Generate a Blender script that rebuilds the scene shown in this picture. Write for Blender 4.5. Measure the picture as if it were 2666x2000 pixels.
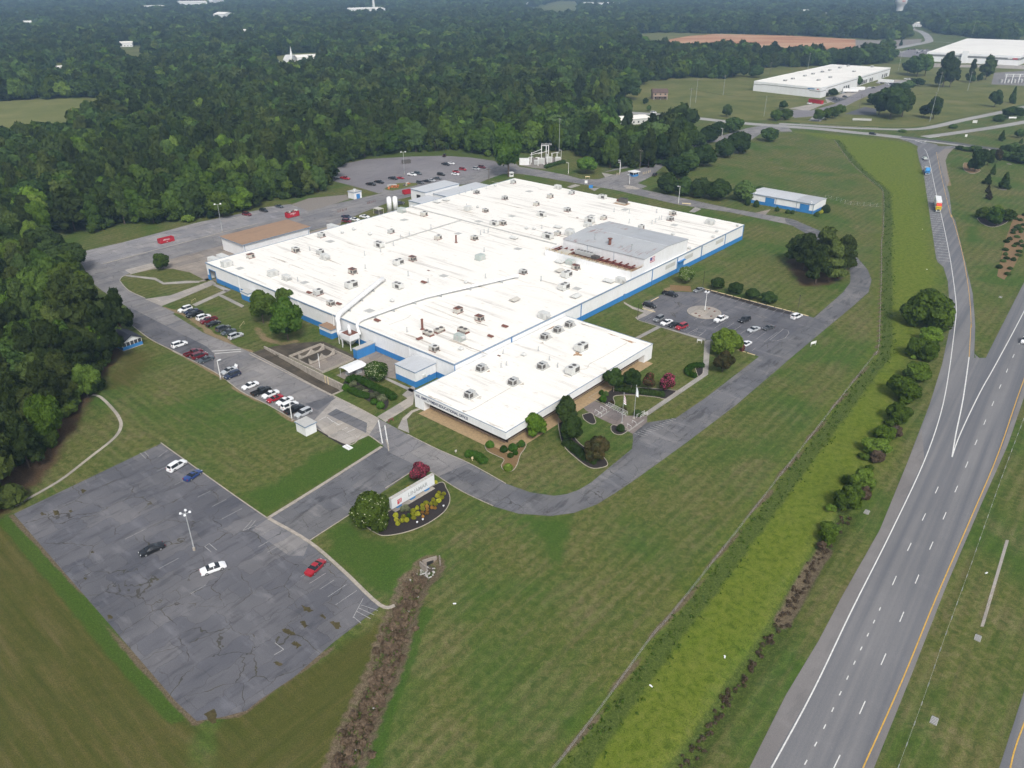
import bpy, bmesh, math, random
import numpy as np
from mathutils import Vector, Matrix
from mathutils.geometry import tessellate_polygon

for o in list(bpy.data.objects): bpy.data.objects.remove(o)
SC = bpy.context.scene
COL = SC.collection
R = math.radians
random.seed(7)

# ------------------------------------------------------------------ camera (drone hovering 102 m up)
cam = bpy.data.cameras.new('camera'); cam.sensor_width = 36.0; cam.lens = 27.14
cam.clip_start = 1.0; cam.clip_end = 20000.0
camo = bpy.data.objects.new('camera', cam); COL.objects.link(camo)
camo.location = (0, 0, 102); camo.rotation_euler = (R(90 - 28.03), 0, 0)
SC.camera = camo

# ------------------------------------------------------------------ sky, sun, exposure (bright overcast)
SUN_EL, SUN_AZ = 46.0, 168.0          # azimuth clockwise from +Y
world = bpy.data.worlds.new('World'); SC.world = world; world.use_nodes = True
nt = world.node_tree; nt.nodes.clear()
sky = nt.nodes.new('ShaderNodeTexSky'); sky.sky_type = 'NISHITA'; sky.sun_disc = False
sky.sun_elevation = R(SUN_EL); sky.sun_rotation = R(SUN_AZ)
sky.air_density = 1.0; sky.dust_density = 4.0; sky.ozone_density = 1.0; sky.altitude = 100
hs = nt.nodes.new('ShaderNodeHueSaturation'); hs.inputs['Saturation'].default_value = 0.45
bg = nt.nodes.new('ShaderNodeBackground'); bg.inputs['Strength'].default_value = 0.098
wo = nt.nodes.new('ShaderNodeOutputWorld')
nt.links.new(sky.outputs[0], hs.inputs['Color']); nt.links.new(hs.outputs[0], bg.inputs[0]); nt.links.new(bg.outputs[0], wo.inputs[0])
sl = bpy.data.lights.new('sun', 'SUN'); sl.energy = 1.5; sl.angle = R(12); sl.color = (1.0, 0.965, 0.91)
slo = bpy.data.objects.new('sun', sl); COL.objects.link(slo)
slo.rotation_euler = (R(90 - SUN_EL), 0, R(180 - SUN_AZ))
slo.location = (0, 0, 300)
SC.view_settings.view_transform = 'Standard'; SC.view_settings.look = 'None'
SC.view_settings.exposure = 0.80; SC.view_settings.gamma = 1.0; SC.view_settings.use_curve_mapping = False
SC.render.engine = 'CYCLES'
SC.cycles.max_bounces = 4; SC.cycles.diffuse_bounces = 2; SC.cycles.glossy_bounces = 2; SC.cycles.transmission_bounces = 2; SC.cycles.transparent_max_bounces = 6
SC.cycles.volume_bounces = 0; SC.cycles.use_adaptive_sampling = True; SC.cycles.adaptive_threshold = 0.03

# ------------------------------------------------------------------ frames: the factory's own axes
TH = R(49.2)
E1 = (math.sin(TH), -math.cos(TH)); E2 = (math.cos(TH), math.sin(TH))
W0 = (-114.50, 275.89)                 # foot of the factory's west corner
ROT = TH - math.pi / 2                 # local x = E1, local y = E2
def BW(u, v): return (W0[0] + u * E1[0] + v * E2[0], W0[1] + u * E1[1] + v * E2[1])
def UV(x, y):
    dx, dy = x - W0[0], y - W0[1]
    return (dx * E1[0] + dy * E1[1], dx * E2[0] + dy * E2[1])

# ------------------------------------------------------------------ materials
MATS = {}
def newmat(name):
    m = bpy.data.materials.new(name); m.use_nodes = True
    t = m.node_tree; b = t.nodes['Principled BSDF']; MATS[name] = m
    return m, t, b
def nd(t, kind, **kw):
    n = t.nodes.new(kind)
    for k, v in kw.items(): setattr(n, k, v)
    return n
def coords(t, space='world', scale=(1, 1, 1), rot=0):
    if space == 'world': s = nd(t, 'ShaderNodeNewGeometry').outputs['Position']
    else: s = nd(t, 'ShaderNodeTexCoord').outputs['Object']
    if rot:
        rn = nd(t, 'ShaderNodeMapping'); rn.inputs['Rotation'].default_value = (0, 0, rot); t.links.new(s, rn.inputs[0]); s = rn.outputs[0]
    if scale == (1, 1, 1): return s
    mp = nd(t, 'ShaderNodeMapping'); mp.inputs['Scale'].default_value = scale
    t.links.new(s, mp.inputs[0]); return mp.outputs[0]
def noise(t, co, scale, detail=4, rough=0.55, dist=0.0):
    n = nd(t, 'ShaderNodeTexNoise'); n.inputs['Scale'].default_value = scale; n.inputs['Detail'].default_value = detail
    n.inputs['Roughness'].default_value = rough; n.inputs['Distortion'].default_value = dist
    t.links.new(co, n.inputs['Vector']); return n.outputs['Fac']
def ramp(t, fac, stops, interp='LINEAR'):
    r = nd(t, 'ShaderNodeValToRGB'); r.color_ramp.interpolation = interp
    e = r.color_ramp.elements
    while len(e) < len(stops): e.new(0.5)
    for i, (p, c) in enumerate(stops):
        e[i].position = p
        if not isinstance(c, tuple): c = (c, c, c)
        e[i].color = (*c[:3], 1)
    t.links.new(fac, r.inputs[0]); return r.outputs[0]
def mix(t, fac, a, b, mode='MIX'):
    m = nd(t, 'ShaderNodeMix', data_type='RGBA', blend_type=mode)
    for sock, val in ((m.inputs[0], fac), (m.inputs[6], a), (m.inputs[7], b)):
        if isinstance(val, (int, float)): sock.default_value = val
        elif isinstance(val, tuple): sock.default_value = (*val[:3], 1)
        else: t.links.new(val, sock)
    return m.outputs[2]
def mth(t, op, a, b=0.0, clamp=False):
    m = nd(t, 'ShaderNodeMath', operation=op, use_clamp=clamp)
    for sock, val in ((m.inputs[0], a), (m.inputs[1], b)):
        if isinstance(val, (int, float)): sock.default_value = val
        else: t.links.new(val, sock)
    return m.outputs[0]
def attr(t, name): return nd(t, 'ShaderNodeAttribute', attribute_name=name).outputs['Fac']
def bump(t, b, h, strength=0.3, dist=0.1):
    n = nd(t, 'ShaderNodeBump'); n.inputs['Strength'].default_value = strength; n.inputs['Distance'].default_value = dist
    t.links.new(h, n.inputs['Height']); t.links.new(n.outputs[0], b.inputs['Normal'])
def simple(name, col, rough=0.6, var=0.12, scale=1.5, metal=0.0, space='object', spec=None):
    m, t, b = newmat(name)
    f = noise(t, coords(t, space), scale, 5)
    lo = tuple(c * (1 - var) for c in col); hi = tuple(min(1, c * (1 + var)) for c in col)
    t.links.new(ramp(t, f, [(0.3, lo), (0.7, hi)]), b.inputs['Base Color'])
    b.inputs['Roughness'].default_value = rough; b.inputs['Metallic'].default_value = metal
    if spec is not None: b.inputs['Specular IOR Level'].default_value = spec
    return m
def weathered(name, col, stain, rough=0.7, amount=0.5, scale=0.6, stretch=(1, 1, 1), rib=None, space='object'):
    """paint or metal with irregular stains; rib = (axis, pitch) adds the relief of ribbed sheet metal"""
    m, t, b = newmat(name)
    co = coords(t, space, stretch)
    a = noise(t, co, scale, 8, 0.65); f2 = noise(t, co, scale * 7, 4)
    k = mth(t, 'MULTIPLY', ramp(t, a, [(0.45, 0.0), (0.72, 1.0)]), amount)
    c = mix(t, k, col, stain)
    c = mix(t, 0.12, c, ramp(t, f2, [(0.3, 0.2), (0.7, 1.0)]), 'MULTIPLY')
    t.links.new(c, b.inputs['Base Color']); b.inputs['Roughness'].default_value = rough
    if rib:
        w = nd(t, 'ShaderNodeTexWave', wave_type='BANDS', bands_direction=rib[0], wave_profile='SIN')
        w.inputs['Scale'].default_value = 0.314 / rib[1]
        t.links.new(coords(t, 'object'), w.inputs[0]); bump(t, b, w.outputs['Fac'], 0.5, 0.04)
    return m

# grass: one material for the whole ground sheet; masks are vertex attributes that say which plants grow where
def ground_material():
    m, t, b = newmat('ground_grass')
    co = coords(t)
    n1 = noise(t, co, 0.035, 2, 0.6, 0.4); n2 = noise(t, co, 0.20, 3, 0.65, 0.3); n3 = noise(t, co, 2.2, 2, 0.7)
    s2 = noise(t, coords(t, 'world', (0.05, 0.75, 1), -TH), 1.0, 3, 0.62)        # mowing swaths along E2
    s1 = noise(t, coords(t, 'world', (0.75, 0.05, 1), -TH), 1.0, 3, 0.62)        # and along E1
    n4 = noise(t, co, 0.75, 2, 0.7, 0.5)
    base = ramp(t, n4, [(0.3, (0.056, 0.078, 0.017)), (0.5, (0.090, 0.106, 0.027)), (0.72, (0.145, 0.134, 0.056))])
    lush = ramp(t, n4, [(0.3, (0.040, 0.080, 0.014)), (0.7, (0.072, 0.114, 0.022))])
    tan = ramp(t, n3, [(0.3, (0.115, 0.100, 0.045)), (0.7, (0.20, 0.165, 0.090))])
    c = mix(t, ramp(t, n1, [(0.42, 0.0), (0.62, 1.0)]), base, lush)
    sw = mix(t, attr(t, 'swath'), s2, s1)
    patch = mth(t, 'MULTIPLY', ramp(t, sw, [(0.50, 0.0), (0.70, 1.0)]), ramp(t, n2, [(0.35, 0.15), (0.65, 1.0)]))
    c = mix(t, mth(t, 'MULTIPLY', patch, 0.6), c, tan)
    c = mix(t, mth(t, 'MULTIPLY', ramp(t, sw, [(0.30, 1.0), (0.44, 0.0)]), 0.45), c, (0.034, 0.060, 0.012))
    zn = noise(t, co, 0.055, 2, 0.6, 0.8)
    c = mix(t, mth(t, 'MULTIPLY', ramp(t, zn, [(0.50, 0.0), (0.68, 0.5)]), ramp(t, n4, [(0.35, 0.25), (0.6, 1.0)])), c, tan)
    wv = [nd(t, 'ShaderNodeTexWave', wave_type='BANDS', bands_direction='X') for _ in range(2)]
    for w_, rr_ in zip(wv, (-TH - math.pi / 2, -TH)):
        w_.inputs['Scale'].default_value = 0.115; w_.inputs['Distortion'].default_value = 4.0; w_.inputs['Detail'].default_value = 1.0; w_.inputs['Detail Scale'].default_value = 0.35; t.links.new(coords(t, 'world', (1, 1, 1), rr_), w_.inputs[0])
    mow = mix(t, attr(t, 'swath'), wv[0].outputs['Fac'], wv[1].outputs['Fac'])
    c = mix(t, ramp(t, zn, [(0.35, 0.1), (0.62, 0.75)]), c, ramp(t, mow, [(0.15, 0.86), (0.85, 1.14)]), 'MULTIPLY')
    def soft(nm, lo=0.35, hi=0.65):
        return ramp(t, mth(t, 'ADD', attr(t, nm), mth(t, 'MULTIPLY', mth(t, 'SUBTRACT', n2, 0.5), 0.7)), [(lo, 0.0), (hi, 1.0)])
    c = mix(t, mth(t, 'MULTIPLY', soft('olive'), 0.75), c, ramp(t, sw, [(0.3, (0.052, 0.058, 0.012)), (0.55, (0.075, 0.070, 0.019)), (0.75, (0.105, 0.088, 0.034))]))
    c = mix(t, mth(t, 'MULTIPLY', soft('lush'), 0.8), c, ramp(t, n3, [(0.3, (0.030, 0.070, 0.010)), (0.7, (0.058, 0.110, 0.016))]))
    c = mix(t, mth(t, 'MULTIPLY', soft('verge', 0.2, 0.85), 0.85), c, mix(t, n2, ramp(t, n4, [(0.28, (0.060, 0.100, 0.007)), (0.5, (0.102, 0.150, 0.011)), (0.74, (0.150, 0.178, 0.030))]), ramp(t, n4, [(0.28, (0.078, 0.108, 0.010)), (0.6, (0.135, 0.158, 0.024))])))
    c = mix(t, mth(t, 'MULTIPLY', soft('weeds'), 0.9), c, ramp(t, n3, [(0.3, (0.036, 0.056, 0.012)), (0.55, (0.068, 0.098, 0.020)), (0.75, (0.11, 0.125, 0.048))]))
    c = mix(t, mth(t, 'MULTIPLY', soft('dry'), 0.9), c, ramp(t, n3, [(0.3, (0.085, 0.062, 0.040)), (0.7, (0.175, 0.135, 0.095))]))
    c = mix(t, mth(t, 'MULTIPLY', soft('sand'), 0.9), c, ramp(t, n3, [(0.3, (0.16, 0.115, 0.065)), (0.7, (0.30, 0.225, 0.140))]))
    c = mix(t, mth(t, 'MULTIPLY', soft('litter'), 0.9), c, ramp(t, n3, [(0.3, (0.045, 0.026, 0.016)), (0.7, (0.105, 0.064, 0.042))]))
    fine = noise(t, co, 5.0, 1, 0.7)
    c = mix(t, 0.75, c, ramp(t, fine, [(0.25, 0.5), (0.75, 1.4)]), 'MULTIPLY')
    t.links.new(c, b.inputs['Base Color']); b.inputs['Roughness'].default_value = 0.95; b.inputs['Specular IOR Level'].default_value = 0.1
    return m
def sheet_grass(name, lo, mid, hi, scale=0.1, stretch=(1, 1, 1), rot=0):
    m, t, b = newmat(name); co = coords(t, 'world', stretch, rot)
    n2 = noise(t, co, scale, 4, 0.65, 0.4); n3 = noise(t, coords(t), 2.5, 1, 0.7)
    c = ramp(t, n2, [(0.3, lo), (0.5, mid), (0.7, hi)])
    c = mix(t, 0.5, c, ramp(t, n3, [(0.25, 0.6), (0.75, 1.25)]), 'MULTIPLY')
    t.links.new(c, b.inputs['Base Color']); b.inputs['Roughness'].default_value = 0.95; b.inputs['Specular IOR Level'].default_value = 0.1
    return m
def asphalt(name, lo, hi, crack=0.0, blot=0.06, tint=None, stains=0.35, crack_scale=0.11, dark=(0.035, 0.037, 0.042), weed=False, lanes=None):
    m, t, b = newmat(name); co = coords(t)
    ca = coords(t, 'world', (1, 1, 1), -TH)
    big = noise(t, co, blot, 3, 0.62, 0.6); mid = noise(t, coords(t, 'world', (0.25, 1, 1), -TH), 0.5, 3, 0.6); fine = noise(t, co, 6.0, 1, 0.7)
    c = ramp(t, big, [(0.32, lo), (0.68, hi)])
    c = mix(t, mth(t, 'MULTIPLY', ramp(t, mid, [(0.53, 0.0), (0.66, 1.0)]), stains), c, dark)
    lt = noise(t, coords(t, 'world', (1, 0.3, 1), -TH), 0.4, 3, 0.6)
    c = mix(t, mth(t, 'MULTIPLY', ramp(t, lt, [(0.55, 0.0), (0.7, 1.0)]), stains * 0.8), c, tint or tuple(min(1, h * 1.45) for h in hi))
    if lanes is not None:
        c = mix(t, ramp(t, noise(t, coords(t, 'world', (0.006, 0.42, 1), -lanes), 1.0, 2, 0.6), [(0.38, 0.0), (0.62, 0.75)]), c, dark)
    c = mix(t, 0.35, c, ramp(t, fine, [(0.25, 0.65), (0.75, 1.25)]), 'MULTIPLY')
    if crack > 0:
        wob = nd(t, 'ShaderNodeVectorMath', operation='ADD')
        nn = nd(t, 'ShaderNodeTexNoise'); nn.inputs['Scale'].default_value = 0.45; nn.inputs['Detail'].default_value = 2
        t.links.new(co, nn.inputs['Vector'])
        sc = nd(t, 'ShaderNodeVectorMath', operation='SCALE'); sc.inputs[3].default_value = 2.2
        t.links.new(nn.outputs['Color'], sc.inputs[0]); t.links.new(ca, wob.inputs[0]); t.links.new(sc.outputs[0], wob.inputs[1])
        v = nd(t, 'ShaderNodeTexVoronoi', feature='DISTANCE_TO_EDGE'); v.inputs['Scale'].default_value = crack_scale; v.inputs['Randomness'].default_value = 0.75
        t.links.new(wob.outputs[0], v.inputs[0])
        w = mth(t, 'MULTIPLY', ramp(t, noise(t, co, 0.18, 1), [(0.38, 0.0), (0.62, 1.0)]), 0.0085)
        line = mth(t, 'LESS_THAN', v.outputs[0], w)
        cc = (0.045, 0.042, 0.034) if not weed else mix(t, ramp(t, noise(t, co, 0.3, 3), [(0.45, 0.0), (0.6, 1.0)]), (0.05, 0.045, 0.036), (0.055, 0.05, 0.02))
        c = mix(t, mth(t, 'MULTIPLY', line, crack * 0.8), c, cc)
        br = nd(t, 'ShaderNodeTexBrick'); br.inputs['Scale'].default_value = 1.0; br.inputs['Mortar Size'].default_value = 0.05; br.inputs['Brick Width'].default_value = 9.0; br.inputs['Row Height'].default_value = 4.2
        br.inputs['Color1'].default_value = (0.76, 0.78, 0.84, 1); br.inputs['Color2'].default_value = (1.10, 1.08, 1.05, 1); br.inputs['Mortar'].default_value = (0.62, 0.61, 0.58, 1); t.links.new(wob.outputs[0], br.inputs[0])
        c = mix(t, 0.75, c, br.outputs['Color'], 'MULTIPLY')
    t.links.new(c, b.inputs['Base Color']); b.inputs['Roughness'].default_value = 0.9; b.inputs['Specular IOR Level'].default_value = 0.25
    return m
def leafmat(name, dark, light, alt, trans=0.25):
    """foliage: every tree takes its own tone, clumps inside it vary"""
    m = bpy.data.materials.new(name); m.use_nodes = True; t = m.node_tree; t.nodes.clear(); MATS[name] = m
    oi = nd(t, 'ShaderNodeObjectInfo'); co = coords(t, 'world')
    n = noise(t, co, 0.5, 1, 0.6); n2 = noise(t, co, 3.0, 0)
    c = mix(t, ramp(t, n, [(0.3, 0.0), (0.7, 1.0)]), dark, light)
    c = mix(t, ramp(t, oi.outputs['Random'], [(0.0, 0.0), (0.55, 0.25), (0.8, 0.45), (1.0, 1.0)]), c, alt)
    c = mix(t, 0.6, c, ramp(t, n2, [(0.25, 0.55), (0.75, 1.35)]), 'MULTIPLY')
    own = mth(t, 'FRACT', mth(t, 'MULTIPLY', oi.outputs['Random'], 37.7))
    c = mix(t, 1.0, c, ramp(t, own, [(0.0, 0.58), (0.6, 0.92), (1.0, 1.6)]), 'MULTIPLY')
    d = nd(t, 'ShaderNodeBsdfDiffuse'); tr = nd(t, 'ShaderNodeBsdfTranslucent'); mx = nd(t, 'ShaderNodeMixShader'); mx.inputs[0].default_value = trans
    out = nd(t, 'ShaderNodeOutputMaterial')
    t.links.new(c, d.inputs[0]); t.links.new(c, tr.inputs[0]); t.links.new(d.outputs[0], mx.inputs[1]); t.links.new(tr.outputs[0], mx.inputs[2]); t.links.new(mx.outputs[0], out.inputs[0])
    return m

HWYDIR = math.atan2(*(np.array((97.5,152.6)) - np.array((48.5,86.5)))[::-1])
GRASS = ground_material()
M = {}
M['field'] = sheet_grass('meadow_grass', (0.105, 0.122, 0.034), (0.140, 0.150, 0.050), (0.185, 0.178, 0.070), 0.03)
M['farlawn'] = sheet_grass('far_lawn', (0.082, 0.100, 0.026), (0.118, 0.128, 0.038), (0.165, 0.152, 0.060), 0.035)
M['dirt'] = sheet_grass('red_clay', (0.30, 0.13, 0.06), (0.42, 0.22, 0.12), (0.50, 0.34, 0.22), 0.02, (0.3, 1, 1))
M['mulch'] = simple('mulch', (0.022, 0.017, 0.016), 0.95, 0.35, 4.0, space='world')
M['strawbed'] = simple('straw_bed', (0.17, 0.105, 0.045), 0.95, 0.3, 3.0, space='world')
M['gravel'] = simple('gravel', (0.19, 0.17, 0.15), 0.95, 0.3, 2.0, space='world')
M['lot'] = asphalt('asphalt_old_lot', (0.092, 0.094, 0.106), (0.150, 0.148, 0.157), 1.0, 0.05, stains=0.5, weed=True, dark=(0.055, 0.057, 0.066))
M['road'] = asphalt('asphalt_site_road', (0.170, 0.166, 0.168), (0.235, 0.226, 0.222), 0.8, 0.06, stains=0.35, crack_scale=0.16)
M['road2'] = asphalt('asphalt_patched', (0.105, 0.106, 0.114), (0.170, 0.168, 0.172), 0.9, 0.08, stains=0.55, crack_scale=0.17)
M['hwy'] = asphalt('asphalt_highway', (0.165, 0.165, 0.170), (0.195, 0.193, 0.196), 0.0, 0.03, stains=0.12, dark=(0.105, 0.110, 0.125), lanes=HWYDIR)
M['shoulder'] = asphalt('asphalt_shoulder', (0.165, 0.155, 0.152), (0.205, 0.196, 0.192), 0.0, 0.05, stains=0.15)
M['farroad'] = asphalt('asphalt_far_road', (0.26, 0.255, 0.25), (0.33, 0.325, 0.315), 0.0, 0.02, stains=0.1)
M['newroad'] = asphalt('asphalt_dark_repair', (0.075, 0.077, 0.085), (0.105, 0.106, 0.112), 0.0, 0.08, stains=0.2)
M['westlot'] = asphalt('asphalt_bleached', (0.205, 0.200, 0.205), (0.275, 0.266, 0.266), 0.7, 0.05, stains=0.5, crack_scale=0.2, dark=(0.12, 0.118, 0.122))
M['rearlot'] = asphalt('asphalt_gravelly', (0.165, 0.155, 0.165), (0.215, 0.205, 0.212), 0.0, 0.03, stains=0.18)
M['conc'] = asphalt('concrete', (0.30, 0.275, 0.24), (0.39, 0.36, 0.32), 0.5, 0.1, stains=0.3, dark=(0.17, 0.15, 0.125), crack_scale=0.25)
M['concyard'] = asphalt('concrete_yard', (0.225, 0.195, 0.165), (0.30, 0.265, 0.23), 0.6, 0.07, stains=0.4, dark=(0.13, 0.115, 0.10), crack_scale=0.2)
M['wetconc'] = asphalt('concrete_wet', (0.050, 0.042, 0.031), (0.10, 0.085, 0.066), 0.4, 0.2, stains=0.5, dark=(0.03, 0.026, 0.022))
M['walk'] = asphalt('concrete_walk', (0.27, 0.255, 0.235), (0.34, 0.325, 0.30), 0.4, 0.15, stains=0.25, dark=(0.19, 0.175, 0.16), crack_scale=0.5)
M['plaza'] = asphalt('exposed_aggregate', (0.165, 0.138, 0.125), (0.235, 0.205, 0.19), 0.3, 0.15, stains=0.35, dark=(0.10, 0.085, 0.08))
M['kerb'] = simple('kerb_concrete', (0.33, 0.295, 0.25), 0.9, 0.22, 1.2, space='world')
M['paint'] = simple('road_paint', (0.62, 0.62, 0.60), 0.7, 0.18, 2.0, space='world')
M['fadedpaint'] = simple('faded_paint', (0.30, 0.30, 0.295), 0.8, 0.35, 1.5, space='world')
M['yellow'] = simple('yellow_paint', (0.55, 0.33, 0.055), 0.7, 0.2, 2.0, space='world')
M['cream'] = simple('cream_paint', (0.60, 0.50, 0.30), 0.7, 0.15, 2.0)
M['white'] = weathered('white_siding', (0.78, 0.79, 0.80), (0.60, 0.58, 0.54), 0.45, 0.35, 0.25, (1, 1, 0.4))
M['whiterib'] = weathered('white_ribbed_siding', (0.80, 0.81, 0.82), (0.66, 0.64, 0.60), 0.42, 0.3, 0.25, (1, 1, 0.3), ('X', 0.45))
M['whiteribY'] = weathered('white_ribbed_siding_side', (0.80, 0.81, 0.82), (0.66, 0.64, 0.60), 0.42, 0.3, 0.25, (1, 1, 0.3), ('Y', 0.45))
M['blue'] = weathered('blue_base_paint', (0.035, 0.205, 0.50), (0.045, 0.15, 0.32), 0.5, 0.4, 0.5, (1, 1, 0.5))
M['bluetrim'] = simple('blue_trim', (0.05, 0.19, 0.42), 0.5, 0.1)
M['coping'] = simple('grey_blue_coping', (0.20, 0.27, 0.36), 0.5, 0.12)
M['steel'] = simple('galvanised_steel', (0.42, 0.44, 0.45), 0.45, 0.12, 2.0, 0.3)
M['whitesteel'] = weathered('white_painted_steel', (0.78, 0.79, 0.79), (0.45, 0.38, 0.32), 0.5, 0.3, 0.8)
M['unit'] = weathered('unit_grey_paint', (0.46, 0.47, 0.46), (0.30, 0.26, 0.21), 0.55, 0.5, 0.9)
M['unitlight'] = weathered('unit_light_paint', (0.60, 0.61, 0.59), (0.40, 0.36, 0.30), 0.5, 0.4, 0.9)
M['unitgreen'] = weathered('unit_pale_green', (0.43, 0.49, 0.46), (0.33, 0.31, 0.26), 0.5, 0.4, 0.9)
M['unitbeige'] = weathered('unit_beige', (0.52, 0.50, 0.45), (0.32, 0.26, 0.20), 0.6, 0.4, 0.9)
M['rust'] = weathered('rusty_steel', (0.15, 0.055, 0.040), (0.30, 0.16, 0.11), 0.85, 0.6, 1.5)
M['redsteel'] = weathered('red_oxide_steel', (0.14, 0.035, 0.026), (0.23, 0.10, 0.07), 0.8, 0.5, 0.7)
M['grille'] = simple('dark_grille', (0.085, 0.078, 0.072), 0.6, 0.25, 6.0)
M['black'] = simple('black_part', (0.02, 0.02, 0.022), 0.5, 0.2)
M['hatch'] = weathered('grey_roof_panel', (0.46, 0.46, 0.44), (0.32, 0.31, 0.29), 0.6, 0.4, 0.7)
M['stainpatch'] = simple('rust_stain', (0.36, 0.23, 0.13), 0.9, 0.3, 1.0, space='world')
M['tanroof'] = weathered('tan_gravel_roof', (0.30, 0.195, 0.125), (0.20, 0.135, 0.09), 0.95, 0.6, 0.25, (1, 0.25, 1))
M['metalroof'] = weathered('grey_metal_roof', (0.40, 0.42, 0.44), (0.30, 0.29, 0.28), 0.5, 0.5, 0.35, (0.2, 1, 1), ('X', 0.6))
M['metalroof2'] = weathered('pale_metal_roof', (0.52, 0.54, 0.56), (0.42, 0.41, 0.40), 0.5, 0.4, 0.35, (1, 0.2, 1), ('X', 0.6))
M['darkroof'] = simple('dark_shingle', (0.018, 0.022, 0.035), 0.9, 0.25, 2.0)
M['brownroof'] = simple('brown_shingle', (0.10, 0.065, 0.055), 0.9, 0.25, 2.0)
M['tanwalk'] = simple('tan_pavers', (0.33, 0.235, 0.13), 0.9, 0.2, 1.5, space='world')
M['brick'] = simple('tan_wall', (0.30, 0.225, 0.17), 0.9, 0.15, 2.0)
M['graytrim'] = simple('grey_band', (0.16, 0.165, 0.165), 0.7, 0.08)
M['screen'] = simple('dark_screen', (0.035, 0.038, 0.045), 0.7, 0.15)
M['glassdark'] = simple('dark_window', (0.020, 0.016, 0.015), 0.12, 0.15, 0.7)
M['carglass'] = simple('car_glass', (0.015, 0.018, 0.022), 0.06, 0.1)
M['tyre'] = simple('tyre_rubber', (0.02, 0.02, 0.021), 0.85, 0.15)
M['rim'] = simple('alloy_rim', (0.42, 0.43, 0.44), 0.35, 0.1, metal=0.6)
M['lamp'] = simple('headlight_lens', (0.72, 0.74, 0.76), 0.15, 0.05)
M['taillight'] = simple('tail_light', (0.30, 0.015, 0.015), 0.25, 0.1)
M['redbin'] = weathered('red_bin_paint', (0.42, 0.012, 0.028), (0.20, 0.02, 0.02), 0.55, 0.35, 0.8)
M['textwhite'] = simple('letter_white', (0.75, 0.75, 0.75), 0.6, 0.05)
M['textnavy'] = simple('letter_navy', (0.035, 0.045, 0.10), 0.6, 0.1)
M['textgrey'] = simple('letter_grey', (0.36, 0.38, 0.39), 0.6, 0.08)
M['signred'] = simple('emblem_red', (0.46, 0.025, 0.04), 0.5, 0.08)
M['signwhite'] = weathered('sign_white', (0.72, 0.74, 0.75), (0.52, 0.50, 0.47), 0.5, 0.3, 0.5)
M['stone'] = simple('pale_rubble', (0.36, 0.35, 0.34), 0.9, 0.25, 2.0)
M['bark'] = simple('bark', (0.085, 0.062, 0.047), 0.95, 0.3, 3.0)
M['palebark'] = simple('pale_bark', (0.20, 0.165, 0.14), 0.95, 0.3, 3.0)
M['wood'] = simple('timber_pole', (0.14, 0.115, 0.095), 0.9, 0.2, 1.0)
M['flagwhite'] = simple('flag_white', (0.74, 0.76, 0.80), 0.8, 0.06)
M['flagred'] = simple('flag_red', (0.42, 0.06, 0.07), 0.8, 0.1)
M['flagblue'] = simple('flag_blue', (0.05, 0.07, 0.22), 0.8, 0.1)
M['orange'] = simple('orange_steel', (0.50, 0.15, 0.045), 0.7, 0.2)
M['pink'] = simple('crape_blossom', (0.34, 0.035, 0.10), 0.8, 0.3, 2.0, space='world')
M['cranberry'] = simple('deep_pink_blossom', (0.30, 0.02, 0.055), 0.8, 0.35, 2.0, space='world')
M['bloom'] = simple('cream_blossom', (0.50, 0.52, 0.36), 0.8, 0.2, 2.0, space='world')
LEAF = {
 'oak':   leafmat('leaf_broadleaf', (0.034, 0.062, 0.012), (0.072, 0.116, 0.023), (0.115, 0.168, 0.028)),
 'deep':  leafmat('leaf_deep', (0.026, 0.053, 0.013), (0.056, 0.096, 0.025), (0.074, 0.115, 0.034)),
 'pine':  leafmat('needle_pine', (0.026, 0.045, 0.012), (0.053, 0.078, 0.021), (0.080, 0.104, 0.027)),
 'lime':  leafmat('leaf_lime', (0.055, 0.110, 0.012), (0.110, 0.190, 0.022), (0.135, 0.200, 0.030)),
 'fresh': leafmat('leaf_fresh', (0.038, 0.082, 0.012), (0.082, 0.145, 0.024), (0.100, 0.165, 0.030)),
 'willow': leafmat('leaf_willow', (0.060, 0.105, 0.013), (0.115, 0.180, 0.026), (0.120, 0.185, 0.030)),
 'red':   leafmat('leaf_reddish', (0.030, 0.042, 0.014), (0.075, 0.062, 0.026), (0.085, 0.062, 0.030)),
 'box':   leafmat('leaf_boxwood', (0.028, 0.072, 0.010), (0.055, 0.120, 0.016), (0.060, 0.125, 0.018)),
 'gold':  leafmat('leaf_golden', (0.190, 0.210, 0.018), (0.380, 0.390, 0.035), (0.360, 0.350, 0.040)),
 'amber': leafmat('leaf_amber', (0.22, 0.12, 0.025), (0.38, 0.20, 0.05), (0.34, 0.22, 0.05)),
 'grey':  leafmat('leaf_grey_green', (0.075, 0.095, 0.048), (0.150, 0.165, 0.095), (0.140, 0.150, 0.085)),
 'dry':   leafmat('dry_brush', (0.075, 0.054, 0.036), (0.160, 0.118, 0.082), (0.150, 0.115, 0.080)),
 'maroon':leafmat('leaf_maroon', (0.050, 0.016, 0.020), (0.110, 0.030, 0.038), (0.120, 0.040, 0.045)),
}
PAINTS = {'white': (0.78, 0.79, 0.80), 'black': (0.012, 0.013, 0.015), 'silver': (0.44, 0.46, 0.48), 'grey': (0.17, 0.18, 0.19), 'dark grey': (0.055, 0.06, 0.066),
          'red': (0.33, 0.012, 0.022), 'dark red': (0.13, 0.010, 0.018), 'navy': (0.016, 0.026, 0.060), 'blue': (0.018, 0.050, 0.18), 'slate': (0.06, 0.075, 0.085)}
PAINTM = {}
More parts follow.
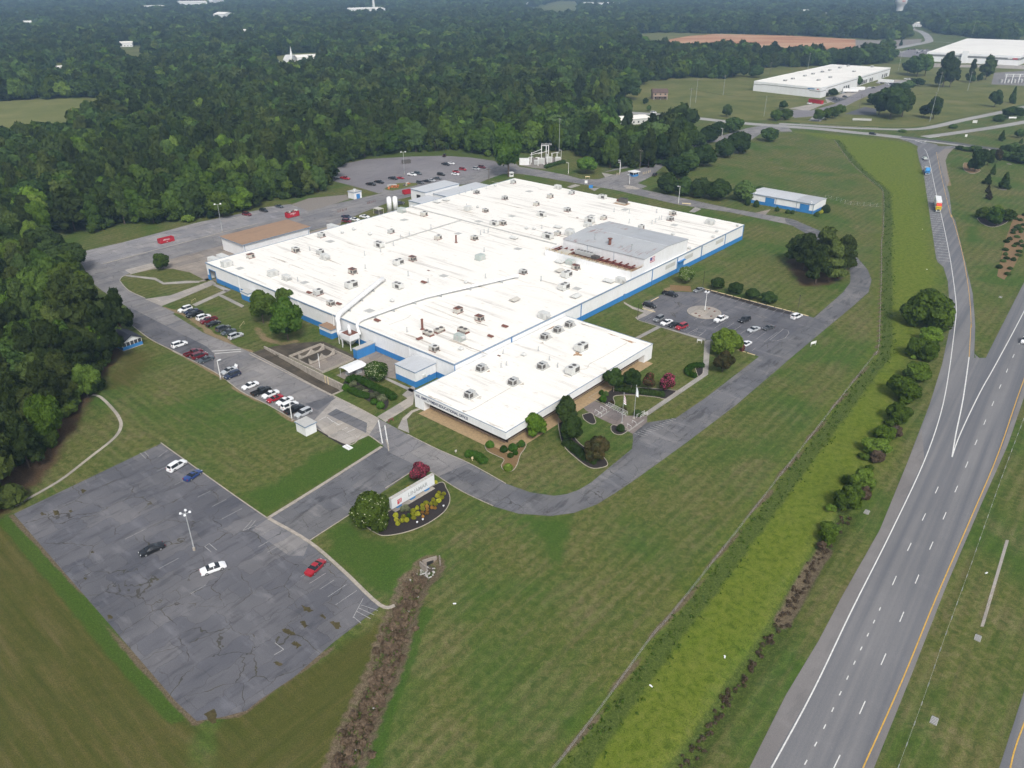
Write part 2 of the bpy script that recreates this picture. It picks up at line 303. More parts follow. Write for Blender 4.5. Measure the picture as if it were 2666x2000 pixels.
for k, c in PAINTS.items():
    m, t, b = newmat('car_paint_' + k.replace(' ', '_')); b.inputs['Base Color'].default_value = (*c, 1); b.inputs['Roughness'].default_value = 0.28
    b.inputs['Coat Weight'].default_value = 0.6; b.inputs['Coat Roughness'].default_value = 0.06
    PAINTM[k] = m

def roof_material():
    """white membrane: long dirty streaks across the fall of the roof, dirt in ponding spots, lap seams"""
    m, t, b = newmat('white_membrane_roof')
    co = coords(t, 'object'); st = coords(t, 'object', (0.06, 0.9, 1))
    a = noise(t, st, 0.5, 4, 0.7, 0.2); zone = noise(t, co, 0.03, 1, 0.5); f = noise(t, co, 0.5, 3, 0.65); g = noise(t, coords(t, 'object', (0.25, 1, 1)), 0.8, 3, 0.7)
    k = mth(t, 'MULTIPLY', ramp(t, a, [(0.52, 0.0), (0.72, 1.0)]), ramp(t, zone, [(0.40, 0.0), (0.58, 1.0)]))
    c = mix(t, mth(t, 'MULTIPLY', k, 0.9), (0.80, 0.775, 0.715), (0.36, 0.33, 0.30))
    c = mix(t, mth(t, 'MULTIPLY', ramp(t, mth(t, 'MULTIPLY', f, g), [(0.32, 0.0), (0.44, 1.0)]), 0.55), c, (0.52, 0.46, 0.39))
    br = nd(t, 'ShaderNodeTexBrick'); br.inputs['Scale'].default_value = 1.0; br.inputs['Mortar Size'].default_value = 0.035
    br.inputs['Brick Width'].default_value = 26.0; br.inputs['Row Height'].default_value = 2.4
    t.links.new(co, br.inputs[0])
    c = mix(t, mth(t, 'MULTIPLY', br.outputs['Fac'], 0.4), c, (0.48, 0.46, 0.43))
    t.links.new(c, b.inputs['Base Color']); b.inputs['Roughness'].default_value = 0.6; b.inputs['Specular IOR Level'].default_value = 0.3
    return m
M['membrane'] = roof_material()
def rusty_roof():
    m, t, b = newmat('rusting_metal_roof')
    co = coords(t, 'object'); st = coords(t, 'object', (1.0, 0.12, 1))
    z = noise(t, coords(t, 'object', (0.6, 1, 1)), 0.09, 3, 0.5); a = noise(t, st, 1.1, 6, 0.7)
    k = mth(t, 'MULTIPLY', ramp(t, a, [(0.52, 0.0), (0.62, 1.0)]), ramp(t, z, [(0.48, 0.0), (0.60, 1.0)]))
    c = mix(t, noise(t, co, 0.15, 5), (0.32, 0.34, 0.36), (0.45, 0.46, 0.46)); c = mix(t, mth(t, 'MULTIPLY', k, 0.85), c, (0.22, 0.085, 0.055))
    w = nd(t, 'ShaderNodeTexWave', wave_type='BANDS', bands_direction='X'); w.inputs['Scale'].default_value = 0.52; t.links.new(co, w.inputs[0])
    bump(t, b, w.outputs['Fac'], 0.4, 0.05)
    t.links.new(c, b.inputs['Base Color']); b.inputs['Roughness'].default_value = 0.55; return m
M['rustroof'] = rusty_roof()

# ------------------------------------------------------------------ building blocks
class MB:
    """collects simple solids; build() links them as ONE mesh object"""
    def __init__(s): s.v = []; s.f = []; s.sm = False
    def add(s, vs, fs):
        k = len(s.v); s.v += [tuple(p) for p in vs]; s.f += [tuple(i + k for i in f) for f in fs]; return s
    def box(s, c, d, rz=0.0):
        x, y, z = c; a, b, h = d[0] / 2, d[1] / 2, d[2] / 2; cs, sn = math.cos(rz), math.sin(rz)
        vs = [(x + i * a * cs - j * b * sn, y + i * a * sn + j * b * cs, z + k * h) for k in (-1, 1) for i, j in ((-1, -1), (1, -1), (1, 1), (-1, 1))]
        return s.add(vs, [(3, 2, 1, 0), (4, 5, 6, 7), (0, 1, 5, 4), (1, 2, 6, 5), (2, 3, 7, 6), (3, 0, 4, 7)])
    def bb(s, x0, x1, y0, y1, z0, z1): return s.box(((x0 + x1) / 2, (y0 + y1) / 2, (z0 + z1) / 2), (x1 - x0, y1 - y0, z1 - z0))
    def prism(s, pts, z0, z1):
        if area(pts) < 0: pts = pts[::-1]
        n = len(pts)
        return s.add([(p[0], p[1], z0) for p in pts] + [(p[0], p[1], z1) for p in pts],
                     [tuple(range(n))[::-1], tuple(range(n, 2 * n))] + [(i, (i + 1) % n, n + (i + 1) % n, n + i) for i in range(n)])
    def cyl(s, c, r, z0, z1, n=12, r2=None):
        r2 = r if r2 is None else r2
        a = [2 * math.pi * i / n for i in range(n)]
        vs = [(c[0] + r * math.cos(t), c[1] + r * math.sin(t), z0) for t in a] + [(c[0] + r2 * math.cos(t), c[1] + r2 * math.sin(t), z1) for t in a]
        return s.add(vs, [tuple(range(n))[::-1], tuple(range(n, 2 * n))] + [(i, (i + 1) % n, n + (i + 1) % n, n + i) for i in range(n)])
    def tube(s, path, r, n=8):
        P = [Vector(p) for p in path]; rings = []
        for i, p in enumerate(P):
            d = ((P[min(i + 1, len(P) - 1)] - P[max(i - 1, 0)])).normalized()
            up = Vector((0, 0, 1)) if abs(d.z) < 0.9 else Vector((1, 0, 0))
            a = d.cross(up).normalized(); b = a.cross(d)
            rr = r[i] if isinstance(r, (list, tuple)) else r
            rings.append([p + (a * math.cos(2 * math.pi * k / n) + b * math.sin(2 * math.pi * k / n)) * rr for k in range(n)])
        k0 = len(s.v); s.v += [tuple(q) for rg in rings for q in rg]
        for i in range(len(P) - 1):
            for k in range(n):
                s.f.append((k0 + i * n + k, k0 + i * n + (k + 1) % n, k0 + (i + 1) * n + (k + 1) % n, k0 + (i + 1) * n + k))
        s.f.append(tuple(k0 + k for k in range(n))[::-1]); s.f.append(tuple(k0 + (len(P) - 1) * n + k for k in range(n)))
        return s
    def quad(s, *p): return s.add(p, [tuple(range(len(p)))])
    def mesh(s, name):
        me = bpy.data.meshes.new(name); me.from_pydata(s.v, [], s.f); me.update()
        if s.sm: me.shade_smooth()
        return me
    def build(s, name, mat, parent=None, loc=None, rz=0.0):
        return put(name, s.mesh(name), mat, parent, loc, rz)
def area(p): return 0.5 * sum(p[i][0] * p[(i + 1) % len(p)][1] - p[(i + 1) % len(p)][0] * p[i][1] for i in range(len(p)))
def put(name, me, mat=None, parent=None, loc=None, rz=0.0):
    o = bpy.data.objects.new(name, me); COL.objects.link(o)
    if mat is not None:
        if not isinstance(mat, bpy.types.Material): mat = M[mat]
        if len(me.materials) == 0: me.materials.append(mat)
        elif me.materials[0] != mat:
            o.material_slots[0].link = 'OBJECT'; o.material_slots[0].material = mat
    if parent is not None: o.parent = parent
    if loc is not None: o.location = loc
    if rz: o.rotation_euler = (0, 0, rz)
    return o
def tag(o, label, cat, group=None):
    o['label'] = label; o['category'] = cat
    if group: o['group'] = group
    return o
def thing(name, label, cat, loc=(0, 0, 0), rz=0.0, group=None):
    o = bpy.data.objects.new(name, None); COL.objects.link(o); o.empty_display_size = 0.5
    o.location = loc if len(loc) == 3 else (*loc, 0.0); o.rotation_euler = (0, 0, rz)
    return tag(o, label, cat, group)
def struct(o): o['kind'] = 'structure'; return o
def flat(name, pts, z, mat, parent=None):
    """a flat sheet lying on the ground"""
    if area(pts) < 0: pts = pts[::-1]
    tri = tessellate_polygon([[Vector((p[0], p[1], 0)) for p in pts]])
    fs = []
    for a, b, c in tri:
        x = (pts[b][0] - pts[a][0]) * (pts[c][1] - pts[a][1]) - (pts[c][0] - pts[a][0]) * (pts[b][1] - pts[a][1])
        fs.append((a, b, c) if x > 0 else (a, c, b))
    o = MB().add([(p[0], p[1], z) for p in pts], fs).build(name, mat, parent)
    return o if parent else struct(o)
def smooth(pts, n=5):
    """Catmull-Rom through the points"""
    if len(pts) < 3: return list(pts)
    P = [pts[0]] + list(pts) + [pts[-1]]; out = []
    for i in range(1, len(P) - 2):
        a, b, c, d = P[i - 1:i + 3]
        for k in range(n):
            t = k / n
            out.append(tuple(0.5 * (2 * b[j] + (c[j] - a[j]) * t + (2 * a[j] - 5 * b[j] + 4 * c[j] - d[j]) * t * t + (3 * b[j] - a[j] - 3 * c[j] + d[j]) * t ** 3) for j in (0, 1)))
    out.append(tuple(pts[-1])); return out
def offset(line, d):
    out = []
    for i in range(len(line)):
        a = line[max(i - 1, 0)]; b = line[min(i + 1, len(line) - 1)]
        dx, dy = b[0] - a[0], b[1] - a[1]; L = math.hypot(dx, dy) or 1
        out.append((line[i][0] - dy / L * d, line[i][1] + dx / L * d))
    return out
def ribbon(name, line, w, z, mat, parent=None, sm=True, h=0.0):
    """a strip along a line: road, painted line or (with h) a kerb"""
    if sm: line = smooth(line)
    ww = w if isinstance(w, (list, tuple)) else None
    L = offset(line, (w if ww is None else 1) / 2); Rr = offset(line, -(w if ww is None else 1) / 2)
    n = len(line); mb = MB()
    if h:
        for i in range(n - 1):
            mb.add([(*L[i], z), (*L[i + 1], z), (*Rr[i + 1], z), (*Rr[i], z), (*L[i], z + h), (*L[i + 1], z + h), (*Rr[i + 1], z + h), (*Rr[i], z + h)],
                   [(7, 6, 5, 4), (0, 1, 5, 4), (2, 3, 7, 6), (1, 2, 6, 5), (3, 0, 4, 7)])
    else:
        mb.add([(*p, z) for p in L] + [(*p, z) for p in Rr], [(n + i, n + i + 1, i + 1, i) for i in range(n - 1)])
    o = mb.build(name, mat, parent)
    return o if parent else struct(o)
def along(line, step, start=0.0):
    """points and headings every step metres along a line"""
    out = []; d = start; acc = 0.0
    for i in range(len(line) - 1):
        a, b = line[i], line[i + 1]; L = math.hypot(b[0] - a[0], b[1] - a[1])
        while L > 0 and d <= acc + L:
            t = (d - acc) / L; out.append((a[0] + (b[0] - a[0]) * t, a[1] + (b[1] - a[1]) * t, math.atan2(b[1] - a[1], b[0] - a[0]))); d += step
        acc += L
    return out
def text_mesh(s, size, depth=0.03, bold=0.0):
    c = bpy.data.curves.new('lettering', 'FONT'); c.body = s; c.size = size; c.extrude = depth / 2; c.offset = bold
    o = bpy.data.objects.new('lettering', c); COL.objects.link(o)
    dg = bpy.context.evaluated_depsgraph_get(); me = bpy.data.meshes.new_from_object(o.evaluated_get(dg))
    bpy.data.objects.remove(o); return me
ORD = ['first', 'second', 'third', 'fourth', 'fifth', 'sixth', 'seventh', 'eighth', 'ninth', 'tenth', 'eleventh', 'twelfth', 'thirteenth', 'fourteenth', 'fifteenth', 'sixteenth', 'seventeenth', 'eighteenth', 'nineteenth', 'twentieth']

# ================================================================== THE GROUND
def seg_dist(P, line):
    d = np.full(len(P), 1e9)
    for a, b in zip(line, line[1:]):
        a = np.array(a); b = np.array(b); ab = b - a; L = max(ab @ ab, 1e-9)
        t = np.clip(((P - a) @ ab) / L, 0, 1); d = np.minimum(d, np.hypot(*(P - a - t[:, None] * ab).T))
    return d
def inside(P, poly):
    x, y = P[:, 0], P[:, 1]; c = np.zeros(len(P), bool); n = len(poly)
    for i in range(n):
        x1, y1 = poly[i]; x2, y2 = poly[(i + 1) % n]
        if y1 == y2: continue
        k = ((y1 > y) != (y2 > y)) & (x < (x2 - x1) * (y - y1) / (y2 - y1) + x1); c ^= k
    return c
def mask_poly(P, poly, w):
    """1 inside, 0 outside, w metres of soft edge"""
    bx = np.array(poly); lo, hi = bx.min(0) - w, bx.max(0) + w
    m = np.zeros(len(P)); k = np.where((P[:, 0] > lo[0]) & (P[:, 0] < hi[0]) & (P[:, 1] > lo[1]) & (P[:, 1] < hi[1]))[0]
    if len(k) == 0: return m
    Q = P[k]; d = seg_dist(Q, list(poly) + [poly[0]]); s = np.where(inside(Q, poly), 1, -1)
    m[k] = np.clip(0.5 + 0.5 * s * d / w, 0, 1); return m
def mask_line(P, line, w):
    d = seg_dist(P, line); return np.clip(1.5 - d / w, 0, 1)

FENCE = [(222.5,549.9),(206.3,479.7),(198.9,433),(195.7,407.5),(166.5,338.3)] + [(158.2,320.3),(143.4,285.4),(127.1,247.8),(114,217.7),(109.8,209.8),(103.1,201.4)] + [(35.2,111.4),(24.5,97.9),(15.2,84.7),(6.7,73.2)] + [(2.5,68.1)]
BROOK = [(-16.2,116.3),(-17,113.9)] + [(-18.3,112.1),(-19.5,106.1),(-20.5,99),(-21,92),(-22.5,84.7),(-23.7,79.3),(-24.4,73.2)] + [(-25.2,67)]
DITCH = [(71.4,132.5),(63.8,122.9),(57.6,114.7),(53,108.6),(48.2,101.6),(41.5,93.4),(34.8,85.5)] + [(35.7,86.4),(27.8,76.6),(24.7,72.8)] + [(19.7,68.1)]
VERGE = [(204.8,584.1),(222.5,549.9),(206.3,479.7),(198.9,433),(195.7,407.5),(166.5,338.3)] + [(143.5,285.4),(127.1,247.8),(112.8,215.6),(103.2,201.4)] + [(40.1,117.8),(25.3,97.9),(15.9,84.7),(7.3,73.2)] + [(4.1,68.1),(20.8,68.1)] + [(34.8,85.5),(45.9,100.3),(54.2,110.8),(63.8,122.9),(71.4,132.5),(80.5,143.1),(97.3,167.1),(113.3,196.1),(131.6,224.9)] + [(167.4,285.4),(171.3,298.5),(199.5,363.4)] + [(235.1,444.7),(266.4,520.2),(271.2,535.4)] + [(266.1,546.4),(239.6,566.2)]
WOODFLOOR = [(-108.4,133.6),(-107.3,148.9),(-114.9,188.9),(-118.1,204.9),(-119.5,217),(-142.2,248.1),(-189.9,311.1),(-265.8,316.3),(-126.2,94.4)]
PINEFLOOR = [(111,301.8),(109.3,288.5),(107.2,277.6),(107,268.6),(112.8,267.3),(122.8,273.7),(130.2,287.1),(135.3,301.8),(129.2,311.1)]

CELL = 1.25; U0, U1, V0, V1 = -175.0, 285.0, -200.0, 480.0
nu, nv = int((U1 - U0) / CELL) + 1, int((V1 - V0) / CELL) + 1
gu, gv = np.meshgrid(U0 + CELL * np.arange(nu), V0 + CELL * np.arange(nv), indexing='ij')
gu, gv = gu.ravel(), gv.ravel()
GP = np.stack([W0[0] + gu * E1[0] + gv * E2[0], W0[1] + gu * E1[1] + gv * E2[1]], 1)
dbrook, dditch, dfence = seg_dist(GP, BROOK), seg_dist(GP, DITCH), seg_dist(GP, FENCE)
rng = np.random.default_rng(3)
GZ = np.zeros(len(GP))
ease = lambda x: x * x * (3 - 2 * x)
GZ -= 1.2 * ease(np.clip(1 - (dbrook - 0.6) / 2.7, 0, 1)) + 0.9 * ease(np.clip(1 - (dditch - 0.2) / 3.2, 0, 1))
near_fence = np.clip(1 - dfence / 2.0, 0, 1)
GZ += 0.06 * near_fence * rng.random(len(GP))
# the pit of the dock ramp is cut out of the sheet along grid lines
PIT = (68.75, 108.75, -26.25, -21.25)
idx = np.arange(nu * nv).reshape(nu, nv)
q = np.stack([idx[:-1, :-1], idx[1:, :-1], idx[1:, 1:], idx[:-1, 1:]], -1).reshape(-1, 4)
cu, cv = gu[q].mean(1), gv[q].mean(1)
q = q[~((cu > PIT[0]) & (cu < PIT[1]) & (cv > PIT[2]) & (cv < PIT[3]))]
FAR = 6200.0
ou = [-FAR, U0, U1, FAR]; ov = [-FAR, V0, V1, FAR]
ring = [BW(a, b) for a in ou for b in ov]; k0 = len(GP)
rq = [[k0 + i * 4 + j, k0 + (i + 1) * 4 + j, k0 + (i + 1) * 4 + j + 1, k0 + i * 4 + j + 1] for i in range(3) for j in range(3) if not (i == 1 and j == 1)]
verts = np.vstack([np.column_stack([GP, GZ]), np.array([(*p, 0.0) for p in ring])])
me = bpy.data.meshes.new('ground'); me.from_pydata(verts.tolist(), [], q.tolist() + rq); me.update(); me.shade_smooth()
def setmask(name, val, outer=0.0):
    a = me.attributes.new(name, 'FLOAT', 'POINT'); a.data.foreach_set('value', np.concatenate([val, np.full(16, outer)]).astype(np.float32))
mx = np.maximum
setmask('verge', mask_poly(GP, VERGE, 6.0))
setmask('weeds', mx(np.clip(1.1 - np.abs(dfence - 2.4) / 2.6, 0, 1) * inside(GP, VERGE), mx(mask_line(GP, BROOK, 2.6), mx(mask_line(GP, DITCH, 1.8), mask_line(GP, [(-111.1,483.4),(-92.3,498.7),(-65.5,504),(-43.4,505.3),(-15.4,496.1)], 9.0)))))
setmask('dry', mx(0.85 * np.clip(1.4 - dfence / 0.6, 0, 1), mx(np.clip(1.3 - np.abs(dbrook - 2.3) / 1.2, 0, 1) * 0.85, mx(mask_line(GP, [(62.9,121.2),(57.6,114.7),(53.2,108.6),(48.6,102)], 1.5), mask_line(GP, [(-106.2,132.2),(-87.5,115.3),(-70.8,100.2),(-53.2,84.1),(-48.8,80.8),(-41.5,82.5),(-35.7,89.1),(-30.5,96.8)], 0.55)))))
setmask('sand', mx(mask_line(GP, [(-121,247.7),(-111.8,242.3),(-103.1,234.1),(-96.1,225.4),(-90.6,221.6)] + [(-85.9,215.6),(-79.7,212.5)], 0.9), mx(mx(mask_line(GP, [(-83.1,230.3),(-77.9,221.8),(-71.6,218.2),(-67.9,220)], 1.5) * 0.62, mask_line(GP, [(56.9,264.9),(61,267.3),(62.9,266.1)], 1.6)), mx(mask_line(GP, [(276.3,511.8),(261.7,477.1),(251,452.9),(237.4,421.9)], 1.6), mask_line(GP, [(-118.4,226.5),(-114.8,223.3),(-107.5,217),(-98.7,209.7),(-93.3,204.5)] + [(-86.3,199.1),(-74.9,187.3),(-65.4,179.8),(-56.1,171.3)], 0.5)))))
setmask('litter', mx(mask_poly(GP, WOODFLOOR, 4.0), mask_poly(GP, PINEFLOOR, 4.0)))
setmask('olive', mx(mask_poly(GP, [(-121.3,125.9),(-104.5,129.7),(-49.4,80.6),(-44.3,69.8),(-81.6,67)], 4.0), mx(mask_poly(GP, [(-45.6,79.9),(-29.7,95.2),(-22.2,102.3),(-23.6,69.8),(-42.1,69.8)], 3.0), 0.8 * mask_poly(GP, [(-120.6,212.6),(-114,217),(-106.3,208.7),(-104.6,199.5),(-105.2,187.1),(-114.1,187.1)], 6.0))))
setmask('lush', mx(mask_line(GP, [(-106.8,130.9),(-85.6,111.7),(-69.3,97),(-52.3,81.9)], 1.8), mx(mask_poly(GP, [(-52.2,131.8),(-32.3,159.2),(-35.1,162.5),(-47.5,156.7),(-53,143.7),(-60.3,140.1)], 5.0), mx(mask_poly(GP, [(-38.3,126.1),(-34,132.3),(-31.1,125.4),(-25.8,123.4),(-22.6,120.9),(-21,107.4),(-22.3,106.6),(-36.8,119.3)], 4.0),
  mx(mask_line(GP, [(-15.8,103.8),(-17.3,99),(-18,92),(-19,88.2),(-20,80.1),(-20.7,73.6)], 1.6), mx(mask_poly(GP, [(3,131.3),(12.8,130.7),(10.5,120),(8.2,113.3),(6.1,124.7)], 3.0), mask_poly(GP, [(208,345.3),(212.7,345.3),(201.1,321.2),(195.7,321.2)], 5.0)))))))
setmask('swath', mx(mask_poly(GP, [(-194.5,217),(-88.4,161.4),(-22.2,102.3),(-44.4,67),(-87,67)], 5.0), mask_poly(GP, [(-118.8,211.9),(-70.2,173.9),(-19.8,121),(-96.6,162),(-133.6,173.9)], 6.0)))
me.materials.append(GRASS)
ground = bpy.data.objects.new('ground', me); COL.objects.link(ground); struct(ground)

# ------------------------------------------------------------------ far fields and clearings
flat('hay_field', [(-554.4,738.2),(-461.2,733.5),(-418,750.3),(-369,752.8),(-325.1,656.8),(-316.1,595.4),(-309.3,541),(-327.7,505.5),(-375.7,482.7)], 0.05, 'field')
flat('far_meadow', [(85.7,717.3),(117,812),(142.7,880.9),(176.6,909.9),(233.4,909.9),(313.9,1019.5),(396.9,1034.9),(483,1057.8),(581.4,1069.6),(651,1057.8),(591.1,889.2),(473,700.7),(451.7,717.3),(363.6,648.6),(311.5,606.5),(292.7,599.9),(269,604.8),(223.3,619.1),(213.1,628.6),(178.6,634),(142.9,658.1),(117.6,674.7),(82.7,690.1)], 0.04, 'farlawn')
flat('clay_field', [(252.9,1432.9),(320.9,1545.4),(387.3,1605.6),(516.2,1555.1),(599.3,1471.5),(525.1,1282.6),(474.9,1218.3),(394.2,1209.2),(386.9,1259.4),(293.9,1335.3)], 0.06, 'dirt')
flat('clay_field', [(586,1462.8),(638.3,1445.6),(718,1476),(654.6,1353.8),(568.9,1282.6),(518.3,1272.6)], 0.055, 'gravel')
flat('scrub_clearing', [(219.4,1569.9),(285.8,1648.3),(389.8,1616.1),(315.5,1535.7),(249.4,1412.3),(290.1,1317.3),(212.5,1299.7)], 0.05, 'farlawn')
flat('far_clearing', [(86.5,2794),(184.1,3498.1),(260.2,3498.1),(208.7,2794),(138.4,2617.5)], 0.05, 'farlawn')
flat('church_lawn', [(-334.1,1138.8),(-327.7,1158.2),(-309.6,1198.9),(-277.5,1205.9),(-227.5,988.7),(-284.1,960.3)], 0.05, 'field')
for pc in ([(-618.7,1316.1),(-570.5,1316.1),(-427.3,977.5),(-468.1,977.5)], [(-591.5,1065.4),(-564.5,1065.4),(-445.8,837.6),(-473.2,837.6)]): flat('wood_clearing', pc, 0.05, 'farlawn')
flat('church_parking', [(-320.9,1095.9),(-309.3,1107.8),(-284.4,1018.7),(-293.8,998.5)], 0.08, 'farroad')

# ------------------------------------------------------------------ roads, lots and yards
def uvp(*p): return [BW(a, b) for a, b in p]
M['weedpatch'] = sheet_grass('weeds_in_cracks', (0.045, 0.036, 0.020), (0.070, 0.060, 0.026), (0.10, 0.082, 0.045), 0.8)
near_lot = flat('parking_lot', [(-106.4,132.5),(-86.2,160.4),(-51.4,130.6),(-41.3,123.1),(-24,105.3),(-30.8,96.7),(-35.8,89.2),(-40.1,84.7),(-41.6,82.7),(-45,81.5),(-48.7,80.8),(-53.3,84.4),(-70.9,100.4),(-87.5,115.4)], 0.012, 'lot')
flat('entry_drive', [(-51.9,130.9),(-31.5,158.7),(-30.4,165.2),(-20.4,153.5),(-24.9,145.8),(-41.2,123.4)], 0.020, 'road2')
flat('patch_of_lot', [(-51.7,130.9),(-41.1,123.1),(-41.3,119.1),(-44.2,119.1),(-54,127.2)], 0.020, 'road')
sw = flat('site_road', [(-176.9,302.1),(-166.1,286),(-163.6,279.9),(-149.8,264.5),(-133,248.2),(-135,244.4),(-131.9,240.2),(-123.4,231.1),(-113.2,220.7),(-99.7,210.2)] + [(-103.5,212.7),(-86.3,199.1),(-74.9,187.3),(-65.4,179.8),(-55.9,171.6),(-50.6,169.1),(-45.4,163.3),(-40.2,159.9),(-37.7,164.1),(-35.9,164.3),(-31.9,160),(-29.9,157.5)] + [(-29.9,156.7),(-19.4,148.6),(-16.8,146.6)] + [(-10.1,151.8),(-18.1,157.9),(-26.2,164.7),(-29,167.3)] + [(-29,167.4),(-34.7,172.5),(-49.3,185.2),(-67.1,201.3),(-79.6,212.1),(-86.5,217.3),(-90.4,220),(-99.1,226.5),(-114.9,242)] + [(-114.7,243.4),(-121.4,248.8),(-130.6,256.7),(-139.4,263.9),(-147.2,273.9),(-148.3,277.9),(-147.3,281.9),(-142.9,292.8),(-151.9,286),(-162.2,292.8)], 0.024, 'road')
flat('dark_bay', [(-134.9,245),(-132.5,248.2),(-120.4,238.1),(-105.4,225.4),(-94.5,216.3)] + [(-90.4,211.2),(-86.3,199.1),(-93.2,204.5),(-103.5,212.7)] + [(-99.7,210.2),(-113.2,220.7),(-123.4,231.1)], 0.030, 'lot')
flat('west_lot', [(-181.6,307.5),(-177.9,309.1),(-167.3,320.5),(-145.1,351.6),(-119.6,375.8)] + [(-123.9,375.8),(-110.8,383),(-98.5,369.7),(-117.1,348.3)] + [(-128.9,335.1),(-147.9,311.1),(-162.3,293.1),(-166.8,287.4)], 0.016, 'westlot')
flat('west_road', [(-165.7,285.6),(-162.2,292.8),(-147.9,311.1),(-128.9,334.9)] + [(-117.1,348.3),(-98.5,369.7),(-89.9,382.1),(-69.2,403.8),(-53.2,422.7),(-43.3,431),(-31.4,414.6),(-50.6,399.3),(-61,388.4),(-72.2,367.1),(-80.2,348.7),(-92.2,335.5),(-102.3,326.5)] + [(-122.1,317.7),(-142.9,292.8),(-151.8,285.7),(-153.2,276.5)], 0.028, 'road')
flat('loading_yard', [(-151.6,285.7),(-142.9,292.8),(-122.1,317.7),(-108.2,323.1)] + [(-104.9,309.9),(-91.1,335.5),(-80.2,348.7),(-79.3,352.6)] + uvp((-1, 60), (-1, 3), (-1, -6)) + [(-114.6,273.9),(-124.4,283.3),(-132.6,287.4),(-139.7,287.4),(-146.1,281.2)], 0.020, 'concyard')
flat('concrete_slab', [(-150.7,286),(-143.8,293.9),(-139.6,289.5),(-146.1,281.2)], 0.034, 'conc')
flat('rear_lot', [(-109.7,466.5),(-90.6,488.4),(-64.5,496.1),(-42.9,498.7),(-26.2,493.5),(-10.7,483.4),(-6.8,468.9),(-14.4,463),(-31.3,437.9),(-39.8,428.7),(-51.7,422.8),(-68.1,415.1),(-69.7,404),(-79.6,414.1),(-101.8,433.8)], 0.016, 'rearlot')
flat('service_road', [(-70.2,404.9),(-67.9,414.1),(-51.7,423.3),(-31.3,437.9),(-14.5,463.7),(-6.3,472.4),(1.6,478.4)] + [(4.5,467.3),(15.8,459.2),(31.3,445.8),(38.5,436.3),(48.6,435.7),(58.5,447.5),(67.6,456.3),(80.7,467.3),(93.3,482.7)] + [(51.8,451.7),(68.6,470.2),(87.9,490.7),(122.1,535.1),(143.4,560.4),(162.5,582.6),(174.7,596.7),(187.4,606.5),(209.3,616.5),(204.3,582.6),(194.5,582.6),(183.4,582.6),(164.7,549.9),(155.1,543),(134.2,543),(105,499.3),(91.7,471.8),(86.2,459),(79,442.2),(69.1,426.4)] + [(73.3,419.7),(68.7,413.6)] + [(107,375.3),(121.4,364),(129.1,358.2),(131.7,355.8),(133.3,352.2),(128.9,344.7),(126.4,348.2),(105.2,368.3)] + [(82.8,382.2),(55,411.5),(34,427.6),(15.3,441.7),(4.3,449.2),(-5.3,448.5),(-13.7,435.7),(-19.5,424.4),(-33.8,422.8),(-44.4,415.1)], 0.018, 'road')
flat('back_drive', [(128.4,357.4),(131.5,355.8)] + [(138.3,336.9),(140.5,321),(140.3,306.4),(140,298.7),(138.4,285.7),(135.4,275),(129.1,262.4),(119.7,250.8),(86.7,211.8),(75.2,198),(59.9,179.6),(43.3,161.3)] + [(28.7,145.8)] + [(23,140.1),(18.5,135.9),(13.3,132.9),(8.3,131.8),(1.4,132.6)] + [(-4.1,135.2),(-11.2,140.6),(-18.8,148.3)] + [(-18.1,157.9),(-10.1,151.9),(-5.7,147.4),(-1.4,143.6),(4,140.3),(9.3,139),(12.1,139.6),(14.9,141.2),(17.9,144),(21,147.9),(29.2,158.2)] + [(29.8,161.4),(33.2,164.2),(42.4,172.6),(52.7,183.6),(74.4,209.1),(101.2,238.8),(119.8,262.2),(126.4,272.4),(131,284.4),(133.6,294.3),(134.6,308),(131.9,326.2)] + [(127.1,351.8)], 0.021, 'road2')
hatch = flat('drop_off_bay', [(30.3,164.9),(34.6,170.4),(37.9,171.4),(41.6,172.5),(42.5,172.8),(35.3,163.9),(29.3,157.3)], 0.030, 'road2')
visitor = flat('visitor_lot', [(42.1,237.1),(48.2,244),(45.5,251.9),(53.9,260),(56.6,263),(65.3,262.2),(70.1,266.6),(101.2,238.8),(74.4,209.1),(71.2,213.3),(68,217),(61,221.3)], 0.026, 'lot')
flat('concrete_apron', [(-51.3,171),(-48.9,180.2),(-48.5,184.5),(-34.3,172.2),(-35.8,164.1),(-40.2,159.9),(-45.4,163.3)], 0.032, 'conc')
flat('asphalt_patch', [(-48.4,174.7),(-46.6,177.6),(-37.2,170.3),(-36.6,165.3)], 0.038, 'road2')
flat('asphalt_patch', [(-55.7,180.2),(-49.1,184.2),(-47.9,183.5),(-51.3,176.9)], 0.038, 'road2')
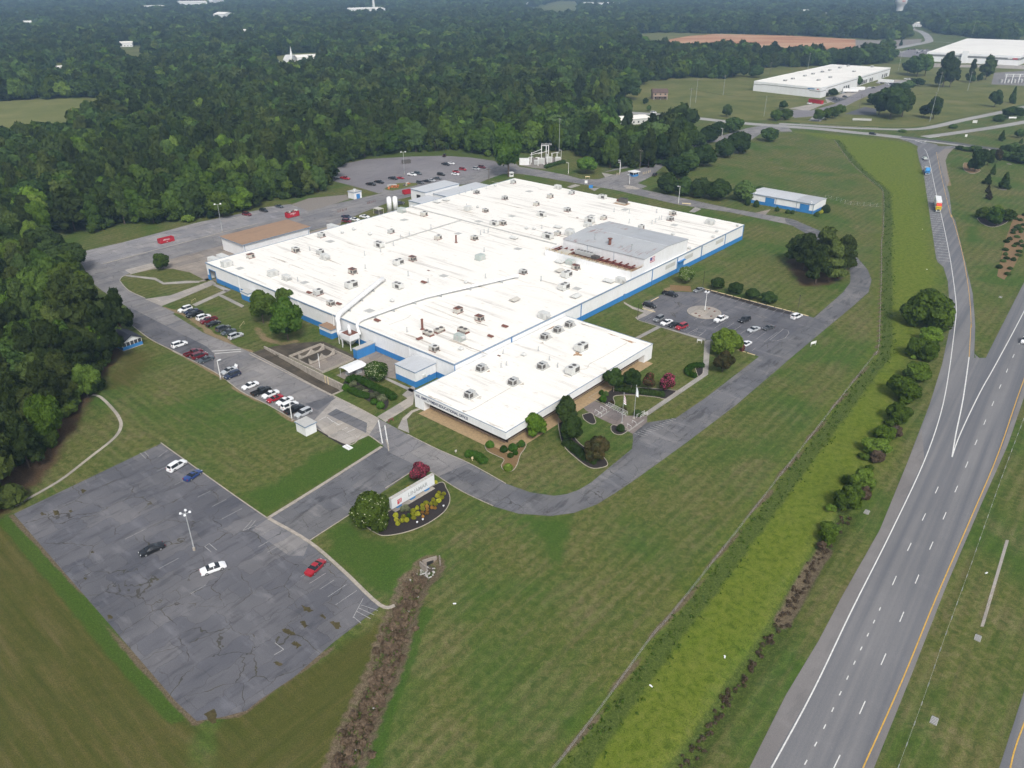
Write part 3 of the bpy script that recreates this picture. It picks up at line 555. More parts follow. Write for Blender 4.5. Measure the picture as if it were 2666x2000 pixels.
# public roads
flat('highway', [(29,66.4)] + [(34.5,72.8),(43.7,85.5),(53.1,97.1),(60.7,107.2),(76.4,127.3),(93.3,152.1),(111.9,180),(127.1,204.1),(139.3,208.4)] + [(140.3,211.2),(140.2,208.2),(142.2,208.2),(150.4,219),(191.1,272.2),(225.6,316.5),(370.6,501.6),(378.6,487.8),(254.5,333.7)] + [(170.2,222.8),(139.4,183.8),(121.3,159.7),(101.1,134.7),(81.9,110.6),(65.4,89.2),(52.6,72.8),(45.1,63.7)], 0.030, 'hwy')
flat('exit_ramp', [(105.7,169.9),(127.1,204.1),(144.5,233.8)] + [(151.1,247.8),(163.2,273.1),(169.6,289.6),(170.1,295.2),(171.7,299.7),(199.5,363.4)] + [(235.1,444.7),(250.1,482.6),(264.2,516),(270.6,528.7),(271.7,542.1),(269.9,556.2),(279.5,551.4),(286.1,535.4),(284.6,528.7),(300.4,530.9),(291.3,522.3),(283.8,520.2),(271.6,503.7),(249.8,452.9),(227.7,401),(210,363.3)] + [(206.9,354),(180.6,294),(166,260.8),(151.6,231.9),(140.2,211)] + [(137.1,205),(116.3,169.9)], 0.034, 'hwy')
flat('far_carriageway', [(67.2,66.4)] + [(70.8,72.8),(82.3,86.3),(120.2,127.3),(238.6,248.1),(277.1,248.1),(92.2,72.8)], 0.026, 'hwy')
county = ribbon('county_road', [(-5.5,746.5),(44.3,700.7),(74.9,677.8),(115.5,661.9),(140.6,646.7),(175,619.9),(205.6,604.8),(229,593.5),(245.4,581.1),(266.7,566.2),(294.9,541),(327.2,504.6),(346.2,479.7)], 10.5, 0.040, 'farroad')
ribbon('frontage_road', [(204.9,616.5),(220.5,610.6),(245.5,599.9),(271.4,593.5),(291.9,591.9),(312.7,599.9),(356,634),(397.1,664.8),(440.7,698.6),(501.6,746.5)], 7.0, 0.044, 'farroad')
ribbon('branch_road', [(290.4,561.8),(310.3,572),(329.4,582.6),(359.8,599.9),(396.7,623.4),(444.5,655.2)], 7.5, 0.046, 'farroad')
ribbon('resurfaced_lane', [(274.9,563.3),(287.1,551.9),(300.8,539.7),(312.5,525.4),(329.9,509.3),(341.4,490.7)], 7.0, 0.048, 'newroad')
ribbon('warehouse_drive', [(235.7,627.8),(253.3,659.3),(282.9,702.9),(324.4,762.8),(370.3,826.8),(396.8,859.3),(423.2,880)], [9][0], 0.050, 'farroad')
flat('warehouse_yard', [(236.2,691.5),(247.7,678.2),(285.4,729.2),(286.5,724.3),(318.1,768.3),(349.6,796.5),(376.3,833.1),(422.6,873),(425.5,887.1),(415.5,894.3),(380.4,842.8),(353.9,826.8),(338.4,808.4),(304.3,768.3),(290.4,757.5),(279.8,721.9),(274.7,725.8)], 0.046, 'conc')
flat('warehouse_tarmac', [(226.6,663.4),(225.4,643.2),(243.8,651.1),(287.1,702.9),(342.6,779.4),(398.1,852.6),(385.4,852.6),(346.5,808.4),(308.1,752.2),(284.6,717),(251.2,680.4),(234.8,684.8)], 0.054, 'rearlot')
flat('warehouse_bay', [(288.5,752.2),(301.5,762.8),(306.8,747),(287.1,721.9),(287.6,729.2)], 0.058, 'newroad')
flat('warehouse_bay', [(272.8,663.4),(304.6,700.6),(309.7,689.2),(297.2,659.3),(279.1,657.2)], 0.058, 'newroad')
ribbon('mill_road', [(456.8,1181.4),(558.7,1262.8),(601.8,1301.1),(649.4,1355.7),(687.6,1399.7),(715.9,1446.5),(776.4,1587.4),(811.8,1689.7),(828.4,1757.4),(894.9,1910.1)], 13.0, 0.06, 'farroad')
ribbon('mill_lane', [(704.5,1415),(719,1407.3),(730.3,1377.4)], 5.0, 0.065, 'conc')
flat('mill_parking', [(529.4,1165.2),(595.7,1262.8),(628.3,1262.8),(621.6,1226.6),(569.4,1139.2),(542.1,1144.3)], 0.07, 'rearlot')
flat('mill_forecourt', [(535.4,1071.9),(565.5,1045.4),(606.3,1045.4),(641.3,1041.1),(688.1,1045.4),(642.6,972.7),(614.8,995.9),(572.4,1015.9),(512.5,1020)], 0.06, 'conc')
flat('switchyard_gravel', [(558.1,957.9),(603.5,976.5),(634.2,972.7),(539.2,818.9),(524.3,841.2),(497.2,852.9)], 0.06, 'shoulder')
flat('substation_gravel', [(5.3,471.2),(10,490.7),(18.5,496.4),(30.3,491.9),(30.4,480.8),(19.6,462),(12.9,464)], 0.02, 'gravel')
flat('gravel_shoulder', [(271.6,503.7),(283.8,520.2),(291.3,522.3),(278.2,503.7),(267,484.4),(252.5,452.9),(243.3,432.3),(235.6,419),(249.8,452.9)], 0.012, 'gravel')
flat('shoulder', [(29,66.4)] + [(34.5,72.8),(43.7,85.5),(53.1,97.1),(60.7,107.2),(76.4,127.3),(93.3,152.1),(103.7,167.1),(98.1,153.8),(78.7,127.3),(62,105.1),(48.7,87.1),(37.3,72.8)] + [(31.9,66.4)], 0.042, 'shoulder')
flat('shoulder', [(45.1,63.7),(52.6,72.8),(65.4,89.2),(81.9,110.6),(101.1,134.7),(121.3,159.7),(139.4,183.8),(170.2,222.8),(171.5,227.1),(141.2,187.8),(120.4,160),(100.3,134.9),(80.6,110.1),(64.3,88.8),(51.4,72.8),(44,63.7)], 0.042, 'shoulder')
# dashed and solid paint on the highway: parts of it
HW = bpy.data.objects['highway']; RP = bpy.data.objects['exit_ramp']
ribbon('edge_line', [(37.7,72.8),(48.5,86.5),(61.7,104.4),(78.3,126.4),(97.5,152.6),(112.7,175.5),(126.9,199.6),(146,233.8)] + [(151.3,243.6),(157.6,256.4),(172.8,289.6),(188.7,325.6),(205,363.4)] + [(227.5,416.1),(253.9,477.1),(267.4,509.8),(270.6,520.2)], 0.22, 0.055, 'paint', HW)
ribbon('edge_line', [(51,72.8),(63.7,88.5),(78.8,107.9),(97.6,131.5),(117.6,156.9),(145.6,194.4),(196.9,261.3)], 0.20, 0.055, 'yellow', HW)
ribbon('edge_line', [(105,154.4),(112.5,165.1),(128.6,186.2),(143.7,205),(174.9,244.4),(216.4,297.9)], 0.24, 0.055, 'paint', HW)
ribbon('gore_line', [(105,154.4),(111.8,165.8),(122.4,183),(137.5,208.8)], 0.28, 0.058, 'paint', HW)
ribbon('edge_line', [(137.3,208.4),(151.2,233.8)] + [(150.3,231.9),(164.7,260.8),(182.2,298.5),(198.1,335),(209.9,363.4)] + [(209.4,363.3),(242.8,440),(264.2,488.2),(273.7,509.8)], 0.16, 0.055, 'yellow', HW)
ribbon('edge_line', [(72.4,72.8),(78.8,80.3),(104.3,107.2)], 0.2, 0.055, 'yellow', bpy.data.objects['far_carriageway'])
lane = smooth([(47.5,73.7),(54.2,82.1),(61.5,91.6),(69,101.4),(76,110.8),(83.4,120.6),(90.5,129.8),(98,139.6),(105.7,149.7),(113.1,159.5),(120.5,169.2),(127.9,178.9),(135.5,188.9),(143.3,199.1),(150.7,208.8),(200.8,272.6)])
for x, y, a in along(lane, 12.2):
    MB().box((0, 0, 0), (3.05, 0.16, 0.006)).build('lane_dash', 'paint', HW, (x, y, 0.060), a)
lane2 = smooth([(72.7,112),(79.7,121.4),(86.6,130.3),(93.6,139.4),(100.4,148.4)])
for x, y, a in along(lane2, 12.2, 0): MB().box((0, 0, 0), (3.05, 0.16, 0.006)).build('lane_dash', 'paint', HW, (x, y, 0.060), a)
lane3 = smooth([(43,73.7),(47.4,79.1),(52.9,86.3),(58.5,93.7),(62.6,99),(67.9,106)])
for x, y, a in along(lane3, 3.9): MB().box((0, 0, 0), (1.0, 0.16, 0.006)).build('lane_dash', 'paint', HW, (x, y, 0.060), a)
for x, y, a in along(smooth([(171.5,297.2),(174.5,305.5),(178.4,314.6),(182.8,324.9),(186.9,334.4),(192.1,346.5),(195.7,354.7),(199.1,362.6)] + [(204.8,374.7),(209.4,385.6),(213.2,395.1),(224.2,420.4),(229.6,433),(234,443.2),(245.8,469.9),(252,484.4)]), 4.05, 0.5):
    MB().box((2.4, 0, 0), (4.8, 0.14, 0.006)).build('parking_line', 'paint', RP, (x, y, 0.060), -0.42)
for pts in ([(277.3,547.8),(281.6,543),(285.2,547.8)], [(278.2,548.6),(279.1,541),(281.1,538.7)], [(291.9,558.6),(299.1,562.2),(303.6,565.9)]): ribbon('road_marking', pts, 0.5, 0.066, 'paint', county, False)
# near lot: bays, scars, weeds grown in joints
def bay_lines(par, u0, u1, step, v0, v1, mat, z, skip=0.0, slant=0.0):
    u = u0
    while u <= u1:
        if random.random() > skip:
            a = random.uniform(0, 0.25); b = random.uniform(0.75, 1)
            p, q_ = BW(u + slant * a, v0 + (v1 - v0) * a), BW(u + slant * b, v0 + (v1 - v0) * b)
            ribbon('bay_line', [p, q_], 0.10, z, mat, par, False)
        u += step
bay_lines(near_lot, 102, 178, 2.75, -75.5, -70.2, 'fadedpaint', 0.018, 0.42)
bay_lines(near_lot, 104, 176, 2.75, -92.0, -87.0, 'fadedpaint', 0.018, 0.85)
for pts in ([(-55.8,126.9),(-53.6,128.7)], [(-55.8,126.9),(-54.9,130.3)], [(-54.8,127.3),(-54.1,130.3)], [(-28.5,102.4),(-27.5,107.3)], [(-28.1,104),(-25.3,102.2)], [(-28,104.9),(-24.8,103.1)], [(-27.6,105.6),(-24.3,104.2)], [(-28.4,102.6),(-26.8,101.1)], [(-40.9,96.6),(-39,95.1)], [(-40.3,93.9),(-39,95.1)], [(-61.9,121.9),(-60,120.2)], [(-61.3,122.8),(-59.1,120.8)], [(-61.9,121.9),(-61.3,122.8)], [(-89.6,156.3),(-87.2,153.9)], [(-88.6,156.7),(-86.8,154.7)], [(-84.5,154.3),(-83.4,157.5)]):
    ribbon('bay_line', pts, 0.12, 0.019, 'fadedpaint', near_lot, False)
for (x, y), r_ in zip([(-37.3,104.5),(-34,102.7),(-36.9,100.8),(-39.1,99),(-31.2,100.8),(-37.1,96.2),(-39.2,92.1),(-95.6,140.8),(-97.6,132.8),(-94.8,133.4),(-100.2,132.5),(-72.3,102.7),(-46.4,81.5),(-83.7,120.2),(-81.5,112.7)], (1.6, .9, 1.4, 1.5, 1.5, 1.2, 1.0, 1.2, 1.4, .8, 1.0, .9, 2.0, .7, .7)):
    pw = [(x + r_ * random.uniform(.35, 1.2) * (math.cos(k * .524) * E1[0] + .45 * math.sin(k * .524) * E2[0]), y + r_ * random.uniform(.35, 1.2) * (math.cos(k * .524) * E1[1] + .45 * math.sin(k * .524) * E2[1])) for k in range(12)]
    flat('weed_patch', pw, 0.017, 'weedpatch', near_lot)
bay_lines(visitor, 147, 185, 2.8, 107.5, 112.6, 'fadedpaint', 0.034)
bay_lines(visitor, 158, 184, 2.8, 83.0, 93.5, 'fadedpaint', 0.034)
bay_lines(visitor, 146, 167, 2.8, 74.0, 79.0, 'fadedpaint', 0.034)
bay_lines(visitor, 172, 186, 2.8, 74.0, 79.0, 'fadedpaint', 0.034)
for pts in ([(81.1,221),(88.1,229.5),(89.2,228.5),(88.8,226.1),(86.3,222.4),(83.4,220.5),(81.1,221)], [(56.3,226.1),(60.7,230.4),(62.9,228.8),(59.9,224.7),(56.3,226.1)], [(58.6,228.2),(61.3,226.1)]): ribbon('bay_outline', pts, 0.14, 0.035, 'fadedpaint', visitor, False)
for k in range(13):
    t = k / 12
    p = ((30.7,165.2)[0] * (1 - t) + (41.4,172.5)[0] * t, (30.7,165.2)[1] * (1 - t) + (41.4,172.5)[1] * t)
    w = 3.0 - 1.9 * t
    ribbon('hatch_line', [p, (p[0] + w * 0.85, p[1] - w * 0.55)], 0.14, 0.036, 'fadedpaint', hatch, False)
bay_lines(sw, 98, 128, 2.75, -40.5, -36, 'fadedpaint', 0.036, 0.5)
for pts in ([(-91.7,212.9),(-83.2,214.2)], [(-90.2,211.2),(-82.8,212.8)], [(-34.5,171.6),(-31.8,160.5)], [(-32.5,169.1),(-30,158.3)]): ribbon('stop_line', pts, 0.30, 0.037, 'paint', sw, False)
for pts in ([(-48,173.1),(-46,170.7)], [(-46,171),(-44.1,169.1)], [(-43,166.8),(-41.8,168.2)], [(-41.6,165.6),(-39.7,167.4)], [(-44.9,169.1),(-43.4,170.3)], [(-49.9,171.6),(-48.4,173.4)]): ribbon('bay_line', pts, 0.1, 0.040, 'paint', bpy.data.objects['concrete_apron'], False)

# ------------------------------------------------------------------ kerbs (a real step)
def kerb(pts, w=0.22, h=0.13, mat='kerb', z=0.01): return ribbon('kerb', pts, w, z, mat, None, len(pts) > 2, h)
kerb([(-86.3,160.7),(-67.5,144.4),(-59.4,137.4),(-51.8,131)])
kerb([(-51.7,131),(-42.5,143.7),(-31.8,159)], 0.75); kerb([(-51.5,130.9),(-41.3,123.4),(-32.7,114.8),(-24.2,105.6),(-21.4,105.4)], 0.7)
kerb([(-29.8,157.1),(-30.3,159.5),(-31.2,162.3)], 0.3)
kerb([(-41.3,123.6),(-34.2,132.8)], 0.18); kerb([(-28.4,141.8),(-23.4,148.1)], 0.18)
kerb([(-26.1,164.7),(-18.1,157.9),(-10.1,151.8),(-1.4,143.6)], 0.16); kerb([(-79.6,212.1),(-67.1,201.1),(-55.9,190.9),(-49.3,185.2),(-41.8,178.9),(-34.7,172.5)])
kerb([(-103.6,212.8),(-86.3,199.1),(-74.9,187.3),(-65.4,179.8),(-56.2,171.6)]); kerb([(-123.5,231.3),(-113.3,220.9),(-99.7,210.2)])
kerb([(-147.2,273.9),(-139.4,263.9),(-130.6,256.7)], 0.25); kerb([(-147.5,274.6),(-148.1,278.5),(-145.9,280.8)], 0.25)
kerb([(-162.3,293.1),(-148,311.5),(-128.9,335.1)] + [(-117.2,348.7)], 0.3)
kerb([(221,616.5),(247.7,605.6),(273.4,598.3)], 0.3); kerb([(-18.8,148.3),(-11.2,140.7),(-4.1,135.3)], 0.14)
kerb([(-37.7,164.1),(-35.9,164.3),(-31.9,160)], 0.25); kerb([(-50.3,168.2),(-40.2,159.9),(-37.7,164.1)], 0.2)

# ------------------------------------------------------------------ walks and slabs
def walk(pts, z=0.05, mat='walk', name='footpath'): return flat(name, pts, z, mat)
walk([(-130.2,255.6),(-121.5,249),(-118.7,253.9),(-117.7,255.6),(-110,271.1),(-112.8,274.6),(-122.5,259.1)], 0.05, 'conc', 'concrete_ramp')
walk([(-111.5,250.5),(-109.6,248.8),(-102.9,263.3),(-104.7,264.5)]); walk([(-111.5,270.1),(-103.6,262.7),(-102.4,264.5),(-110.3,270.7)]); walk([(-105.5,259.1),(-93.3,247.7),(-92.9,249.4),(-103.9,259.7)])
walk([(-147.6,280.5),(-135.1,277.2),(-129.8,272),(-122.8,273.9),(-117.3,273.9),(-116.6,272),(-129.5,270.1),(-134.6,275),(-146.9,278.9)])
walk([(-27.1,192.3),(-30.1,185.2),(-28.4,183.2),(-35.1,173.4),(-32.5,170.7),(-26.5,179.8)], 0.05, 'conc'); walk([(-25.8,165.3),(-29,167.6),(-28.4,172.8),(-26.6,176.6),(-23.3,178.9),(-23,178.2),(-26.1,175.6),(-27.2,172.2)], 0.052, 'conc')
walk([(-36.1,195.7),(-27,188),(-27.5,186.6),(-36.3,194.6)]); walk([(-44.7,196.9),(-42.7,199.1),(-42.2,196.9),(-43.7,196.2)])
flat('service_slab', [(-75.4,215.6),(-67.9,218.7),(-59.1,220),(-47.3,209.6),(-42.5,213.8),(-33.8,207.1),(-33.3,195.3),(-44,203),(-47.4,206.2),(-58.8,217.8),(-67,208.3),(-70.8,209.6)], 0.03, 'wetconc')
flat('service_slab', [(-45.9,207.9),(-42.4,213.4),(-32.2,206.2),(-34.2,203),(-32.9,194.6),(-35.8,195.7),(-43.2,198.3)], 0.036, 'concyard')
walk([(60.5,220.5),(62.5,221),(56.4,197.3),(35.3,173.8),(34.5,175.1),(55,198)]); walk([(41.5,237.4),(49.3,230.9),(61.2,221.9),(60.5,220.4),(48.5,230.9),(42.2,236.4)]); walk([(39,222.8),(47.5,231.9),(48.7,230.9),(40.1,221.9)])
walk([(39.2,253.1),(41.8,248.6),(45.1,245.3),(45.5,251.9),(48.5,250.8),(48.7,244.2),(41.8,236.9),(41.3,239),(44.8,243.2),(41.5,246.4),(39.2,251.4)], 0.05, 'conc')
flat('entrance_plaza', [(18,184.5),(19.6,184.5),(22.7,181.5),(25.1,179.5),(30.2,173.9),(35.3,173.9),(34.7,170.6),(30.3,164.9),(29.1,166.2),(26.2,169.1),(22.5,172.8),(19.7,176.4),(18,180.1)], 0.06, 'plaza')
flat('tan_walk', uvp((132.6, -15.0), (162.4, -15.0), (162.4, -12), (132.6, -12)), 0.10, 'tanwalk')
flat('tan_walk', uvp((158, -16.6), (165.0, -16.6), (165.0, 48), (161, 48), (161, -13.6), (158, -13.6)), 0.085, 'tanwalk')
flat('tan_walk', uvp((134, -17.6), (159, -17.6), (159, -14), (134, -14)), 0.080, 'tanwalk')
walk([(51.8,451.7),(57.8,446.9),(52.7,439.8)], 0.05); walk([(29.6,418.2),(34.5,424.4),(37.3,421.3),(31.6,415.1)]); walk([(85.6,368.7),(90.5,377.5),(92.7,373.7),(88,367.5)])
walk([(117.1,367),(126.7,373.5),(121,363.6)], 0.05, 'concyard'); walk([(41.3,415.1),(47.4,416.6),(43.7,409.1)])
flat('traffic_island', [(60.2,420.3),(62.4,422.8),(66.3,418.2),(68.7,413.6),(66.2,411.8),(61.2,413.6)], 0.14, 'conc')
flat('clay_spoil', [(58.4,269.8),(65.8,268.4),(65.2,262.7),(57.9,264.1)], 0.03, 'strawbed')
flat('stained_ground', [(-110,382.6),(-104.3,394.4),(-86.3,401.7),(-82.8,393.2),(-89.9,382.1),(-98.4,369.2)], 0.014, 'gravel')
ribbon('trail', [(-115,185.3),(-112.1,184),(-106.8,178.6),(-102.5,173.5),(-99.7,168.7),(-98.9,163),(-100.8,154),(-103.2,144.3),(-107.9,135.4)], 0.8, 0.015, 'conc')
flat('median_chute', [(100.6,123.9),(101.2,123.8),(83.4,100.3),(82.8,100.3)], 0.03, 'conc')
# planting beds: mulch with a stone edge
def bed(pts, mat='mulch', z=0.04, edge=True):
    p = smooth(pts + [pts[0]]); flat('planting_bed', p[:-1], z, mat)
    if edge: ribbon('bed_edging', p, 0.16, 0.0, 'kerb', None, False, 0.10)
bed([(-30.7,128.4),(-25.8,134.1),(-22.5,137),(-16.4,144),(-14.7,141.7),(-13.7,138.5),(-13.8,135.5),(-15,132.5),(-18.2,128.8),(-22.2,126.3),(-26.2,125.3),(-28.3,126.3)])
bed([(-6.6,159.3),(-4.6,161.5),(-1.6,159.3),(0.8,161.5),(3.4,160.4),(2.9,157.7),(2,155.5),(1.1,150.9),(-0.1,148.6),(-1.9,149.1),(-2.5,150.9),(-1.9,153.4),(-3.6,155),(-5.9,157.1)], 'strawbed')
bed([(11.9,172.1),(14.1,172.7),(15.4,163.8),(17.7,158.8),(21.2,155.5),(22.5,152.2),(21.8,150.4),(18.4,149.9),(15.3,154),(12.7,159.3),(11.9,166.1)])
bed([(25.2,168.5),(26.1,169.3),(29,168),(29.2,166.5),(27.5,164.7),(25.9,164.9),(25.1,166.5)])
bed([(20.9,183.6),(24.8,188.2),(27.1,190.4),(31.4,189.7),(37.9,189.1),(41.5,188.5),(44.5,187.9),(45.3,187.2),(41.8,183),(39.3,183.9),(33.7,185.1),(29.3,185),(27.6,183.9),(27.6,180.7),(26.4,178.4),(24.3,180.7)])
bed([(18.4,174.4),(20.9,175.5),(21.4,172.8),(21.5,170.4),(20.3,169.8),(18.7,172)])
bed([(53.6,201.5),(56,201.9),(55,198),(53.4,196.1)])
bed([(-47.6,192.4),(-46,194.6),(-38.6,187.8),(-33.6,182.7),(-33.5,177.1),(-36.1,179),(-41.7,184.5),(-46.3,188.1)], 'mulch', 0.035, False)
flat('bark_bed', [(68.7,266.1),(72.5,264.9),(89.9,247.5),(95.2,243.2),(93.9,241.6),(88.5,245.5),(71.4,262.2)], 0.03, 'mulch')

# ================================================================== THE FACTORY
HM = 6.5; UL, VL = 130.2, 177.0
fac = thing('factory_building', 'vast low white factory with blue base band and white membrane roof', 'factory', (*W0, 0.0), ROT)
rf = MB().bb(0, UL, 0, VL, HM - 0.3, HM).build('roof', 'membrane', fac)
# long low kerbs where the roof fields meet
for k in ((33.2, 34.0, 59, 103), (33.2, 86, 102.4, 103.1), (0.5, 33.2, 102.4, 103.1)): MB().bb(k[0], k[1], k[2], k[3], HM, HM + 0.28).build('expansion_kerb', 'hatch', rf)
for a, b, c, d in ((-0.12, UL + 0.12, -0.15, 0.12), (-0.15, 0.12, 0.12, VL + 0.1), (UL - 0.12, UL + 0.15, 0.12, VL + 0.1)): MB().bb(a, b, c, d, HM - 0.32, HM + 0.10).build('roof_edge', 'coping', fac)
MB().bb(0.12, UL - 0.12, VL - 0.12, VL + 0.15, HM - 0.32, HM + 0.10).build('roof_edge', 'white', fac)
def bay(name, ax, a, b, at, z0, z1, th, mat):
    mb = MB()
    if ax == 'u': mb.bb(a, b, at, at + th, z0, z1)      # wall running along u
    else: mb.bb(at, at + th, a, b, z0, z1)
    return mb.build(name, mat, fac)
ub = [0, 1.6, 6.1, 22, 40, 58, 76, 94, 112, UL]
for a, b in zip(ub, ub[1:]):
    if a == 1.6: bay('wall_panel', 'u', a, b, 0.0, 4.3, HM - 0.32, 0.25, 'whiterib'); continue
    bay('wall_panel', 'u', a + 0.02, b - 0.02, 0.0, 1.85, HM - 0.32, 0.25, 'whiterib'); bay('base_panel', 'u', a + 0.02, b - 0.02, -0.03, 0.0, 1.85, 0.28, 'blue')
vb = [0, 26, 51, 59, 81, 103, 121, 140, 160, VL]
for a, b in zip(vb, vb[1:]):
    z = 1.85
    bay('wall_panel', 'v', a + 0.02, b - 0.02, UL - 0.25, z, HM - 0.32, 0.25, 'whiteribY'); bay('base_panel', 'v', a + 0.02, b - 0.02, UL - 0.25, 0.0, z, 0.28, 'blue')
for a in range(0, 176, 22):
    bay('wall_panel', 'v', a + 0.3, min(a + 22, VL - 0.3), 0.0, 0.0, HM - 0.32, 0.25, 'whiteribY')
for a in range(0, 130, 26): bay('wall_panel', 'u', a + 0.3, min(a + 26, UL - 0.3), VL - 0.25, 0.0, HM - 0.32, 0.25, 'whiterib')
# dock opening in the west end
MB().bb(1.6, 6.1, 2.5, 2.7, 0, 4.3).build('dock_back', 'black', fac); MB().bb(1.6, 6.1, 0.3, 2.5, 0.05, 0.07).build('dock_floor', 'concyard', fac)
MB().bb(1.45, 1.6, -0.12, 0.3, 0, 4.45).bb(6.1, 6.25, -0.12, 0.3, 0, 4.45).bb(1.6, 6.1, -0.12, 0.3, 4.3, 4.45).build('door_frame', 'bluetrim', fac)
for v in (59, 103, 121, 140, 160, 176.5): MB().bb(UL + 0.05, UL + 0.25, v - 0.12, v + 0.12, 0.0, HM - 0.1).build('downspout', 'bluetrim', fac)
for u in (22, 58, 112): MB().bb(u - 0.1, u + 0.1, -0.22, -0.04, 0.0, HM - 0.1).build('downspout', 'white', fac)
for v0, v1 in ((112.5, 119.5), (126.5, 133), (152, 158.5)):
    lv = MB().bb(UL + 0.02, UL + 0.06, v0, v1, 3.7, 5.2).build('louvre', 'hatch', fac)
    for k in range(6): MB().bb(UL + 0.06, UL + 0.10, v0 + 0.1, v1 - 0.1, 3.8 + k * 0.24, 3.9 + k * 0.24).build('slat', 'unitlight', lv)
dr = MB().bb(UL + 0.03, UL + 0.12, 121.6, 126, 0, 4.2).build('roller_door', 'bluetrim', fac)
MB().bb(UL + 0.03, UL + 0.9, 121.3, 126.3, 4.2, 4.5).build('canopy', 'blue', dr)
MB().bb(UL + 0.03, UL + 0.1, 84.4, 85.5, 0, 2.15).build('door', 'bluetrim', fac); MB().bb(30, 31.1, -0.12, -0.03, 0, 2.1).build('door', 'bluetrim', fac)
# penthouse on the roof
ph = MB(); PU0, PU1, PV0, PV1, PZ, RZ, RV = 93.0, 129.6, 97.8, 128.9, 11.4, 12.35, 113.6
ph.add([(PU0, PV0, HM), (PU1, PV0, HM), (PU1, PV0, PZ), (PU0, PV0, PZ)], [(0, 1, 2, 3)])
ph.add([(PU1, PV0, HM), (PU1, PV1, HM), (PU1, PV1, PZ), (PU1, RV, RZ), (PU1, PV0, PZ)], [(0, 1, 2, 3, 4)])
ph.add([(PU0, PV0, HM), (PU0, PV0, PZ), (PU0, RV, RZ), (PU0, PV1, PZ), (PU0, PV1, HM)], [(0, 1, 2, 3, 4)])
ph.add([(PU0, PV1, HM), (PU0, PV1, PZ), (PU1, PV1, PZ), (PU1, PV1, HM)], [(0, 1, 2, 3)])
pho = ph.build('penthouse_wall', 'whiterib', fac)
for a, b, c, d in ((PV0 - 0.25, PZ, RV, RZ), (RV, RZ, PV1 + 0.25, PZ)):
    n = 6
    for k in range(n):
        x0, x1 = PU0 - 0.2 + (PU1 - PU0 + 0.4) * k / n + 0.02, PU0 - 0.2 + (PU1 - PU0 + 0.4) * (k + 1) / n - 0.02
        mb = MB().add([(x0, a, b + 0.02), (x1, a, b + 0.02), (x1, c, d + 0.02), (x0, c, d + 0.02), (x0, a, b + 0.14), (x1, a, b + 0.14), (x1, c, d + 0.14), (x0, c, d + 0.14)], [(3, 2, 1, 0), (4, 5, 6, 7), (0, 1, 5, 4), (1, 2, 6, 5), (2, 3, 7, 6), (3, 0, 4, 7)])
        mb.build('penthouse_roof_panel', 'metalroof' if (a > RV - 1 and k >= 3) else 'rustroof', fac)
MB().bb(PU0, PU1, RV - 0.2, RV + 0.2, RZ + 0.1, RZ + 0.2).build('ridge_cap', 'metalroof2', fac)
for u in (104.5, 116.5): MB().bb(u - 0.06, u + 0.06, PV0 - 0.07, PV0 + 0.02, 8, PZ).build('wall_joint', 'coping', fac)
st = MB(); st.sm = False; st.cyl((111, 103), 0.55, PZ + 0.3, PZ + 2.6, 14).cyl((111, 103), 0.95, PZ + 2.6, PZ + 2.75, 14).cyl((111, 103), 0.9, PZ + 0.1, PZ + 0.45, 14); st.build('rusty_stack', 'rust', fac)
for u, v, h in ((103.5, 104, 2.0), (121, 102.5, 2.2), (116.5, 103, 0.6)): MB().cyl((u, v), 0.12, PZ + 0.2, PZ + 0.3 + h, 8).cyl((u, v), 0.3, PZ + 0.25, PZ + 0.6, 8).cyl((u, v), 0.28, PZ + 0.3 + h, PZ + 0.55 + h, 8).build('vent_pipe', 'steel', fac)
# the wall-painted flag
fx = PU1 + 0.03
fl_ = MB().bb(fx, fx + 0.03, 101.6, 105.0, 9.0, 10.9).build('wall_flag', 'flagwhite', fac)
for k in range(4): MB().bb(fx + 0.03, fx + 0.05, 101.6, 105.0, 9.0 + k * 0.54, 9.27 + k * 0.54).build('stripe', 'flagred', fl_)
MB().bb(fx + 0.05, fx + 0.07, 101.6, 103.0, 9.85, 10.9).build('canton', 'flagblue', fl_)
# equipment well in front of the penthouse: low white wall, red steel grid, pale railing
WZ = 8.95; WU0, WU1, WV0 = 91.2, 130.0, 89.0
MB().bb(WU0, WU1, WV0, WV0 + 0.2, HM, WZ).bb(WU0, WU0 + 0.2, WV0 + 0.2, PV0, HM, WZ).bb(WU1 - 0.2, WU1, WV0 + 0.2, PV0 - 0.02, HM, WZ).build('well_wall', 'whiterib', fac)
MB().bb(WU0 + 0.2, WU1 - 0.2, WV0 + 0.2, PV0 - 0.02, 7.2, 7.3).build('well_floor', 'redsteel', fac)
gr = MB()
for k in range(14): u = WU0 + 1 + k * 2.8; gr.bb(u, u + 0.35, WV0 + 0.3, PV0 - 0.1, 8.2, 8.6)
for v in (91.2, 93.6, 96): gr.bb(WU0 + 0.3, WU1 - 0.3, v, v + 0.3, 7.9, 8.18)
gr.build('steel_grid', 'redsteel', fac)
for k in range(12):
    u = WU0 + 0.5 + k * 3.2; MB().bb(u, u + 2.7, WV0 + 0.4, WV0 + 1.9, 8.62, 8.72).build('walkway_plate', 'unitbeige', fac)
MB().bb(WU0 + 4, WU0 + 9, 91.2, 95, 8.62, 8.75).build('walkway_plate', 'unitbeige', fac)
rl = MB()
for z in (9.3, 9.65, 10.0): rl.bb(WU0, WU1, WV0 - 0.02, WV0 + 0.04, z - 0.03, z + 0.03).bb(WU1 - 0.04, WU1 + 0.02, WV0 + 0.1, PV0 - 1, z - 0.03, z + 0.03)
for k in range(21): rl.bb(WU0 + k * 1.93, WU0 + k * 1.93 + 0.07, WV0 - 0.03, WV0 + 0.05, WZ, 10.0)
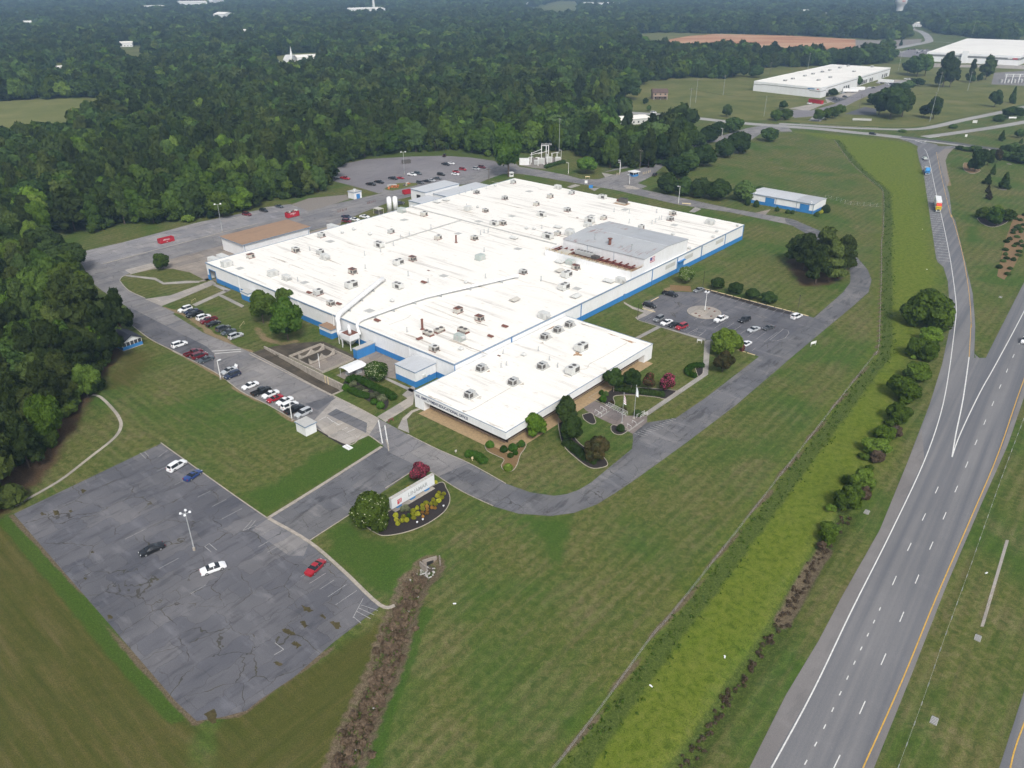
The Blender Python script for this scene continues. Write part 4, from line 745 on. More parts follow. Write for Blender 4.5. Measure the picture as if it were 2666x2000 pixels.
rl.build('railing', 'cream', fac)
def fan(parent, x, y, z, r): MB().cyl((x, y), r, z, z + 0.08, 14).build('fan', 'grille', parent)
ch = MB().bb(102, 109.5, 93.2, 95.6, 8.8, 10.2).build('chiller', 'unit', fac)
for k in range(5): fan(ch, 102.9 + k * 1.45, 94.4, 10.2, 0.58)
MB().bb(109.6, 112.2, 93.0, 95.2, 8.7, 9.6).build('pump_skid', 'grille', fac)

# ------------------------------------------------------------------ office wing
of = thing('office_building', 'low white office wing with dark recessed windows and lettered fascia', 'office', (*W0, 0.0), ROT)
OU0, OU1, OV0, OV1, OZ, OS = 130.55, 162.6, -15.4, 50.7, 4.75, 2.75
MB().bb(OU0 + 0.02, OU1, OV0, OV1, OZ - 0.25, OZ).build('roof', 'membrane', of)
def ob(name, mat, *b): return MB().bb(*b).build(name, mat, of)
for a in range(8): w = (OU1 - OU0) / 8; ob('fascia_panel', 'whiterib', OU0 + a * w + 0.012, OU0 + (a + 1) * w - 0.012, OV0 - 0.12, OV0 - 0.01, OS, OZ)
for a in range(16): w = (OV1 - OV0) / 16; ob('fascia_panel', 'whiteribY', OU1 + 0.01, OU1 + 0.12, OV0 + a * w + 0.012, OV0 + (a + 1) * w - 0.012, OS, OZ)
for a in range(8): w = (OU1 - OU0) / 8; ob('fascia_panel', 'whiterib', OU0 + a * w + 0.012, OU0 + (a + 1) * w - 0.012, OV1 + 0.01, OV1 + 0.12, 0, OZ)
ob('fascia_panel', 'whiteribY', OU0 + 0.02, OU0 + 0.12, OV0, -0.2, 0, OZ)
for b in ((OU0, OU1 + 0.2, OV0 - 0.18, OV0 - 0.02), (OU1 - 0.02, OU1 + 0.18, OV0 - 0.02, OV1 + 0.14), (OU0, OU1 - 0.03, OV1 - 0.02, OV1 + 0.16), (OU0, OU0 + 0.16, OV0 - 0.02, -0.2)): ob('roof_edge', 'coping', *b, OZ, OZ + 0.10)
ob('soffit', 'unitlight', OU0 + 0.05, OU1 - 0.01, OV0, OV1, OS - 0.05, OS)
ob('corner_wall', 'whiterib', OU0, OU0 + 3.6, OV0 - 0.1, OV0 + 0.1, 0, OS - 0.05); ob('corner_wall', 'whiterib', OU0 + 3.4, OU0 + 3.6, OV0 + 0.12, OV0 + 2.2, 0, OS - 0.05)
ob('corner_wall', 'whiteribY', OU1 - 0.1, OU1 + 0.1, OV1 - 4.2, OV1, 0, OS - 0.05); ob('corner_wall', 'whiteribY', OU1 - 2.0, OU1 - 0.15, OV1 - 4.2, OV1 - 4.0, 0, OS - 0.05)
ob('plinth', 'brick', OU0 + 3.6, OU1 - 1.9, OV0 + 1.75, OV0 + 2.0, 0.1, 0.55); ob('plinth', 'brick', OU1 - 2.0, OU1 - 1.75, OV0 + 2.0, OV1 - 4.2, 0.1, 0.55)
u = OU0 + 3.65
while u < OU1 - 2.2: ob('window_pane', 'glassdark', u, u + 1.42, OV0 + 1.85, OV0 + 1.95, 0.55, OS - 0.05); ob('mullion', 'black', u + 1.42, u + 1.52, OV0 + 1.80, OV0 + 2.0, 0.55, OS - 0.05); u += 1.52
v = OV0 + 2.05
while v < OV1 - 5.0: ob('window_pane', 'glassdark', OU1 - 1.95, OU1 - 1.85, v, v + 1.55, 0.55, OS - 0.05); ob('mullion', 'black', OU1 - 2.0, OU1 - 1.80, v + 1.55, v + 1.65, 0.55, OS - 0.05); v += 1.65
ob('inner_wall', 'black', OU0 + 1, OU1 - 2.3, OV0 + 2.4, OV1 - 0.3, 0, OS - 0.06)
tm = text_mesh('H.R. /EMPLOYMENT/EDUCATIONAL OFFICE', 0.98, 0.05, 0.012)
xs = [v_.co.x for v_ in tm.vertices]; sc = 18.9 / (max(xs) - min(xs))
tx = put('lettering', tm, 'textnavy', of, (131.15, OV0 - 0.15, 3.35)); tx.rotation_euler = (R(90), 0, 0); tx.scale = (sc, sc * 1.15, 1)
MB().tube([(OU0 + 0.1, -0.3, 6.4), (OU0 + 0.1, -0.3, 4.9)], 0.12, 6).build('downspout', 'bluetrim', fac)
MB().bb(130.3, 130.5, 23.9, 24.2, 4.9, 6.5).build('downspout', 'bluetrim', fac)

# ------------------------------------------------------------------ annexes round the factory
def blockhouse(name, label, cat, u0, u1, v0, v1, h, roofmat='metalroof2', base=1.85, basemat='blue', wallmat='white', over=0.12, group=None, slope=0.0):
    """box building on the factory grid: four walls, painted base, roof slab with trim"""
    cx, cy = BW((u0 + u1) / 2, (v0 + v1) / 2); a, b = (u1 - u0) / 2, (v1 - v0) / 2
    o = thing(name, label, cat, (cx, cy, 0.0), ROT, group)
    for (x0, x1, y0, y1) in ((-a, a, -b, -b + 0.2), (-a, a, b - 0.2, b), (-a, -a + 0.2, -b + 0.2, b - 0.2), (a - 0.2, a, -b + 0.2, b - 0.2)):
        MB().bb(x0, x1, y0, y1, base, h).build('wall', wallmat, o)
        if base > 0: MB().bb(x0 - (0.02 if x0 < 0 else -0.0), x1 + 0.02, y0 - 0.02, y1 + 0.02, 0, base).build('base_band', basemat, o)
    MB().bb(-a - over, a + over, -b - over, b + over, h, h + 0.16).build('roof', roofmat, o)
    MB().bb(-a - over - 0.03, a + over + 0.03, -b - over - 0.03, -b - over, h - 0.12, h + 0.18).bb(a + over, a + over + 0.03, -b - over, b + over, h - 0.12, h + 0.18).build('roof_trim', 'coping', o)
    return o
ax = blockhouse('annex', 'white and blue flat-roofed annex between factory wall and office corner', 'building', 114.8, 123.0, -8.2, -0.32, 4.7)
MB().bb(4.12, 4.5, -1.2, -0.4, 2.3, 3.0).build('air_conditioner', 'unitlight', ax); MB().bb(4.11, 4.2, 0.5, 1.5, 0, 2.1).build('door', 'bluetrim', ax)
blockhouse('lean_to', 'small blue lean-to with dark flat roof against the factory left of the ducts', 'building', 73.0, 79.2, -3.4, -0.3, 3.0, 'tanroof')
blockhouse('lean_to', 'narrow deep blue wing with grey coping right of the dust collector', 'building', 94.8, 96.6, -7.3, -0.4, 3.0, 'hatch', 2.95)
blockhouse('porch', 'small blue box projecting from the factory wall behind the shade trees', 'building', 27.5, 32.0, -3.0, -0.35, 3.0, 'hatch', 2.0)
tn = blockhouse('tan_roof_warehouse', 'long pale blue-white shed with tan gravel roof beside the west road', 'shed', -27.3, -11.2, 22.6, 54.6, 5.6, 'tanroof', 0.0, 'blue', 'white', 0.7)
MB().bb(8.0, 8.15, -15.6, -15.4, 0, 5.6).bb(8.0, 8.15, 15.4, 15.6, 0, 5.6).build('downspout', 'coping', tn)
nw = blockhouse('metal_shed', 'white metal shed with pale roof and dark doorway beside the rear car lot', 'shed', -29.0, -18.2, 130.0, 154.0, 5.0, 'metalroof2', 0.0, 'blue', 'white', 0.25)
MB().bb(-1.2, 1.6, -12.08, -12.01, 0, 3.0).build('doorway', 'black', nw)
blockhouse('connector_shed', 'wide low grey-roofed link between metal shed and factory', 'shed', -17.6, -0.6, 135.0, 166.0, 3.6, 'metalroof2', 0.0, 'blue', 'white', 0.2)
blockhouse('connector_shed', 'small pale-roofed shed beside the white silos', 'shed', -17.6, -2.2, 118.0, 131.0, 3.4, 'metalroof2', 0.0, 'blue', 'white', 0.2)
pu = blockhouse('pump_house', 'small white cube hut with blue door on the grass by the rear lot', 'hut', -55.0, -50.0, 110.2, 115.0, 3.4, 'hatch', 0.0, 'blue', 'white', 0.25)
MB().bb(2.51, 2.56, -1.0, 1.2, 0, 2.4).build('door', 'blue', pu); MB().cyl((0, 0), 0.45, 3.56, 4.3, 10).cyl((0, 0), 0.7, 4.3, 4.5, 10).build('roof_vent', 'whitesteel', pu)
ws = blockhouse('pump_house', 'small windowless white hut with grey roof beside the lower row of cars', 'hut', 117.2, 121.2, -43.6, -40.4, 2.7, 'hatch', 0.0, 'blue', 'white', 0.2)
for k, (u_, v_) in enumerate(((-18.9, 106.6), (-17.2, 108.9))):
    x, y = BW(u_, v_); s = thing('silo', ['upright white tank on the left of the two behind the factory', 'upright white tank on the right of the two behind the factory'][k], 'tank', (x, y, 0), 0, 'white tanks behind the factory')
    b_ = MB(); b_.sm = True; b_.cyl((0, 0), 1.15, 0.4, 7.0, 20).cyl((0, 0), 1.15, 7.0, 7.4, 20, 0.5); b_.build('tank', 'whitesteel', s); MB().cyl((0, 0), 1.3, 0, 0.4, 16).build('base', 'kerb', s); MB().bb(1.15, 1.25, -0.2, 0.2, 0.4, 7).build('ladder', 'steel', s)
# gas bottle frame beside the tanks
x, y = BW(-20.5, 101); g = thing('equipment_frame', 'beige steel equipment frame beside the white tanks', 'frame', (x, y, 0), ROT)
MB().bb(-2.2, 2.2, -1.6, 1.6, 2.5, 2.65).build('roof', 'unitbeige', g); MB().bb(-1.6, 1.6, -1.2, 1.2, 0, 1.2).build('machine', 'grille', g)
for i in (-2, 2):
    for j in (-1.4, 1.4): MB().bb(i - 0.08, i + 0.08, j - 0.08, j + 0.08, 0, 2.5).build('post', 'unitbeige', g)

# ------------------------------------------------------------------ dust collector and its two white ducts
dc = thing('dust_collector', 'white dust collector on steel legs against the factory wall', 'machine', BW(88.5, -3.2), ROT)
MB().bb(-2.2, 2.2, -1.9, 1.9, 3.2, 5.0).build('hopper_box', 'whitesteel', dc)
hp = MB(); hp.add([(-2.2, -1.9, 3.2), (2.2, -1.9, 3.2), (2.2, 1.9, 3.2), (-2.2, 1.9, 3.2), (-0.5, -0.4, 1.2), (0.5, -0.4, 1.2), (0.5, 0.4, 1.2), (-0.5, 0.4, 1.2)], [(0, 1, 5, 4), (1, 2, 6, 5), (2, 3, 7, 6), (3, 0, 4, 7), (7, 6, 5, 4)]); hp.build('hopper', 'whitesteel', dc)
for i in (-2.0, 2.0):
    for j in (-1.7, 1.7): MB().bb(i - 0.1, i + 0.1, j - 0.1, j + 0.1, 0, 3.2).build('leg', 'whitesteel', dc)
MB().bb(-2.0, 2.0, -1.7, 1.7, 5.0, 5.06).build('top_plate', 'rust', dc)
el = MB(); el.sm = True; el.tube([(-1.2, 0.8, 5.0), (-1.2, 0.8, 6.2), (-1.0, 0.5, 6.8), (-0.4, 0, 7.0), (0.4, -0.4, 6.8), (0.8, -0.6, 6.2), (0.8, -0.6, 5.0)], 0.5, 12); el.build('fan_elbow', 'whitesteel', dc)
cy = MB(); cy.sm = True; cy.cyl((-4.0, 0.2), 1.1, 2.2, 4.2, 18).cyl((-4.0, 0.2), 0.3, 0.6, 2.2, 18, 1.1); cy.build('cyclone', 'whitesteel', dc)
for i in (-4.9, -3.1): MB().bb(i - 0.08, i + 0.08, -0.8, -0.6, 0, 3.0).bb(i - 0.08, i + 0.08, 1.0, 1.2, 0, 3.0).build('leg', 'whitesteel', dc)
def duct(label, path, r):
    o = thing('duct', label, 'duct', (*BW(*path[0][:2]), 0), ROT); p0 = path[0]
    mb = MB(); mb.sm = True; mb.tube([(p[0] - p0[0], p[1] - p0[1], p[2]) for p in path], r, 14); mb.build('pipe', 'whitesteel', o)
    for i in range(1, len(path)):
        a, b = path[i - 1], path[i]; L = math.dist(a[:2], b[:2]); n = int(L / 7)
        for k in range(n):
            t = (k + 0.5) / n; x, y, z = (a[j] + (b[j] - a[j]) * t for j in range(3))
            if z > HM + 0.3: MB().box((x - p0[0], y - p0[1], (HM + z) / 2 - 0.2), (2.6, 0.14, z - HM - 0.3)).build('pipe_support', 'steel', o)
duct('big white duct slanting over the roof and down the left wall', [(66, 30, 7.1), (66.4, 29.2, 7.9), (68, 25.5, 7.9), (79.3, 1.2, 7.9), (80.2, -0.6, 7.7), (80.9, -1.6, 6.9), (81.2, -1.9, 5.4), (81.4, -2.0, 3.0), (82.6, -2.6, 2.4), (84.4, -3.0, 3.2)], 0.82)
duct('slimmer white duct curving across the roof to the dust collector', [(99.5, 63.5, 7.1), (99.0, 62.5, 7.6), (95.5, 50, 7.6), (92, 38, 7.6), (89.3, 28, 7.6), (88.4, 18, 7.6), (88.0, 3, 7.6), (88.2, 0.8, 7.4), (89.0, -0.6, 6.6), (90.0, -1.0, 5.2), (90.8, -1.2, 4.2)], 0.5)
du = thing('vent_pipe', 'slim white vertical pipe on the factory wall left of the big duct', 'pipe', (*BW(77, -0.5), 0), ROT); MB().cyl((0, 0), 0.2, 3.1, 6.7, 10).build('pipe', 'whitesteel', du); MB().cyl((0, 0), 0.3, 6.7, 6.9, 10).build('cap', 'steel', du)

# ------------------------------------------------------------------ containment basin with tank saddles, and the sunken dock ramp
ba = thing('containment_basin', 'concrete basin with curved tank saddles beside the lower road', 'basin', (*BW(88, -14.2), 0), ROT)
MB().bb(-8, 8, -5.4, 5.6, 0.02, 0.06).build('floor', 'concyard', ba); MB().bb(-7.6, 1.0, -5.0, 5.2, 0.06, 0.09).build('puddle', 'wetconc', ba)
for b in ((-8.2, 8.2, -5.7, -5.4), (-8.2, 8.2, 5.6, 5.9), (-8.2, -8.0, -5.4, 5.6), (8.0, 8.2, -5.4, 5.6)): MB().bb(*b, 0, 0.65).build('wall', 'kerb', ba)
for x in (-4.6, 0.6):
    pr = [(-4.6, 0.0)] + [(-4.6 + 9.2 * k / 24, 1.9 - 1.5 * abs(math.sin(math.pi * 2 * k / 24)) ** 0.8) for k in range(25)] + [(4.6, 0.0)]
    n = len(pr); mb = MB(); mb.add([(x - 0.25, p[0], p[1] + 0.06) for p in pr] + [(x + 0.25, p[0], p[1] + 0.06) for p in pr], [tuple(range(n)), tuple(range(n, 2 * n))[::-1]] + [(i, i + n, (i + 1) % n + n, (i + 1) % n) for i in range(n)])
    mb.build('tank_saddle', 'kerb', ba)
MB().cyl((5.6, -4.6), 0.08, 0.6, 5.2, 8).build('mast', 'whitesteel', ba)
dk = thing('dock_ramp', 'sunken wet dock ramp behind a concrete retaining wall', 'ramp', (*BW(68.75, -23.75), 0), ROT)
MB().add([(0, -2.5, 0.0), (26, -2.5, -1.5), (40, -2.5, -1.5), (40, 2.5, -1.5), (26, 2.5, -1.5), (0, 2.5, 0.0)], [(0, 1, 4, 5), (1, 2, 3, 4)]).build('ramp_floor', 'wetconc', dk)
MB().bb(0, 40.3, 2.5, 2.85, -1.7, 0.75).build('retaining_wall', 'kerb', dk); MB().bb(40, 40.3, -2.5, 2.5, -1.7, 0.35).build('retaining_wall', 'kerb', dk); MB().bb(0, 40, -2.8, -2.5, -1.7, 0.14).build('retaining_wall', 'kerb', dk)
MB().bb(30.5, 30.7, 2.3, 2.48, -1.4, 1.0).bb(31.8, 32.0, 2.3, 2.48, -1.4, 1.0).build('bumper_post', 'cream', dk)
# small white canopy
cn = thing('canopy', 'small white bent-sheet canopy on thin posts beside the hedge garden', 'canopy', (*BW(103.2, -14.2), 0), ROT)
prf = [(-2.3, 2.3), (-1.9, 2.75), (0, 3.0), (1.9, 2.75), (2.3, 2.3)]; mb = MB()
for (a, b), (c, d) in zip(prf, prf[1:]): mb.add([(a, -3.3, b), (c, -3.3, d), (c, 3.3, d), (a, 3.3, b), (a, -3.3, b + 0.06), (c, -3.3, d + 0.06), (c, 3.3, d + 0.06), (a, 3.3, b + 0.06)], [(3, 2, 1, 0), (4, 5, 6, 7), (0, 1, 5, 4), (2, 3, 7, 6), (1, 2, 6, 5), (3, 0, 4, 7)])
mb.build('roof_sheet', 'whitesteel', cn); MB().bb(-3.0, 3.0, -3.8, 3.8, 0.02, 0.12).build('slab', 'concyard', cn)
for i in (-2.0, 2.0):
    for j in (-3, 0, 3): MB().bb(i - 0.05, i + 0.05, j - 0.05, j + 0.05, 0.1, 2.65).build('post', 'steel', cn)
MB().bb(-1.2, -0.4, -2, 0, 0.1, 0.85).bb(0.4, 1.2, 0.5, 2.2, 0.1, 0.85).build('bench', 'steel', cn)

# ------------------------------------------------------------------ gatehouse, blue-white shed, pavilion
gt = thing('gatehouse', 'tiny blue and white gatehouse with wide flat roof on the entry road', 'gatehouse', (*(69.4,443.7), 0), 0.6)
MB().bb(-1.9, 1.9, -1.6, 1.6, 0, 1.1).build('base_band', 'blue', gt); MB().bb(-1.85, 1.85, -1.55, 1.55, 1.1, 2.2).build('window_band', 'glassdark', gt); MB().bb(-2.6, 2.6, -2.3, 2.3, 2.35, 2.75).build('roof', 'whitesteel', gt)
for i in (-1.85, 0, 1.85):
    for j in (-1.58, 1.58): MB().bb(i - 0.1, i + 0.1, j - 0.06, j + 0.06, 1.1, 2.35).build('post', 'white', gt)
BS = [(119.6,386.2), (143.8,364.9), (153.8,377)]
ang = math.atan2(BS[1][1] - BS[0][1], BS[1][0] - BS[0][0])
bs = thing('blue_white_shed', 'long white shed with blue base band and two blue roller doors', 'shed', (*BS[0], 0), ang); SL, SW, SH = 32.6, 14.6, 4.7
MB().bb(0, SL, 0, 0.2, 1.5, SH).bb(SL - 0.2, SL, 0.2, SW, 1.5, SH).bb(0, SL - 0.2, SW - 0.2, SW, 1.5, SH).bb(0, 0.2, 0.2, SW - 0.2, 1.5, SH).build('wall', 'whiterib', bs)
MB().bb(-0.02, SL + 0.02, -0.02, 0.2, 0, 1.5).bb(SL - 0.2, SL + 0.02, 0.2, SW, 0, 1.5).build('base_band', 'blue', bs)
for x0, x1, mt in ((-0.3, 23.0, 'metalroof2'), (23.05, SL + 0.3, 'metalroof')):
    for a, b, c, d in ((-0.3, SH, SW / 2, SH + 0.55), (SW / 2, SH + 0.55, SW + 0.3, SH)):
        MB().add([(x0, a, b), (x1, a, b), (x1, c, d), (x0, c, d), (x0, a, b + 0.12), (x1, a, b + 0.12), (x1, c, d + 0.12), (x0, c, d + 0.12)], [(3, 2, 1, 0), (4, 5, 6, 7), (0, 1, 5, 4), (1, 2, 6, 5), (2, 3, 7, 6), (3, 0, 4, 7)]).build('roof_panel', mt, bs)
MB().add([(SL + 0.01, 0, SH), (SL + 0.01, SW, SH), (SL + 0.01, SW / 2, SH + 0.55)], [(0, 1, 2)]).build('gable', 'white', bs)
MB().bb(-0.3, SL + 0.3, -0.42, -0.3, SH - 0.1, SH + 0.14).build('gutter', 'coping', bs)
for a, b in ((8.3, 12.6), (26.0, 30.2)):
    d_ = MB().bb(a, b, -0.12, -0.03, 0.05, 3.9).build('roller_door', 'blue', bs); MB().bb(a - 0.2, a, -0.16, -0.03, 0, 4.05).bb(b, b + 0.2, -0.16, -0.03, 0, 4.05).bb(a, b, -0.16, -0.03, 3.9, 4.05).build('frame', 'bluetrim', d_)
for a in (13.5, 24.0, 32.3): MB().bb(a, a + 0.15, -0.2, -0.03, 0, SH - 0.1).build('downspout', 'coping', bs)
for a in (2.2, 30.8): MB().cyl((a, 0.6), 0.3, SH, SH + 0.9, 8).build('roof_vent', 'whitesteel', bs)
pv = thing('pavilion', 'blue and white screened picnic pavilion with dark gable roof at the wood edge', 'pavilion', (*(-118.6,212.8), 0), math.atan2((-114.8,217.8)[1] - (-118.6,212.8)[1], (-114.8,217.8)[0] - (-118.6,212.8)[0]))
PL, PW = 6.3, 9.0
MB().bb(-0.1, PL + 0.1, -0.1, PW, 0, 0.2).build('slab', 'conc', pv); MB().bb(0, PL, 0, 0.12, 0.2, 1.2).bb(0, 0.12, 0.12, PW, 0.2, 1.2).bb(PL - 0.12, PL, 0.12, PW, 0.2, 1.2).build('blue_rail_wall', 'blue', pv)
for k in range(5): MB().bb(0.12 + k * 1.22, 1.22 + k * 1.22, 0.03, 0.08, 1.22, 2.4).build('screen_panel', 'screen', pv)
for k in range(6): MB().bb(-0.02 + k * 1.22, 0.12 + k * 1.22, -0.03, 0.12, 1.2, 2.5).build('post', 'white', pv)
MB().bb(0.03, 0.08, 0.3, PW, 1.22, 2.4).bb(PL - 0.08, PL - 0.03, 0.3, PW, 1.22, 2.4).build('screen_panel', 'screen', pv)
MB().add([(-0.05, -0.06, 2.45), (PL + 0.05, -0.06, 2.45), (PL / 2, -0.06, 4.1)], [(0, 1, 2)]).build('gable', 'white', pv)
for a, b, c, d in ((-0.7, 2.25, PL / 2, 4.25), (PL / 2, 4.25, PL + 0.7, 2.25)): MB().add([(a, -0.6, b), (c, -0.6, d), (c, PW + 0.5, d), (a, PW + 0.5, b), (a, -0.6, b + 0.12), (c, -0.6, d + 0.12), (c, PW + 0.5, d + 0.12), (a, PW + 0.5, b + 0.12)], [(3, 2, 1, 0), (4, 5, 6, 7), (0, 1, 5, 4), (1, 2, 6, 5), (2, 3, 7, 6), (3, 0, 4, 7)]).build('roof_slope', 'darkroof', pv)

# ------------------------------------------------------------------ buildings beyond the site
def quadbuilding(name, label, cat, pts, h, wall='white', roof='membrane', band=None, para=0.5, group=None, roofover=0.0):
    """building on four ground corners; walls each a part, roof sunk behind a parapet"""
    c = (sum(p[0] for p in pts) / 4, sum(p[1] for p in pts) / 4); o = thing(name, label, cat, (*c, 0), 0, group)
    if area(pts) < 0: pts = pts[::-1]
    L = [(p[0] - c[0], p[1] - c[1]) for p in pts]
    for i in range(4):
        a, b = L[i], L[(i + 1) % 4]; ln = math.dist(a, b); an = math.atan2(b[1] - a[1], b[0] - a[0]); mid = ((a[0] + b[0]) / 2, (a[1] + b[1]) / 2)
        MB().box((*mid, h / 2), (ln, 0.3, h), an).build('wall', wall, o)
        if band: MB().box((*mid, band[0]), (ln + 0.1, 0.42, band[1]), an).build('band', band[2], o)
    MB().prism([(p[0] * 0.997, p[1] * 0.997) for p in L], h - para - 0.3, h - para).build('roof', roof, o)
    return o, L, c
bw, L, cB = quadbuilding('warehouse', 'long white warehouse with dark stripe and skylit roof across the far road', 'warehouse', [(236.3,803.6),(283.9,752.7),(421.9,925.2),(369.2,960)], 9.0, 'white', 'membrane', None, 0.3)
wp = [(p[0] - cB[0], p[1] - cB[1]) for p in [(236.3,803.6),(283.9,752.7),(421.9,925.2)]]
def facade_stripe(par, a, b, h0, segs, mat, proud=0.22, th=0.45):
    ln = math.dist(a, b); an = math.atan2(b[1] - a[1], b[0] - a[0]); nx, ny = math.sin(an), -math.cos(an)
    for t0, t1, z in segs:
        m_ = (t0 + t1) / 2; MB().box((a[0] + (b[0] - a[0]) * m_ + nx * proud, a[1] + (b[1] - a[1]) * m_ + ny * proud, h0 + z), (ln * (t1 - t0), 0.1, th), an).build('stripe', mat, par)
facade_stripe(bw, wp[0], wp[1], 6.2, [(0, 0.12, 0), (0.12, 0.84, 0.6), (0.84, 1.0, -0.4)], 'graytrim')
facade_stripe(bw, wp[1], wp[2], 6.2, [(0, 0.06, -0.4), (0.06, 1.0, 1.2)], 'graytrim')
an = math.atan2(wp[2][1] - wp[1][1], wp[2][0] - wp[1][0]); ln = math.dist(wp[1], wp[2])
def on_wall(par, name, t, w, z0, z1, mat, d=0.3):
    x, y = wp[1][0] + (wp[2][0] - wp[1][0]) * t + math.sin(an) * d, wp[1][1] + (wp[2][1] - wp[1][1]) * t - math.cos(an) * d
    return MB().box((x, y, (z0 + z1) / 2), (w, 0.2, z1 - z0), an).build(name, mat, par)
for t in (0.30, 0.33, 0.36, 0.52, 0.545, 0.57, 0.595, 0.62, 0.68, 0.71, 0.88, 0.92, 0.95): on_wall(bw, 'dock_door', t, 3.2, 0.6, 4.2, 'black')
on_wall(bw, 'entrance', 0.09, 9, 0, 3.2, 'glassdark'); on_wall(bw, 'dock_canopy', 0.66, 14, 5.0, 5.4, 'white', 1.4)
f0 = wp[0]; f1 = wp[1]; an0 = math.atan2(f1[1] - f0[1], f1[0] - f0[0])
for t, mt, w in ((0.86, 'bluetrim', 7.0), (0.955, 'signred', 1.6)):
    x, y = f0[0] + (f1[0] - f0[0]) * t + math.sin(an0) * 0.25, f0[1] + (f1[1] - f0[1]) * t - math.cos(an0) * 0.25
    MB().box((x, y, 7.5), (w, 0.1, 0.8), an0).build('sign_board', mt, bw)
for k, p in enumerate([(266.9,805.1),(278.9,819.6),(298.9,843.7),(313.5,861.7),(329.8,880.4),(343.3,896),(363.4,920.3),(379.9,939),(300.5,808.4),(320.5,831.8),(365,884.2),(403.4,930.4)]):
    t = thing('rooftop_unit', 'grey box unit on the far warehouse roof, %s of its rows from the front' % ORD[k], 'roof unit', (*p, 8.7), an, 'units on the far warehouse roof')
    MB().bb(-2, 2, -1.4, 1.4, 0, 1.6).build('cabinet', 'unitlight', t); MB().bb(-2.03, -1.99, -1.1, 1.1, 0.3, 1.3).bb(-1.6, 1.6, -1.43, -1.39, 0.3, 1.3).build('grille', 'graytrim', t)
rw, L2, cR = quadbuilding('warehouse', 'huge white warehouse with grey band at the right edge beyond the meadow', 'warehouse', [(541.8,1092.2),(631.1,1036.7),(831.1,1269.3),(718.9,1331.9)], 11.0, 'white', 'membrane', None, 0.3)
rp = [(p[0] - cR[0], p[1] - cR[1]) for p in [(541.8,1092.2),(631.1,1036.7),(831.1,1269.3)]]
facade_stripe(rw, rp[0], rp[1], 7.6, [(0, 0.42, 0), (0.45, 0.68, 0), (0.68, 1.0, -0.3)], 'graytrim', 0.3, 2.4)
facade_stripe(rw, rp[1], rp[2], 7.6, [(0, 0.08, -0.3), (0.1, 1.0, 0)], 'graytrim', 0.3, 2.4)
an2 = math.atan2(rp[1][1] - rp[0][1], rp[1][0] - rp[0][0])
def on2(name, t, w, z0, z1, mat, d=0.5, th=0.4):
    x, y = rp[0][0] + (rp[1][0] - rp[0][0]) * t + math.sin(an2) * d, rp[0][1] + (rp[1][1] - rp[0][1]) * t - math.cos(an2) * d
    MB().box((x, y, (z0 + z1) / 2), (w, th, z1 - z0), an2).build(name, mat, rw)
on2('entrance_tower', 0.42, 7, 0, 14, 'white', 1.5, 4); on2('glass_front', 0.33, 14, 1, 7, 'unitgreen'); on2('dock_door', 0.76, 5, 0.3, 5.5, 'glassdark'); on2('sign_board', 0.955, 5, 6.9, 8.3, 'signred', 0.7); on2('sign_board', 0.90, 5, 6.9, 8.3, 'unitlight', 0.7)
for t in (0.02, 0.06): on2('glass_front', t, 4, 1, 6, 'unitgreen')

def house(name, label, pts, h, rh, wall, roof, cat='house', storeys=1, porch=False):
    """gabled house: pts = two ends of the front wall, depth behind it"""
    (a, b), dep = pts[:2], pts[2]
    an = math.atan2(b[1] - a[1], b[0] - a[0]); w = math.dist(a, b); o = thing(name, label, cat, (*a, 0), an)
    for x0, x1, y0, y1 in ((0, w, 0, 0.2), (0, w, dep - 0.2, dep), (0, 0.2, 0.2, dep - 0.2), (w - 0.2, w, 0.2, dep - 0.2)): MB().bb(x0, x1, y0, y1, 0, h).build('wall', wall, o)
    for c0, z0, c1, z1 in ((-0.5, h - 0.1, dep / 2, h + rh), (dep / 2, h + rh, dep + 0.5, h - 0.1)):
        MB().add([(-0.5, c0, z0), (w + 0.5, c0, z0), (w + 0.5, c1, z1), (-0.5, c1, z1), (-0.5, c0, z0 + 0.2), (w + 0.5, c0, z0 + 0.2), (w + 0.5, c1, z1 + 0.2), (-0.5, c1, z1 + 0.2)], [(3, 2, 1, 0), (4, 5, 6, 7), (0, 1, 5, 4), (1, 2, 6, 5), (2, 3, 7, 6), (3, 0, 4, 7)]).build('roof_slope', roof, o)
    for x in (0.1, w - 0.1): MB().add([(x - 0.08, 0, h), (x + 0.08, 0, h), (x + 0.08, dep, h), (x - 0.08, dep, h), (x - 0.08, dep / 2, h + rh), (x + 0.08, dep / 2, h + rh)], [(0, 4, 3), (1, 2, 5), (0, 1, 5, 4), (2, 3, 4, 5), (3, 2, 1, 0)]).build('gable', wall, o)
    n = max(2, int(w / 4))
    for s in range(storeys):
        for k in range(n): MB().bb(w * (k + 0.35) / n, w * (k + 0.65) / n, -0.05, -0.01, 1.0 + s * 2.9, 2.3 + s * 2.9).build('window', 'glassdark', o)
    if porch: MB().bb(0.5, w - 0.5, -2.6, -0.02, 2.5, 2.7).build('porch_roof', roof, o); [MB().bb(x - 0.1, x + 0.1, -2.5, -2.3, 0, 2.5).build('post', 'white', o) for x in (0.8, w / 2, w - 0.8)]
    return o
house('house', 'two-storey tan house with brown roofs alone on the meadow', ([(128.4,744),(141.8,744)][0], [(128.4,744),(141.8,744)][1], 11), 6.0, 2.6, 'brick', 'brownroof', 'house', 2, True)
house('metal_building', 'low white-roofed building half hidden by trees beside the road', ([(79.2,606.5),(106.4,619.1)][0], [(79.2,606.5),(106.4,619.1)][1], 16), 4.0, 1.0, 'unitlight', 'membrane', 'building')
